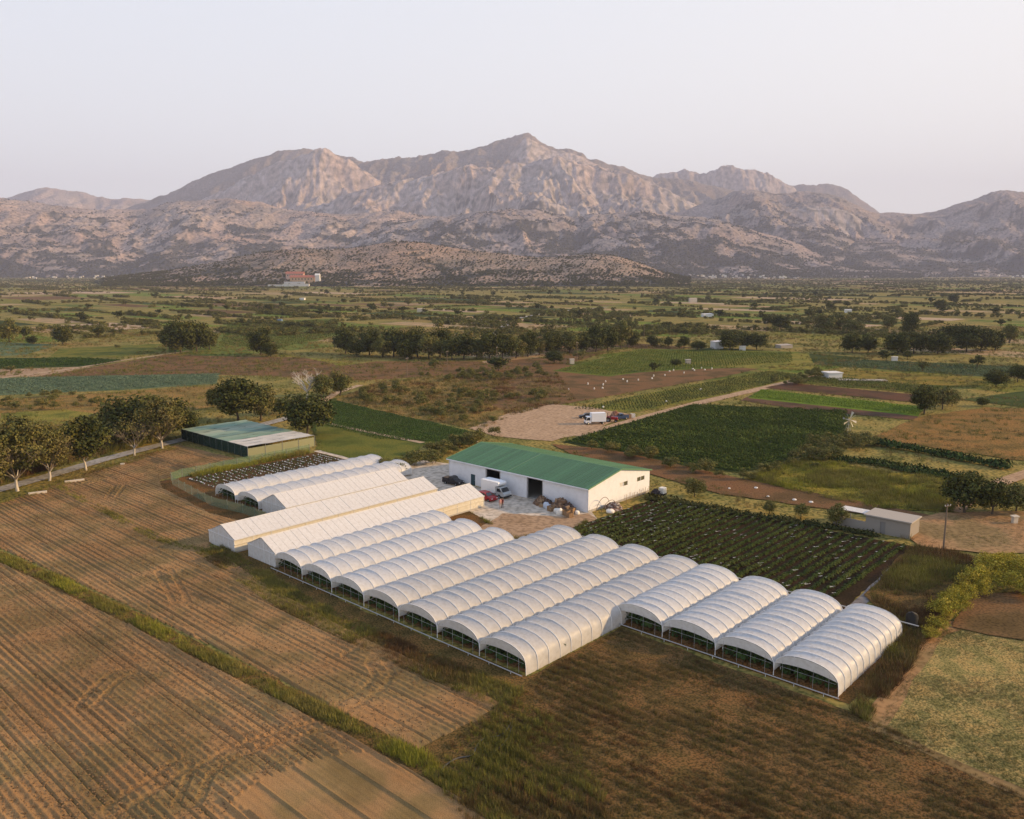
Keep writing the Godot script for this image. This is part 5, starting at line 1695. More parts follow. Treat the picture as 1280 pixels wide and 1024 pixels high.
	for e in [[Vector3(-178.15, 0, -647.21), 3.6, 2.8, "blue_shed", "small blue shed beside a pale field strip", M.blue_sheet], [Vector3(-181.23, 0, -647.21), 5.0, 1.0, "white_trailer", "low white trailer next to the blue shed", M.white_wall], [Vector3(-88.89, 0, -823.24), 7.0, 3.0, "hut", "tiny cream hut beside a bend of pale path on the plain", M.cream_wall], [Vector3(229.08, 0, -1072.21), 9.0, 5.0, "barn", "pale barn beside a dark grove far out on the plain", M.cream_wall], [Vector3(170.57, 0, -737.4), 9.0, 2.4, "hut", "low pale hut behind a small dark tree on the plain", M.white_wall], [Vector3(142.12, 0, -438.25), 7.0, 1.6, "rubble_store", "low grey store of blocks beside the green fields", M.slab], [Vector3(116.77, 0, -424.91), 3.0, 2.0, "cabin", "small white cabin between two dark trees", M.white_wall], [Vector3(25.99, 0, -362.2), 1.8, 2.0, "pump_hut", "tiny cream pump hut at the corner of the bright green field", M.cream_wall], [Vector3(76.24, 0, -362.2), 2.0, 1.8, "pump_hut", "tiny grey pump hut beside a bush on the green field", M.slab], [Vector3(80.32, 0, -129.5), 0.8, 1.2, "wall_stub", "short pale wall stub under the large dark tree", M.cream_wall], [Vector3(-287.11, 0, -1159.68), 7, 2.5, "hut", "low white hut below the terracotta complex", M.white_wall], [Vector3(171.51, 0, -375.26), 2.5, 1.6, "hut", "white hut in front of the dark grove", M.white_wall], [Vector3(321.3, 0, -807.59), 6, 3, "hut", "small pale hut behind scattered trees on the plain", M.white_wall]]:
		var t := thing(e[3], e[4], "hut", e[0], rf(-0.3, 0.3))
		var mb := MB.new()
		mb.box(Vector3(0, e[2] * 0.5, 0), Vector3(e[1], e[2], e[1] * 0.7))
		part("wall", mb, e[5], t)
		mb = MB.new()
		mb.box(Vector3(0, e[2] + 0.08, 0), Vector3(e[1] + 0.3, 0.16, e[1] * 0.7 + 0.3), Basis.from_euler(Vector3(0.05, 0, 0.03)))
		part("roof", mb, e[5], t)
	# terracotta complex on the lower flank of the knoll
	var base := Vector3(-545, 0, -2200)
	for e in [[Vector3(-26, 22, -40), Vector3(46, 9, 16), "pink", "pinkish upper wing of the tile-roofed hillside complex"], [Vector3(4, 13, 4), Vector3(62, 9, 16), "orange", "yellow main wing with red tiled roof on the hillside"], [Vector3(42, 14, 0), Vector3(12, 13, 14), "white", "white stair tower at the end of the tile-roofed wing"]]:
		var t := thing("hillside_building", e[3], "building", base + e[0], 0.05)
		var s: Vector3 = e[1]
		var mb := MB.new()
		mb.box(Vector3(0, s.y * 0.5 - 7, 0), Vector3(s.x, s.y + 14, s.z))
		part("wall", mb, M.pink_wall if e[2] == "pink" else M.orange_wall if e[2] == "orange" else M.white_wall, t)
		mb = MB.new()
		mb.prism(PackedVector2Array([Vector2(s.z * 0.6, s.y + 0.1), Vector2(0, s.y + s.z * 0.36), Vector2(-s.z * 0.6, s.y + 0.1)]), -s.x * 0.52, s.x * 0.52)
		part("roof", mb, M.tile if e[2] != "white" else M.white_wall, t)
		if e[2] != "white":
			windows_on(t, -s.x * 0.45, s.x * 0.45, 7, s.y * 0.55, s.z * 0.5 + 0.05, 2.6, 3.6)
	for e in [[Vector3(-10, 3, 30), Vector3(52, 8, 12), "long pale annex below the tile-roofed wing"], [Vector3(-2, -1, 48), Vector3(66, 7, 10), "low pale terrace building at the foot of the hillside complex"], [Vector3(-56, 0, 44), Vector3(36, 4, 10), "low white terrace wall beside the hillside complex"]]:
		var t := thing("annex_building", e[2], "building", base + e[0], 0.05)
		var s: Vector3 = e[1]
		var mb := MB.new()
		mb.box(Vector3(0, s.y * 0.5 - 5, 0), Vector3(s.x, s.y + 10, s.z))
		part("wall", mb, M.white_wall, t)
		mb = MB.new()
		mb.box(Vector3(0, s.y + 0.3, 0), Vector3(s.x + 1, 0.5, s.z + 1))
		part("roof", mb, M.cream_wall, t)
	# villages at the foot of the mountains
	for v in [[-2480.0, -1950.0, -4560.0, -4150.0, 30, "small flat-roofed house of the village below the scrubby ridge"], [950.0, 1420.0, -4620.0, -4150.0, 56, "small white house of the village under the middle mountain"], [2480.0, 2800.0, -4620.0, -4250.0, 16, "small white house of the village under the rounded mountain"]]:
		for k in v[4]:
			var at := Vector3(rf(v[0], v[1]), 0.0, rf(v[2], v[3]))
			at.y = maxf(0.0, (-at.z - 4300.0) * 0.05)
			house(v[5], at, rf(-0.4, 0.4), Vector3(rf(6, 13), rf(4, 7), rf(6, 9)), M.white_wall if rng.randf() < 0.7 else M.cream_wall, M.white_wall if rng.randf() < 0.75 else M.tile, "village houses", false)

# ================================================================ VEGETATION
func leaf_crown(seed_: int, clumps: int, leaves: int, leaf: float, sparse: float, shape_: Vector3, low: float, tones: Array) -> ArrayMesh:
	# leaves in clumps through the volume of a crown about 1 m in radius (scaled by the tree); low: how far the crown hangs below its middle
	var g := RandomNumberGenerator.new()
	g.seed = seed_
	var mb := MB.new()
	var lobes := []
	for k in clumps:
		var d := Vector3(g.randfn(), g.randfn() * 0.9, g.randfn()).normalized()
		if d.y < -low:
			d = Vector3(d.x, -low * g.randf(), d.z).normalized()
		var r := pow(g.randf(), 0.4) * 0.74
		lobes.append([d * r * shape_, g.randf_range(0.24, 0.42) * (1.0 - 0.25 * sparse), tones[g.randi() % tones.size()] * g.randf_range(0.8, 1.2)])
	for k in clumps:
		var c: Vector3 = lobes[k][0]
		var rad: float = lobes[k][1]
		for j in leaves:
			var d := Vector3(g.randfn(), g.randfn(), g.randfn()).normalized()
			var at := c + d * rad * pow(g.randf(), 0.4) * Vector3(1.15, 0.85, 1.15)
			var nn := (d + Vector3(g.randfn(), g.randfn() + 0.4, g.randfn()) * 0.55).normalized()
			var u := nn.cross(Vector3(g.randfn(), g.randfn(), g.randfn())).normalized()
			var w := nn.cross(u)
			var s := leaf * g.randf_range(0.6, 1.3)
			mb.col = lobes[k][2] * g.randf_range(0.75, 1.25)
			mb.quad(at - u * s * 0.5, at - w * s * 0.32, at + u * s * 0.5, at + w * s * 0.32)
	return mb.mesh()

func trunk_mesh(seed_: int, h: float, r: float, limbs: int, reach: float, twigs := 0) -> ArrayMesh:
	# trunk of height h up to the fork, limbs reaching into the crown
	var g := RandomNumberGenerator.new()
	g.seed = seed_
	var mb := MB.new()
	var top := Vector3(g.randf_range(-0.1, 0.1) * h, h, g.randf_range(-0.1, 0.1) * h)
	mb.tube([Vector3(0, -0.25, 0), Vector3(0, 0.05, 0), top * 0.5 + Vector3(0.04 * h, 0, 0), top], [r * 1.35, r * 1.15, r * 0.9, r * 0.75], 8)
	for k in limbs:
		var a := TAU * (k + g.randf() * 0.6) / limbs
		var d := Vector3(cos(a), g.randf_range(0.7, 1.5), sin(a)).normalized()
		var e := top + d * reach * g.randf_range(0.7, 1.1)
		var m := top.lerp(e, 0.5) + Vector3(g.randfn(), g.randf(), g.randfn()) * reach * 0.1
		mb.tube([top - Vector3(0, r, 0), m, e], [r * 0.6, r * 0.4, r * 0.12], 6)
		for t in twigs:
			var s := m.lerp(e, g.randf())
			var f := s + (d + Vector3(g.randfn(), g.randf() * 0.8, g.randfn()) * 0.8).normalized() * reach * g.randf_range(0.25, 0.55)
			mb.tube([s, s.lerp(f, 0.5) + Vector3(0, 0.05, 0) * reach, f], [r * 0.22, r * 0.14, r * 0.04], 5)
			for q in (2 if twigs > 4 else 0):
				var s2 := s.lerp(f, g.randf_range(0.4, 0.9))
				mb.tube([s2, s2 + (d + Vector3(g.randfn(), g.randf(), g.randfn())).normalized() * reach * 0.25], [r * 0.09, r * 0.03], 4)
	return mb.mesh()

func tree(called: String, label: String, category: String, group: String, at: Vector3, wid: float, hgt: float, crown: Mesh, trunk: Mesh, leaf_m: Material, bark_m: Material, clear := 0.28) -> Node3D:
	# the crown's unit sphere is stretched to the tree's width and height; clear: share of the height that is bare trunk
	var t := thing(called, label, category, at, rf(0, TAU), group)
	var tr := part("trunk", trunk, bark_m, t)
	tr.scale = Vector3(hgt * 0.1, hgt * 0.1, hgt * 0.1)
	var cr := part("crown", crown, leaf_m, t)
	var cy := hgt * (clear + 1.0) * 0.5
	cr.position = Vector3(0, cy, 0)
	cr.scale = Vector3(wid * 0.5, (hgt - hgt * clear) * 0.5, wid * 0.5)
	return t

func tuft_mesh(seed_: int, blades: int, spread: float, lean: float, wid: float) -> ArrayMesh:
	var g := RandomNumberGenerator.new()
	g.seed = seed_
	var mb := MB.new()
	for k in blades:
		var a := g.randf() * TAU
		var o := Vector3(cos(a), 0, sin(a)) * spread * sqrt(g.randf())
		var d := Vector3(cos(a) * lean * g.randf() + g.randfn() * 0.15, 1, sin(a) * lean * g.randf() + g.randfn() * 0.15) * g.randf_range(0.5, 1.0)
		var s := Vector3(-sin(a), 0, cos(a)).rotated(Vector3.UP, g.randfn()) * wid * g.randf_range(0.6, 1.2)
		mb.col = Color(1, 1, 1) * g.randf_range(0.7, 1.2)
		var m := o + d * 0.55
		mb.quad(o - s, o + s, m + s * 0.8, m - s * 0.8)
		mb.tri(m - s * 0.8, m + s * 0.8, o + d)
	return mb.mesh()

func plant_mesh(seed_: int, leaves: int, size: float) -> ArrayMesh:
	# a low leafy crop plant about 1 m across
	var g := RandomNumberGenerator.new()
	g.seed = seed_
	var mb := MB.new()
	for k in leaves:
		var a := g.randf() * TAU
		var up := g.randf()
		var at := Vector3(cos(a) * 0.38 * sqrt(g.randf()), 0.08 + 0.4 * up, sin(a) * 0.38 * sqrt(g.randf()))
		var nn := (Vector3(cos(a), 1.2, sin(a)) + Vector3(g.randfn(), g.randfn(), g.randfn()) * 0.45).normalized()
		var u := nn.cross(Vector3(g.randfn(), 0.2, g.randfn())).normalized()
		var w := nn.cross(u)
		var s := size * g.randf_range(0.6, 1.2)
		mb.col = Color(1, 1, 1) * g.randf_range(0.7, 1.3)
		mb.quad(at - u * s * 0.5, at - w * s * 0.36, at + u * s * 0.5, at + w * s * 0.36)
	return mb.mesh()

func spot(p: Vector2, s: float, tall := 1.0, y := 0.0) -> Transform3D:
	return Transform3D(Basis.from_euler(Vector3(0, rf(0, TAU), 0)).scaled(Vector3(s, s * tall, s)), Vector3(p.x, y, p.y))

func weeds(called: String, label: String, pg: PackedVector2Array, count: int, shape_: Mesh, s0: float, s1: float, tones: Array, tall := 1.0, y := 0.02, clump := 0.0, seed_ := 5, rows := 0.0) -> void:
	var xf := []
	var cs := []
	var nz := noise(seed_, 0.09, 3)
	var kinds := noise(seed_ + 7, 0.05, 3)
	for p in points_in(pg, count):
		var d := nz.get_noise_2d(p.x, p.y)
		if clump > 0.0 and d < rf(-0.5, 0.5) * (1.0 - clump) + (clump - 0.5) * 0.35:
			continue
		if rows > 0.0 and absf(fposmod((p.x * AX.x + p.y * AX.z) / rows + d * 0.12, 1.0) - 0.5) < 0.2 and rng.randf() < 0.85:
			continue
		xf.append(spot(p, rf(s0, s1) * (1.0 + 0.4 * d), tall * rf(0.7, 1.3), y))
		var k := clampf(kinds.get_noise_2d(p.x, p.y) * 1.1 + 0.5 + rf(-0.28, 0.28), 0, 0.999) * tones.size()
		var c: Color = tones[int(k)]
		cs.append(c * rf(0.75, 1.25))
	scatter(called, label, "weeds", shape_, M.blade, xf, cs)

func strip_along(line: PackedVector2Array, width: float) -> PackedVector2Array:
	var a := PackedVector2Array()
	var b := PackedVector2Array()
	for k in line.size():
		var d := (line[mini(k + 1, line.size() - 1)] - line[maxi(k - 1, 0)]).normalized().orthogonal() * width * 0.5
		a.append(line[k] + d)
		b.insert(0, line[k] - d)
	a.append_array(b)
	return a

func rows_of(called: String, label: String, pg: PackedVector2Array, gap: float, step: float, shape_: Mesh, s0: float, s1: float, tones: Array, along_a: bool, jitter := 0.15, tall := 1.0, y := 0.02, skip := 0.0) -> void:
	# a row crop: plants in lines on the farm's grid
	var d := Vector2(AX.x, AX.z) if along_a else Vector2(BX.x, BX.z)
	var e := Vector2(BX.x, BX.z) if along_a else Vector2(AX.x, AX.z)
	var lo := Vector2(1e9, 1e9)
	var hi := Vector2(-1e9, -1e9)
	for p in pg:
		var uv := Vector2(p.dot(d), p.dot(e))
		lo = lo.min(uv)
		hi = hi.max(uv)
	var xf := []
	var cs := []
	var nz := noise(71, 0.06, 3)
	var b := lo.y
	while b < hi.y:
		var a := lo.x
		var row := rf(0.85, 1.15)
		while a < hi.x:
			var p := d * (a + rf(-jitter, jitter)) + e * (b + rf(-jitter, jitter))
			if Geometry2D.is_point_in_polygon(p, pg) and rng.randf() >= skip:
				var n := nz.get_noise_2d(p.x, p.y)
				xf.append(spot(p, rf(s0, s1) * (1.0 + 0.3 * n), tall, y))
				var c: Color = tones[int(clampf(n * 0.9 + 0.5 + rf(-0.2, 0.2), 0, 0.999) * tones.size())]
				cs.append(c * rf(0.8, 1.2) * row)
			a += step
		b += gap
	scatter(called, label, "crop", shape_, M.blade, xf, cs)

func build_vegetation() -> void:
	M.blade = vmat(0.8, 0.25)
	M.twig = mat(Color(0.17, 0.135, 0.10), 0.95)
	M.pale_bark = mat(Color(0.55, 0.5, 0.44), 0.9)
	var dark := [Color(0.062, 0.068, 0.020), Color(0.075, 0.080, 0.022), Color(0.050, 0.058, 0.019), Color(0.095, 0.090, 0.024)]
	var olive := [Color(0.12, 0.122, 0.038), Color(0.15, 0.14, 0.044), Color(0.10, 0.108, 0.034), Color(0.165, 0.14, 0.048)]
	var rusty := [Color(0.12, 0.115, 0.036), Color(0.145, 0.128, 0.042), Color(0.10, 0.10, 0.032), Color(0.16, 0.135, 0.052)]
	var yellow := [Color(0.32, 0.265, 0.035), Color(0.27, 0.24, 0.035), Color(0.2, 0.19, 0.03), Color(0.35, 0.28, 0.045)]
	var crowns := {"dark": [], "olive": [], "rusty": [], "yellow": [], "far": [], "bush": [], "farolive": []}
	for k in 4:
		crowns.dark.append(leaf_crown(1000 + k, 60, 80, 0.12, 0.0, Vector3(1, 1, 1), 0.95, dark))
		crowns.olive.append(leaf_crown(1010 + k, 54, 70, 0.115, 0.3, Vector3(1, 1, 1), 0.95, olive))
		crowns.rusty.append(leaf_crown(1020 + k, 120, 70, 0.075, 1.6, Vector3(1, 1, 1), 0.8, rusty))
		crowns.far.append(leaf_crown(1030 + k, 22, 34, 0.22, 0.0, Vector3(1, 1, 1), 0.8, dark))
		crowns.farolive.append(leaf_crown(1040 + k, 20, 30, 0.22, 0.3, Vector3(1, 1, 1), 0.8, olive))
		crowns.bush.append(leaf_crown(1050 + k, 26, 46, 0.16, 0.0, Vector3(1, 1, 1), 0.35, olive))
		crowns.yellow.append(leaf_crown(1060 + k, 34, 60, 0.10, 0.2, Vector3(1, 1, 1), 0.6, yellow))
	var trunks := []
	for k in 3:
		trunks.append(trunk_mesh(1100 + k, 2.2, 0.26, 5, 3.4, 1))
	# ---- the trees along the road, trunks limed white
	var road_trees := [[-90.8, -149.7, 12.9, 15.7, 0], [-89.1, -157.5, 9.6, 12.9, 0], [-86.4, -166, 10.1, 12.2, 0], [-82.5, -179.4, 10.1, 11.1, 1], [-79.5, -186.9, 11.3, 13.4, 0], [-92.3, -142.2, 11.2, 14.3, 0]]
	var rl := ["whitewashed road tree with a wide tangled crown and forked trunk", "whitewashed road tree with olive crown on a short trunk", "whitewashed road tree with a dark dense crown standing by itself", "nearly bare whitewashed road tree with branches showing", "whitewashed road tree next to the green-roofed shade house", "whitewashed road tree at the lower end of the road"]
	for k in road_trees.size():
		var e: Array = road_trees[k]
		var tm := trunk_mesh(1200 + k, 1.5, 0.18, 3, 1.3)
		var tr := tree("road_tree", rl[k], "tree", "whitewashed road trees", Vector3(e[0], 0, e[1]), e[2] * 1.15, e[3], crowns.rusty[k % 4] if k != 2 else crowns.dark[0], tm, M.leaf, M.whitewash, 0.14)
		var br := part("branches", trunk_mesh(1200 + k, 1.5, 0.12, 8, 4.6, 8), M.twig, tr)
		br.scale = Vector3.ONE * e[3] * 0.1
		if e[4] == 1:
			tr.get_node("crown").mesh = leaf_crown(1300, 26, 26, 0.07, 1.0, Vector3(1, 1, 1), 0.8, rusty)
	# ---- trees one can point at, by the places they stand in (kind: 0 dark, 1 olive, 2 bush)
	var sets := [
		["broad dark tree behind the whitewashed road trees", "dark trees behind the road", [[-88.3, -191.3, 14.9, 12.5, 0], [-84.7, -196, 16.4, 12.4, 0], [-93.5, -187.8, 12.8, 8.9, 1], [-95.8, -163.3, 11.2, 8.1, 1], [-97.8, -158.1, 9.3, 9.5, 1], [-96.7, -175.5, 8.6, 7, 1], [-79.9, -201.8, 7.8, 7.2, 0]]],
		["large sunlit tree beside the path above the shade house", "trees above the shade house", [[-73, -220.5, 14.1, 13.1, 0], [-67.7, -222.9, 10.8, 11, 1], [-85.8, -241.4, 7, 7.1, 0], [-50.1, -201.8, 14.9, 11.6, 0], [-59.6, -259.8, 8.5, 9.2, 1], [-55.5, -268.2, 9.3, 9, 1], [-65.3, -233.1, 7.7, 5.1, 0]]],
		["dark tree of the big clump among the far fields", "clump among the far fields", [[-161.4, -408.3, 17.9, 18.3, 0], [-156.6, -416.4, 15.9, 17, 0], [-177.1, -433.7, 12.4, 11.8, 0], [-154.8, -429.3, 10.6, 11.7, 1], [-120.1, -400.5, 13, 14.8, 0], [-113.4, -392.9, 9, 7.7, 0], [-245, -457.4, 12.2, 11.6, 0], [-264.4, -462.4, 7.1, 5.4, 0], [-282.9, -472.9, 12.6, 14.7, 1], [-286.5, -462.4, 13.2, 13.5, 0]]],
		["tree in the long dark row across the middle of the plain", "long tree row", [[-81.1, -408.3, 14, 13.5, 0], [-72.8, -392.9, 11.3, 10, 0], [-68.1, -400.5, 13, 14, 0], [-60.3, -389.3, 11.2, 10.6, 1], [-55.6, -392.9, 14.3, 14.6, 0], [-48.2, -382.1, 11.7, 10.4, 0], [-44.3, -392.9, 13.5, 15.3, 0], [-38, -382.1, 12.4, 13.4, 1], [-33.5, -389.3, 13.4, 15.2, 0], [-27.2, -378.7, 11.6, 11.1, 0], [-21.9, -382.1, 13.9, 12.7, 0], [-16.1, -382.1, 11.7, 10.4, 1], [-10.1, -378.7, 13.8, 14, 0], [-4.4, -382.1, 12.4, 13.4, 0], [1.8, -385.7, 12.5, 11.3, 1], [7.5, -392.9, 11.3, 13.8, 0], [13, -400.5, 9.9, 9.4, 1], [19.3, -404.4, 11.6, 12.6, 0], [28.1, -408.3, 14, 11.9, 1], [34.6, -412.3, 11.8, 11.2, 0], [41.7, -416.4, 13.5, 14.6, 0], [48.2, -420.6, 12, 13.9, 0], [56.3, -433.7, 13.2, 16, 1], [63.4, -442.9, 9.3, 9.5, 0]]],
		["round dark tree standing in the gap of the far tree row", "trees after the far row", [[74.7, -447.6, 7.7, 6.5, 0], [82.8, -442.9, 5.5, 6, 0], [89.9, -438.3, 7.1, 6.8, 0], [94.1, -424.9, 9.7, 5.4, 0], [18.4, -362.2, 9, 6.4, 0], [69.3, -353, 5.4, 3.4, 0], [121.6, -353, 0, 0, 0]]],
		["dark broad tree beside the white shed on the plain", "trees beside the white shed", [[110.3, -424.9, 13.8, 10.8, 0], [118.8, -429.3, 10.6, 9.2, 0], [125.3, -429.3, 12.3, 10, 0]]],
		["dense dark tree of the groves across the green fields", "groves beyond the green fields", [[167.3, -412.3, 12.6, 10.4, 0], [175.2, -412.3, 11, 9.6, 0], [186.1, -404.4, 15.4, 12.6, 0], [195.7, -408.3, 13.3, 11.9, 0], [251.9, -532.8, 12.2, 16.5, 0], [205.4, -404.4, 15.4, 12.6, 0], [222.2, -424.9, 16.2, 14.9, 0], [225.8, -416.4, 16.7, 14.6, 0], [232.9, -416.4, 15.9, 13.8, 0], [244.9, -424.9, 10.5, 10.8, 0], [277.1, -467.6, 9.8, 11.8, 1], [208.1, -561.2, 18.1, 13.1, 1], [223.5, -576.5, 19.7, 13.4, 1], [221.4, -546.6, 15.6, 9.5, 1], [184.1, -576.5, 15.3, 11.2, 0], [188, -618.8, 9.4, 8.4, 0], [257.5, -576.5, 14.2, 11.2, 1], [442.7, -874.1, 13.2, 11.8, 0], [559.5, -1072.2, 16.2, 12.4, 0]]],
		["dark tree at the corner of the bright green crop strip", "trees by the crop strips", [[116, -233.1, 8.6, 9.2, 0], [125.4, -241.4, 8.9, 7.6, 1], [131.2, -247.2, 5.7, 4.9, 1], [168, -288.9, 9.4, 6.8, 0], [183, -301.6, 8.7, 7.1, 0], [140.2, -247.2, 4.3, 2.9, 0]]],
		["huge dark tree spreading over the bare yard", "trees over the bare yard", [[75.4, -135.3, 9.3, 7.9, 0], [79.5, -134.4, 7.4, 6.8, 0], [84.6, -136.3, 6.7, 5.5, 1]]],
		["small round tree behind the mulched field", "small trees behind the mulched field", [[32.7, -145.9, 4.6, 3.9, 1], [42.9, -135.3, 2.7, 2.4, 1], [47.4, -133, 3.4, 2.7, 1], [51.4, -128.2, 3.8, 4.1, 1], [90.4, -187.8, 0, 0, 0]]],
	]
	var own := {"dark trees behind the road": ["broad dark tree behind the bare whitewashed road tree", "big dark tree between the road and the shade house", "olive tree behind the gap between whitewashed road trees", "olive tree hiding behind the first whitewashed trunks", "tangled olive tree at the lower end of the road", "low olive tree between two whitewashed road trees, across the road", "small dark tree touching the shade house corner"],
		"trees above the shade house": ["large dark tree with broad crown behind the shade house", "sunlit olive tree beside the large one behind the shade house", "small dark tree behind the shade house's green end", "round sunlit tree above the green field corner", "olive tree beside the leafless pale tree", "light olive tree on the path past the leafless tree", "low dark shrub-like tree by the path behind the shade house"],
		"clump among the far fields": ["tallest dark tree of the clump beyond the teal crop", "second dark tree of the clump beyond the teal crop", "low dark tree at the road side of the clump", "olive tree at the end of the clump beyond the teal crop", "upright dark tree standing alone on the far green field", "low dark tree at the foot of the upright tree", "round dark tree alone above the teal field", "tiny dark tree beside the teal field", "olive tree at the edge of the far fields", "dark tree beside the olive tree of the far fields"],
		"trees beside the white shed": ["dark tree touching the white shed on the plain", "dark tree between white cabin and white shed", "dark tree on the far side of the white cabin"],
		"groves beyond the green fields": ["broad dark tree standing first of the groves past the green field", "broad dark tree joined to the first of the groves", "largest dark tree before the tall pointed one", "dark tree under the tall pointed one", "tall narrow dark tree rising behind the groves", "dark tree beginning the long grove by the crop strips", "high dark tree in the long grove", "wide dark tree in the middle of the long grove", "dark tree in the thick of the long grove's end", "low dark tree closing the long grove", "olive tree standing alone after the long grove", "leaning olive tree of the far trio on the meadow", "middle olive tree of the far trio on the meadow", "low olive tree of the far trio on the meadow", "dark tree apart from the far trio on the meadow", "small dark tree behind the lone dark tree on the meadow", "olive tree behind the first of the groves", "dark tree far out behind the long grove", "small dark tree farther out than the long grove"],
		"trees by the crop strips": ["dark tree at the end of the lime crop strip", "olive tree beside the dark one at the lime strip", "small olive tree behind the pair at the lime strip", "round dark tree at the far end of the crop strips", "dark tree past the round one at the crop strips' end", "low dark shrub-like tree on the dry field's edge"],
		"trees over the bare yard": ["huge dark tree spreading over the bare yard", "second dark tree beside the huge one at the bare yard", "olive tree past the dark pair at the bare yard"],
		"small trees behind the mulched field": ["round olive tree just behind the warehouse's far corner", "smallest round tree behind the mulched field", "round olive tree between the smallest one and the concrete shed", "bushy olive tree at the end of the concrete shed's lean-to"],
		"trees after the far row": ["first round dark tree after the long far row", "small round dark tree in the middle of the gap", "round dark tree before the low wide one in the gap", "low wide dark tree at the end of the gap", "round dark bush-like tree at the bright field corner", "low dark tree beside the grey pump hut"]}
	for s in sets:
		var at_tree := 0
		for e in s[2]:
			if e[2] < 0.5:
				continue
			var c: Array = crowns.dark if e[4] == 0 else crowns.olive
			var lb: String = own[s[1]][at_tree] if own.has(s[1]) else s[0]
			at_tree += 1
			tree("tree", lb, "tree", s[1], Vector3(e[0], 0, e[1]), e[2], e[3], c[rng.randi() % 4], trunks[rng.randi() % 3], M.leaf, M.bark, 0.0 if s[1] in ["long tree row", "groves beyond the green fields", "clump among the far fields"] else 0.06)
	# bare pale tree
	var bare := [[-64.1, -259.8, 10, 9.7, 0]]
	var bt := thing("bare_tree", "leafless pale tree above the large sunlit trees", "tree", Vector3(bare[0][0], 0, bare[0][1]), 0.4)
	part("trunk", trunk_mesh(1400, 2.8, 0.32, 8, 5.5, 9), M.pale_bark, bt)
	# ---- bushes
	var bush_sets := [
		["olive bush in the scrubby plot behind the warehouse hedge", "bushes of the scrubby plot", 58, poly([-53.8, -259.8, -48.5, -297.3, -33.1, -286.9, 0, -237.2, -4.2, -215.8, -17.1, -220.5, -38.2, -247.2])],
		["olive bush of the old orchard rows beyond the scrubby plot", "orchard bushes", 40, poly([-36.3, -315.4, -13.1, -341.4, 13.1, -341.4, 18.4, -320.3, 0, -306.1, -23.2, -301.6])],
		["dense green bush on the dusty bank beyond the warehouse", "bank bushes", 22, poly([-28, -277.3, -22.2, -288.9, 0, -263.1, 15.8, -273.6, 15, -259.8, -9.7, -250.2, -20.3, -263.1])],
		["bush along the ditch below the teal crop", "ditch bushes", 22, poly([-149.1, -241.4, -162.2, -263.1, -145.5, -270, -127.6, -259.8, -121.6, -247.2, -133.6, -238.6])],
		["bush in the hedge between warehouse and green field", "hedge bushes", 40, strip_along(poly([-24.3, -163.3, -19.9, -170.2, -15, -181, -9.5, -195, -3.9, -200.8]), 6.0)],
		["grey-green bush on the bank of the dark crop field", "bank bushes of the dark crop", 34, strip_along(poly([18.1, -186, 27.5, -176.2, 37, -164.6, 43, -156.8, 62.4, -177.8, 74.4, -191.3]), 4.0)],
		["dark bush below the windmill", "bushes by the windmill", 26, poly([73.1, -187.8, 83.2, -201.8, 90.1, -201.8, 82.2, -187.8, 70.1, -175.5, 59.5, -164.6, 60.3, -171.7])],
		["low bush beside the old store behind the fields", "bushes by the block store", 26, poly([92.7, -301.6, 114, -330.5, 123.5, -330.5, 116.3, -310.7, 100, -288.9])],
	]
	for s in bush_sets:
		for p in points_in(s[3], s[2]):
			var w := rf(1.6, 3.6)
			var t := tree("bush", s[0], "bush", s[1], Vector3(p.x, 0, p.y), w * 1.2, w * rf(0.8, 1.15), crowns.bush[rng.randi() % 4], trunks[0], M.leaf, M.bark, 0.02)
			t.get_node("trunk").scale *= 0.6
	# the yellow-green broom at the field corner
	for e in [[50.1, -92.1, 4.3, 4.2, 0], [52.2, -93.3, 3.2, 4.4, 0], [57.6, -100.2, 4.4, 4.9, 0], [58.1, -98.6, 3, 3.6, 0], [47.7, -88.8, 2.7, 2.7, 0], [63.4, -105.8, 4.9, 4.3, 0], [64.6, -104.6, 4.6, 4.5, 0], [65.8, -103.5, 4.8, 4.6, 0], [66.3, -101.3, 4.7, 4.8, 0], [64.2, -108.8, 3.9, 3.1, 0], [67.4, -108.8, 4.3, 3.1, 0], [69.2, -107.5, 4.3, 3.3, 0], [52.7, -95.6, 3.3, 3.5, 0], [54.7, -96.6, 3.5, 4, 0], [59.5, -102.3, 3.7, 4.2, 0], [45.9, -86.8, 2.3, 2.1, 0], [61.4, -101.3, 4.1, 3.7, 0], [63, -100.2, 4, 3.7, 0], [64, -98.1, 3.9, 3.6, 0], [66.8, -110, 3.7, 2.7, 0]]:
		var t := tree("broom_bush", "yellow-green broom bush at the corner of the dry field", "bush", "yellow broom bushes", Vector3(e[0], 0, e[1]), e[2] * 1.0, e[3] * 0.85, crowns.yellow[rng.randi() % 4], trunks[0], M.leaf, M.bark, 0.0)
		t.get_node("trunk").scale *= 0.4
	# ---- trees scattered over the far plain
	var n := 0
	var far_xf := []
	var far_cs := []
	while n < 210:
		var d := 330.0 + 1500.0 * pow(rng.randf(), 1.3)
		var x := rf(-0.7, 0.7) * d
		if d < 480.0 and rng.randf() < 0.75:
			continue
		var w := rf(4.5, 11.0)
		var dk := rng.randf() < 0.6
		tree("plain_tree", "small round dark tree scattered over the far fields" if dk else "small olive-green tree scattered over the far fields", "tree", "trees scattered over the plain" if dk else "olive trees scattered over the plain", Vector3(x, 0, -d), w, w * rf(0.65, 1.0), (crowns.far if dk else crowns.farolive)[rng.randi() % 4], trunks[n % 3], M.leaf, M.bark, 0.12)
		n += 1
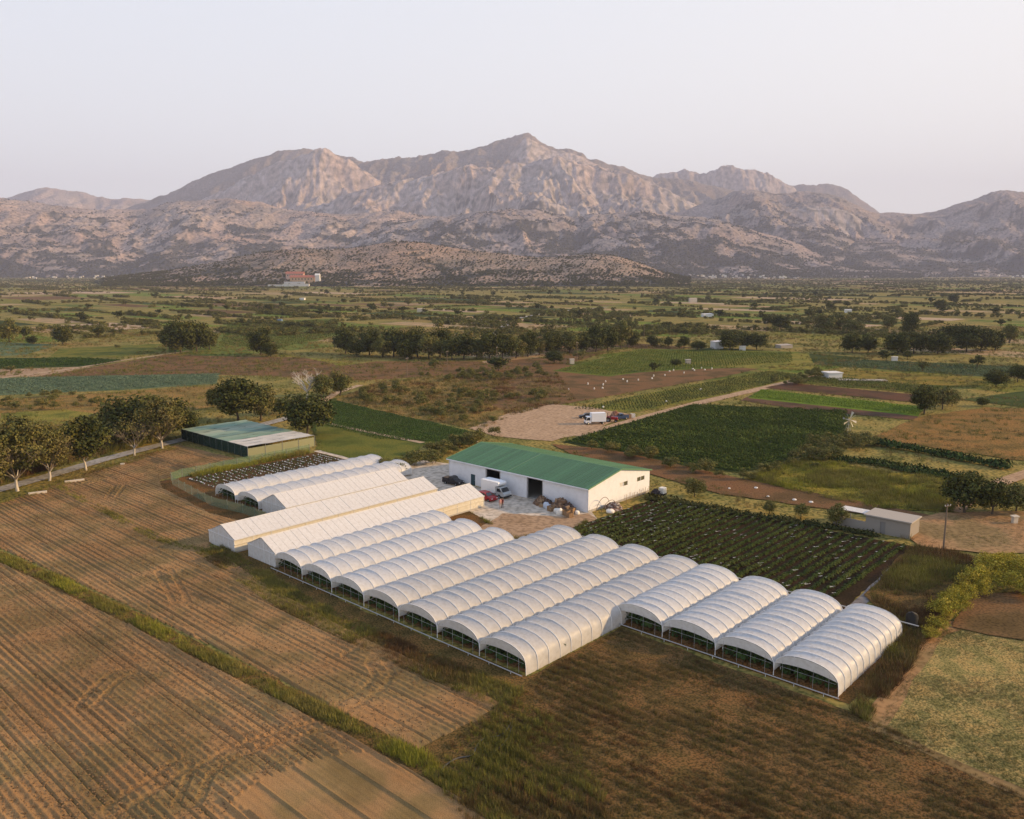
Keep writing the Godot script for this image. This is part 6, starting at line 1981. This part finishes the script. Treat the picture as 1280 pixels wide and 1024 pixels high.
	for k in 620:
		# hedgerows and tree lines along the field borders
		var d := 380.0 + 3000.0 * pow(rng.randf(), 1.35)
		var at := Vector3(rf(-0.72, 0.72) * d, 0, -d)
		if d < 520.0:
			continue
		var dir := (BX if rng.randf() < 0.7 else AX).rotated(Vector3.UP, rf(-0.12, 0.12))
		var len := rf(25.0, 90.0) * (1.0 + d / 1500.0)
		var size := rf(1.2, 3.2)
		var s := -len * 0.5
		while s < len * 0.5:
			var w := size * rf(0.55, 1.35)
			if rng.randf() < 0.85:
				far_xf.append(Transform3D(Basis.from_euler(Vector3(0, rf(0, TAU), 0)).scaled(Vector3(w, w * rf(0.7, 1.05), w)), at + dir * s + Vector3(rf(-1.5, 1.5), w * 0.5, rf(-1.5, 1.5))))
				far_cs.append(Color(1, 1, 1) * rf(0.7, 1.3))
			s += size * rf(0.7, 1.7)
	var belts := noise(55, 1.0 / 260.0, 3)
	for k in 26000:
		var d := 420.0 + 4100.0 * pow(rng.randf(), 0.8)
		var x := rf(-0.74, 0.74) * d
		var b := belts.get_noise_2d(x, d * 2.2)
		if d < 1600.0 and rng.randf() < 0.75:
			continue
		if b < rf(-0.2, 0.5) - smoothstep(1200.0, 3200.0, d) * 0.75:
			continue
		var w := rf(1.0, 2.8) * (1.0 + 1.3 * pow(rng.randf(), 5.0))
		far_xf.append(Transform3D(Basis.from_euler(Vector3(0, rf(0, TAU), 0)).scaled(Vector3(w, w * rf(0.6, 0.95), w)), Vector3(x, w * 0.45, -d)))
		far_cs.append(Color(1, 1, 1) * rf(0.7, 1.3))
	scatter("distant_vegetation", "bushes and small trees along the field edges of the distant plain", "vegetation", crowns.farolive[0], M.leaf, far_xf, far_cs)
	# ---- scrub on the knoll and the grove at its foot
	var knoll_xf := []
	var knoll_cs := []
	var hill_node: MeshInstance3D = get_node("hill_001")
	var hv: PackedVector3Array = hill_node.mesh.surface_get_arrays(0)[Mesh.ARRAY_VERTEX]
	for k in hv.size():
		var v := hv[k]
		if v.y < 0.0 or -v.z > 2900.0:
			continue
		var low := 1.0 - clampf(v.y / 60.0, 0, 1)
		var c := belts.get_noise_2d(v.x * 2.0 + 900, v.z * 2.0)
		for j in 2:
			if rng.randf() < 0.12 + 0.75 * clampf(c * 1.3 + low * 0.6 - 0.15, 0, 1):
				var w := rf(1.6, 4.2) + low * 1.2
				knoll_xf.append(Transform3D(Basis().scaled(Vector3(w, w * 0.75, w)), v + Vector3(rf(-8, 8), w * 0.3, rf(-6, 6))))
				knoll_cs.append(Color(1, 1, 1) * rf(0.75, 1.3))
	scatter("knoll_vegetation", "dark scrub and trees covering the low knoll on the plain", "vegetation", crowns.far[1], M.leaf, knoll_xf, knoll_cs)
	# ---- woods and scrub on the lower slopes of the mountains
	var wood_xf := []
	var wood_cs := []
	for called in ["mountain_011", "mountain_008", "mountain_010", "hill"]:
		var arr: Array = (get_node(called) as MeshInstance3D).mesh.surface_get_arrays(0)
		var mv: PackedVector3Array = arr[Mesh.ARRAY_VERTEX]
		var mc: PackedColorArray = arr[Mesh.ARRAY_COLOR]
		for k in mv.size():
			var v := mv[k]
			if v.y < 0.0 or v.z < -6900.0 or absf(v.x) > -v.z * 0.66:
				continue
			var dense := clampf((0.32 - mc[k].g) * 4.5, 0.06, 0.95)
			for j in 2:
				if rng.randf() < dense * 0.8:
					var w := rf(3.5, 8.5)
					wood_xf.append(Transform3D(Basis().scaled(Vector3(w, w * 0.8, w)), v + Vector3(rf(-16, 16), w * 0.1, rf(-16, 16))))
					wood_cs.append(Color(1, 1, 1) * rf(0.6, 1.2))
	scatter("mountain_forest", "dark woods and scrub on the lower mountain slopes", "forest", crowns.far[2], M.leaf, wood_xf, wood_cs)
	# ---- crops in rows
	var pl := plant_mesh(1500, 26, 0.34)
	var pl2 := plant_mesh(1501, 16, 0.3)
	var blade := tuft_mesh(1510, 12, 0.28, 0.5, 0.022)
	var weed := tuft_mesh(1511, 16, 0.35, 0.8, 0.03)
	scatter("tunnel_foliage", "leafy crop growing in rows inside the plastic tunnels", "crop", pl, M.blade, inside_plants, inside_plants.map(func(_x): return Color(0.035, 0.06, 0.018) * rf(0.7, 1.3)))
	var greens := [Color(0.035, 0.062, 0.016), Color(0.045, 0.078, 0.02), Color(0.06, 0.09, 0.022)]
	rows_of("crop_foliage", "dark green row crop on the large field beside the dusty track", poly([12.4, -194.1, 54, -248.7, 96.3, -238.6, 82.7, -204.9, 63.7, -180.2, 46.3, -164.6, 36.6, -170.2]), 2.4, 0.7, pl, 1.2, 1.6, [Color(0.055, 0.078, 0.016), Color(0.068, 0.092, 0.019), Color(0.09, 0.112, 0.023)], false)
	rows_of("crop_foliage", "leafy crop in rows on the dark mulched field behind the tunnels", polyL([98, -78, 97.3, -36, 126.3, -37.4, 125.3, -53, 122, -78]), 1.5, 0.28, pl2, 0.95, 1.2, [Color(0.05, 0.072, 0.018), Color(0.062, 0.082, 0.02), Color(0.075, 0.09, 0.023)], true, 0.05, 0.85)
	rows_of("crop_foliage", "green crop in rows on the field behind the hedge", poly([-60.8, -247.2, -54.4, -256.5, -10.8, -207, -15.5, -194.1, -32.7, -197.9, -50.7, -218.1]), 0.8, 0.8, pl2, 0.7, 1.0, [Color(0.05, 0.085, 0.02), Color(0.06, 0.10, 0.024)], false)
	rows_of("crop_foliage", "leafy plants between the pale mulch strips", polyL([74.5, -153.5, 74.5, -139.5, 105, -139.5, 105, -153.5]), 1.3, 0.9, pl2, 0.6, 0.9, greens, false, 0.15)
	rows_of("crop_foliage", "blue-green crop in rows below the dry verge", poly([-201.2, -308.4, -158.5, -317.8, -114.8, -325.3, -106.4, -299.4, -133.3, -283, -175.6, -268.2]), 1.6, 1.3, pl2, 1.0, 1.5, [Color(0.10, 0.15, 0.10), Color(0.12, 0.17, 0.11)], false)
	rows_of("crop_foliage", "olive crop in rows beside the harvested field", poly([17.7, -241.4, 51, -279.2, 103.6, -335.9, 112.1, -320.3, 81.6, -284.9, 36.9, -238.6]), 1.5, 1.2, pl2, 0.9, 1.4, [Color(0.075, 0.085, 0.025), Color(0.09, 0.095, 0.03)], false)
	rows_of("crop_foliage", "green crop in rows on the bright field beside the harvested one", poly([18, -335.9, 64.9, -424.9, 136.5, -408.3, 123.4, -368.6, 87.1, -350, 51.1, -333.2, 38.4, -320.3]), 2.2, 1.3, pl2, 1.2, 1.7, [Color(0.11, 0.14, 0.03), Color(0.14, 0.16, 0.035), Color(0.16, 0.17, 0.04)], false)
	rows_of("crop_foliage", "dark crop in rows above the brown strip beyond the road trees", poly([-249.8, -378.7, -199, -385.7, -175.1, -375.3, -177.9, -356, -225.6, -341.4]), 2.0, 1.4, pl, 1.1, 1.7, greens, false)
	rows_of("crop_foliage", "low crop in rows on the bright strip by the windmill", poly([76, -264.8, 84.6, -281.1, 120.7, -244.3, 113.3, -231.8]), 1.3, 0.9, pl2, 0.9, 1.2, [Color(0.13, 0.19, 0.03), Color(0.16, 0.22, 0.035)], false)
	rows_of("crop_foliage", "crop in rows on the strips beside the long pale slab", poly([102.1, -303.8, 118.3, -320.3, 151.1, -286.9, 139.2, -271.8]), 1.8, 1.2, pl2, 1.0, 1.5, [Color(0.08, 0.10, 0.03), Color(0.11, 0.12, 0.035)], false)
	rows_of("crop_foliage", "blue-green crop in rows in front of the far groves", poly([132.3, -359.1, 157.9, -375.3, 212, -347.1, 197.5, -322.8, 182.9, -317.8]), 2.4, 1.6, pl2, 1.3, 1.9, [Color(0.09, 0.12, 0.06), Color(0.11, 0.14, 0.06)], false)
	rows_of("crop_foliage", "sparse green regrowth in rows on the broad brown field", poly([-178.5, -315.4, -163.3, -392.9, -96.8, -382.1, -65.4, -341.4, -67.6, -320.3, -122.6, -327.9]), 2.6, 2.2, pl2, 0.9, 1.6, [Color(0.12, 0.115, 0.04), Color(0.16, 0.12, 0.055), Color(0.12, 0.14, 0.035)], false, 0.8, 0.6, 0.02, 0.45)
	rows_of("crop_foliage", "far green crop around the upright dark tree", poly([-214.8, -637.5, -145.2, -689.4, -108.8, -539.6, -121.6, -424.9, -159.1, -457.4]), 2.6, 1.8, pl2, 1.3, 2.0, [Color(0.09, 0.12, 0.03), Color(0.12, 0.14, 0.04)], false)
	rows_of("hedge_foliage", "dark low hedge along the far edge of the mulched field", strip_along(polyL([122.8, -80, 124.5, -66, 126.8, -52, 128.2, -42]), 1.2), 0.6, 0.6, pl, 1.2, 1.9, [Color(0.05, 0.055, 0.018), Color(0.075, 0.07, 0.022)], false, 0.3)
	rows_of("vine_foliage", "thick green vine rows below the windmill", strip_along(poly([84.1, -191.3, 90.7, -182.6, 100.9, -166]), 1.6), 0.8, 0.8, pl, 2.0, 2.8, [Color(0.035, 0.055, 0.015), Color(0.05, 0.075, 0.02)], false, 0.3, 1.3)
	rows_of("vine_foliage", "lower vine rows between the windmill and the weedy plot", strip_along(poly([67.9, -176.2, 75.4, -171.7, 88.3, -156.8]), 4.5), 1.6, 0.8, pl, 1.5, 2.2, [Color(0.035, 0.055, 0.015), Color(0.05, 0.07, 0.02)], false, 0.3, 1.1)
	# ---- weeds and grass
	var rust := [Color(0.13, 0.072, 0.033), Color(0.16, 0.10, 0.042), Color(0.15, 0.115, 0.042), Color(0.125, 0.11, 0.036), Color(0.19, 0.135, 0.055)]
	var grassy := [Color(0.14, 0.13, 0.035), Color(0.18, 0.175, 0.04), Color(0.21, 0.205, 0.042), Color(0.23, 0.20, 0.06)]
	var bright := [Color(0.25, 0.25, 0.04), Color(0.29, 0.28, 0.045), Color(0.19, 0.20, 0.036), Color(0.23, 0.19, 0.055)]
	var straw := [Color(0.33, 0.24, 0.115), Color(0.27, 0.21, 0.095), Color(0.21, 0.185, 0.07), Color(0.17, 0.16, 0.055)]
	weeds("field_weeds", "rusty brown weeds on the fallow field in front of the short tunnels", poly([0, -73, 1.7, -77.3, 12.2, -89.7, 30, -72.1, 32.9, -69.5, 41, -56.6, 35.8, -48.6, 0, -48.6, -3.9, -62.7]), 46000, weed, 0.16, 0.42, rust, 1.0, 0.0, 0.08, 6, 1.4)
	weeds("field_weeds", "taller olive weeds along the rows of the fallow field", poly([-7.6, -63.3, 0, -73.6, 2.9, -71.5, 5.6, -67.5, 7.3, -58.6, 7.4, -50, 0, -50]), 12000, blade, 0.3, 0.8, grassy + rust, 1.1, 0.0, 0.12, 16, 1.5)
	weeds("verge_grass", "yellow-green grass on the verge between the ploughed fields", strip_along(poly([-84, -121, -72.3, -113.6, -59.4, -104.3, -49.4, -96.4, -39.4, -88.6, -27.5, -79.3, -15, -69.3, -8, -63.9, -2.4, -58.6, 0, -54.8]), 1.9), 7000, blade, 0.35, 0.9, bright + grassy, 1.0, 0.0, 0.15, 26)
	weeds("verge_grass", "dry grass along the rail of the long tunnels", strip_along(poly([-43.8, -116.7, -36.9, -108.8, -29.6, -100.2, -22.4, -92.8, -15.8, -86.8, -10, -81.8, -5.6, -78.3, 0, -73.3]), 4.4), 10000, blade, 0.3, 0.8, rust + grassy, 1.0, 0.0, 0.05, 36)
	weeds("verge_grass", "grey weeds on the narrow strip crossing the ploughed field", strip_along(poly([-84.2, -152, -73.6, -141.2, -63.7, -131.7, -54.6, -122.6, -47.8, -117.4, -43.5, -116]), 1.6), 1300, blade, 0.3, 0.7, grassy, 1.0, 0.12, 0.3, 46)
	weeds("verge_grass", "short weeds between the road and the ploughed field", strip_along(poly([-91.3, -136.3, -86.9, -147.5, -83.9, -161.9, -80.4, -175.5, -77.3, -186.9]), 3.2), 1800, blade, 0.3, 0.7, rust + grassy, 1.0, 0.0, 0.2, 56)
	weeds("verge_grass", "weeds along the net fence", strip_along(polyL([104, -156.4, 76, -154.8]), 1.6), 900, weed, 0.5, 1.2, bright, 1.0, 0.0, 0.0, 66)
	weeds("field_weeds", "pale stubble and green regrowth on the dry field", poly([32.4, -69.1, 47.5, -88.8, 50.7, -89.7, 61.3, -84, 42.8, -56.6, 40.7, -59]), 17000, blade, 0.16, 0.34, straw, 0.9, 0.0, 0.1, 76)
	weeds("field_weeds", "reddish weeds and dark brambles beside the black tank", poly([44.8, -100.2, 58.3, -117.4, 65.1, -113.9, 65.2, -110, 48.4, -90.1, 31.8, -69.5, 31, -71.5, 42.3, -86.8]), 9000, weed, 0.4, 1.0, rust + grassy, 1.0, 0.0, 0.2, 86)
	weeds("field_weeds", "olive weeds on the plot below the vine rows", poly([45.2, -159.3, 63.2, -177.8, 74, -164.6, 88.3, -156.8, 73.8, -136.3, 61.2, -138.2, 51.4, -149.7]), 7000, weed, 0.6, 1.2, bright + grassy, 0.9, 0.0, 0.2, 96)
	weeds("field_weeds", "dry weeds among the bushes of the scrubby plot", poly([-55.1, -259.8, -49.2, -301.6, -24.6, -320.3, 18.4, -320.3, 20, -259.8, 0, -230.5, -8.1, -209.1, -31.2, -230.5]), 6000, weed, 0.7, 1.4, rust + straw, 0.8, 0.0, 0.2, 106)
	weeds("field_weeds", "weeds and shrubs behind the tree-lined road", poly([-98.9, -143.7, -96.8, -154.4, -91.8, -177.8, -83.4, -195, -86.2, -209.1, -104.3, -198.9, -117.3, -171.7]), 5000, weed, 0.8, 2.0, rust + grassy, 1.0, 0.0, 0.1, 116)
	weeds("field_weeds", "weeds on the bare yard by the power pole", poly([60.5, -119.6, 70.7, -133.9, 85.8, -133.9, 76, -116]), 1600, blade, 0.3, 0.6, straw, 0.8, 0.0, 0.4, 126)
	weeds("field_weeds", "weeds at the edge of the yard behind the tunnel ends", poly([-7, -136.3, 0, -124.1, 7.3, -122.6, 12.3, -131.7, 9.5, -119.6, 0, -121]), 1200, weed, 0.3, 0.8, grassy + straw, 0.8, 0.0, 0.4, 136)
	# ---- tufts and seedlings all over the open plain between the fields
	var keep := [polyL([56, -158, 56, -24, 129, -24, 129, -158]), poly([-11.1, -211.3, 0, -235.8, 12.1, -250.2, 22.5, -245.7, 33.6, -231.8, 15.7, -201.8, 9.5, -195, -3.9, -200.8]), poly([-91.7, -130.8, -88.9, -141.2, -82.1, -171.7, -77.7, -191.3, -55.4, -173.2, -0.9, -73, -2.9, -69.9, -8, -65.3, -74.6, -117.4, -89.4, -127.4]), poly([-12.5, -259.8, 0, -315.4, 20.6, -359.1, 61.6, -338.6, 107.2, -350, 78.7, -315.4, 14.5, -250.2, -2.3, -241.4]), poly([11.7, -194.1, 54.3, -250.2, 97.8, -240, 83.1, -203.9, 63.8, -179.4, 46, -163.3, 36.3, -168.8]), poly([9.3, -191.3, 21.7, -186, 44.9, -158.1, 69.8, -133.5, 55, -136.3, 26.5, -163.3]), poly([61.4, -129.5, 71.4, -135.3, 88.6, -136.3, 78.3, -116, 59.8, -118.1])]
	for line in [[16.6, -200.8, 34.9, -225.4, 55.8, -251.8, 76.9, -275.4, 102.1, -303.8, 123.2, -325.3], [-99.3, -140.2, -94.4, -150.3, -87.2, -175.5, -81.5, -190.4, -65.1, -217, -59.7, -230.5, -58.4, -247.2, -53.5, -293], [-192.2, -313, -181.3, -344.2, -175.8, -375.3, -162.6, -420.6], [-52.3, -221.7, -41, -211.3, -21, -193.2], [-17.3, -452.4, -8.2, -576.5, 1.3, -700.8, 39, -823.2], [73.8, -136.3, 87.3, -150.9, 104.6, -164.6]]:
		keep.append(strip_along(poly(line), 4.5))
	for area in [[-208.7, -310.7, -159.7, -320.3, -114.7, -327.9, -105.1, -297.3, -132.4, -281.1, -178.5, -264.8], [-258, -385.7, -200.9, -389.3, -174.5, -378.7, -175.7, -353, -225.3, -335.9], [16.1, -335.9, 66.2, -433.7, 143.1, -416.4, 124.8, -362.2, 86.4, -347.1, 36.6, -317.8], [-64.3, -251.8, -55.8, -263.1, -10, -207, -14.9, -191.3, -31, -187.8, -44.6, -191.3], [70.9, -258.1, 84.9, -283, 122.1, -245.7, 108.9, -222.9], [86.9, -286.9, 99.2, -299.4, 136, -266.5, 125.8, -251.8], [-215.7, -389.3, -233.8, -433.7, -189.4, -467.6, -182.3, -389.3], [16.8, -241.4, 51.4, -281.1, 106.3, -341.4, 113.7, -320.3, 36.7, -237.2, 22.8, -235.8]]:
		keep.append(poly(area))
	var pal := [Color(0.20, 0.145, 0.06), Color(0.17, 0.14, 0.05), Color(0.15, 0.145, 0.04), Color(0.11, 0.125, 0.032), Color(0.14, 0.15, 0.036), Color(0.22, 0.17, 0.07)]
	var mix := noise(77, 1.0 / 40.0, 3)
	var thick := noise(78, 1.0 / 25.0, 3)
	var ox := []
	var oc := []
	for k in 60000:
		var d := 120.0 + 480.0 * pow(rng.randf(), 0.9)
		var p := Vector2(rf(-0.68, 0.68) * d, -d)
		if thick.get_noise_2d(p.x, p.y) < rf(-0.35, 0.35):
			continue
		var skip := false
		for g in keep:
			if Geometry2D.is_point_in_polygon(p, g):
				skip = true
				break
		if skip:
			continue
		ox.append(spot(p, rf(0.5, 1.3) * (0.6 + d / 500.0), rf(0.5, 1.0), 0.05))
		oc.append(pal[int(clampf(mix.get_noise_2d(p.x, p.y) * 1.2 + 0.5 + rf(-0.2, 0.2), 0, 0.999) * 6.0)] * rf(0.75, 1.25))
	scatter("plain_grass", "tufts of dry and green grass over the open plain", "grass", weed, M.blade, ox, oc)
	# ---- clods on the ploughed soil
	var cl := MB.new()
	for a in 4:
		var a0 := TAU * a / 4.0
		var a1 := TAU * (a + 1) / 4.0
		var q0 := Vector3(cos(a0) * (0.8 + 0.3 * (a % 2)), 0.1, sin(a0))
		var q1 := Vector3(cos(a1) * (0.8 + 0.3 * ((a + 1) % 2)), 0.1, sin(a1))
		cl.tri(q1, q0, Vector3(0.1, 0.8, -0.1))
		cl.tri(q0, q1, Vector3(0, -0.5, 0))
	ox = []
	oc = []
	for g in [poly([-83, -119.6, -70.5, -110.6, -48.1, -93.7, -26.8, -77.2, -14.6, -67.5, -12.8, -65.1, -16.8, -63.7, -19.8, -61.4, -21.3, -58.3, -21.3, -51.5, -38.3, -51.5]), poly([-89.3, -129.1, -87.7, -139.2, -80.8, -168.8, -76.3, -187.8, -57.9, -174.7, -66.8, -156.8, -50.1, -134.4, -44.3, -118.1, -30.4, -101.3, -16.7, -87.2, -1.5, -73, -8, -65.7, -28.4, -82.2, -75, -118.1])]:
		for p in points_in(g, 16000):
			ox.append(spot(p, rf(0.04, 0.12), rf(0.6, 1.0), rf(0.16, 0.24)))
			oc.append(Color(0.19, 0.118, 0.06) * rf(0.6, 1.25))
	scatter("soil_debris", "clods lying on the ploughed soil", "clods", cl.mesh(), M.v, ox, oc)
	# ---- pale plastic scraps between the rows of the mulched field
	var flake := MB.new()
	flake.grid(4, 3, func(a: int, b: int) -> Array: return [Vector3((a - 1.5) * 0.16, 0.03 + 0.05 * sin(a * 2.1 + b * 1.7), (b - 1.0) * 0.09), Color(1, 1, 1)])
	var fm := flake.mesh()
	var fx := []
	var fc := []
	for p in points_in(polyL([98, -78, 97.3, -36, 126.3, -37.4, 125.3, -53, 122, -78]), 520):
		var q: float = p.x * BX.x + p.y * BX.z
		if rng.randf() > (0.8 if q < -66 else 0.35):
			continue
		var s := rf(0.25, 0.6)
		fx.append(Transform3D(Basis.from_euler(Vector3(0, TURN + PI * 0.5 + rf(-0.15, 0.15), 0)).scaled(Vector3(s * rf(1.2, 4.0), s, s * 0.8)), Vector3(p.x, 0.45, p.y)))
		fc.append(Color(0.62, 0.6, 0.56) * rf(0.7, 1.1))
	scatter("plastic_debris", "torn scraps of pale plastic mulch among the crop rows", "debris", fm, M.v, fx, fc)
	# pale mulch strips next to the low tunnels
	fx = []
	fc = []
	for r in 24:
		var p0 := 74.8 + r * 1.28
		for k in 17:
			if rng.randf() < 0.25:
				continue
			var at := L(p0 + rf(-0.15, 0.15), -153.2 + k * 0.82, 0.1)
			fx.append(Transform3D(Basis.from_euler(Vector3(0, TURN + rf(-0.1, 0.1), 0)).scaled(Vector3(rf(0.7, 1.7), 1.0, rf(1.2, 2.6))), at))
			fc.append(Color(0.62, 0.6, 0.57) * rf(0.75, 1.1))
	scatter("mulch_debris", "pale strips of plastic mulch in the bed beside the low tunnels", "mulch", fm, M.v, fx, fc)
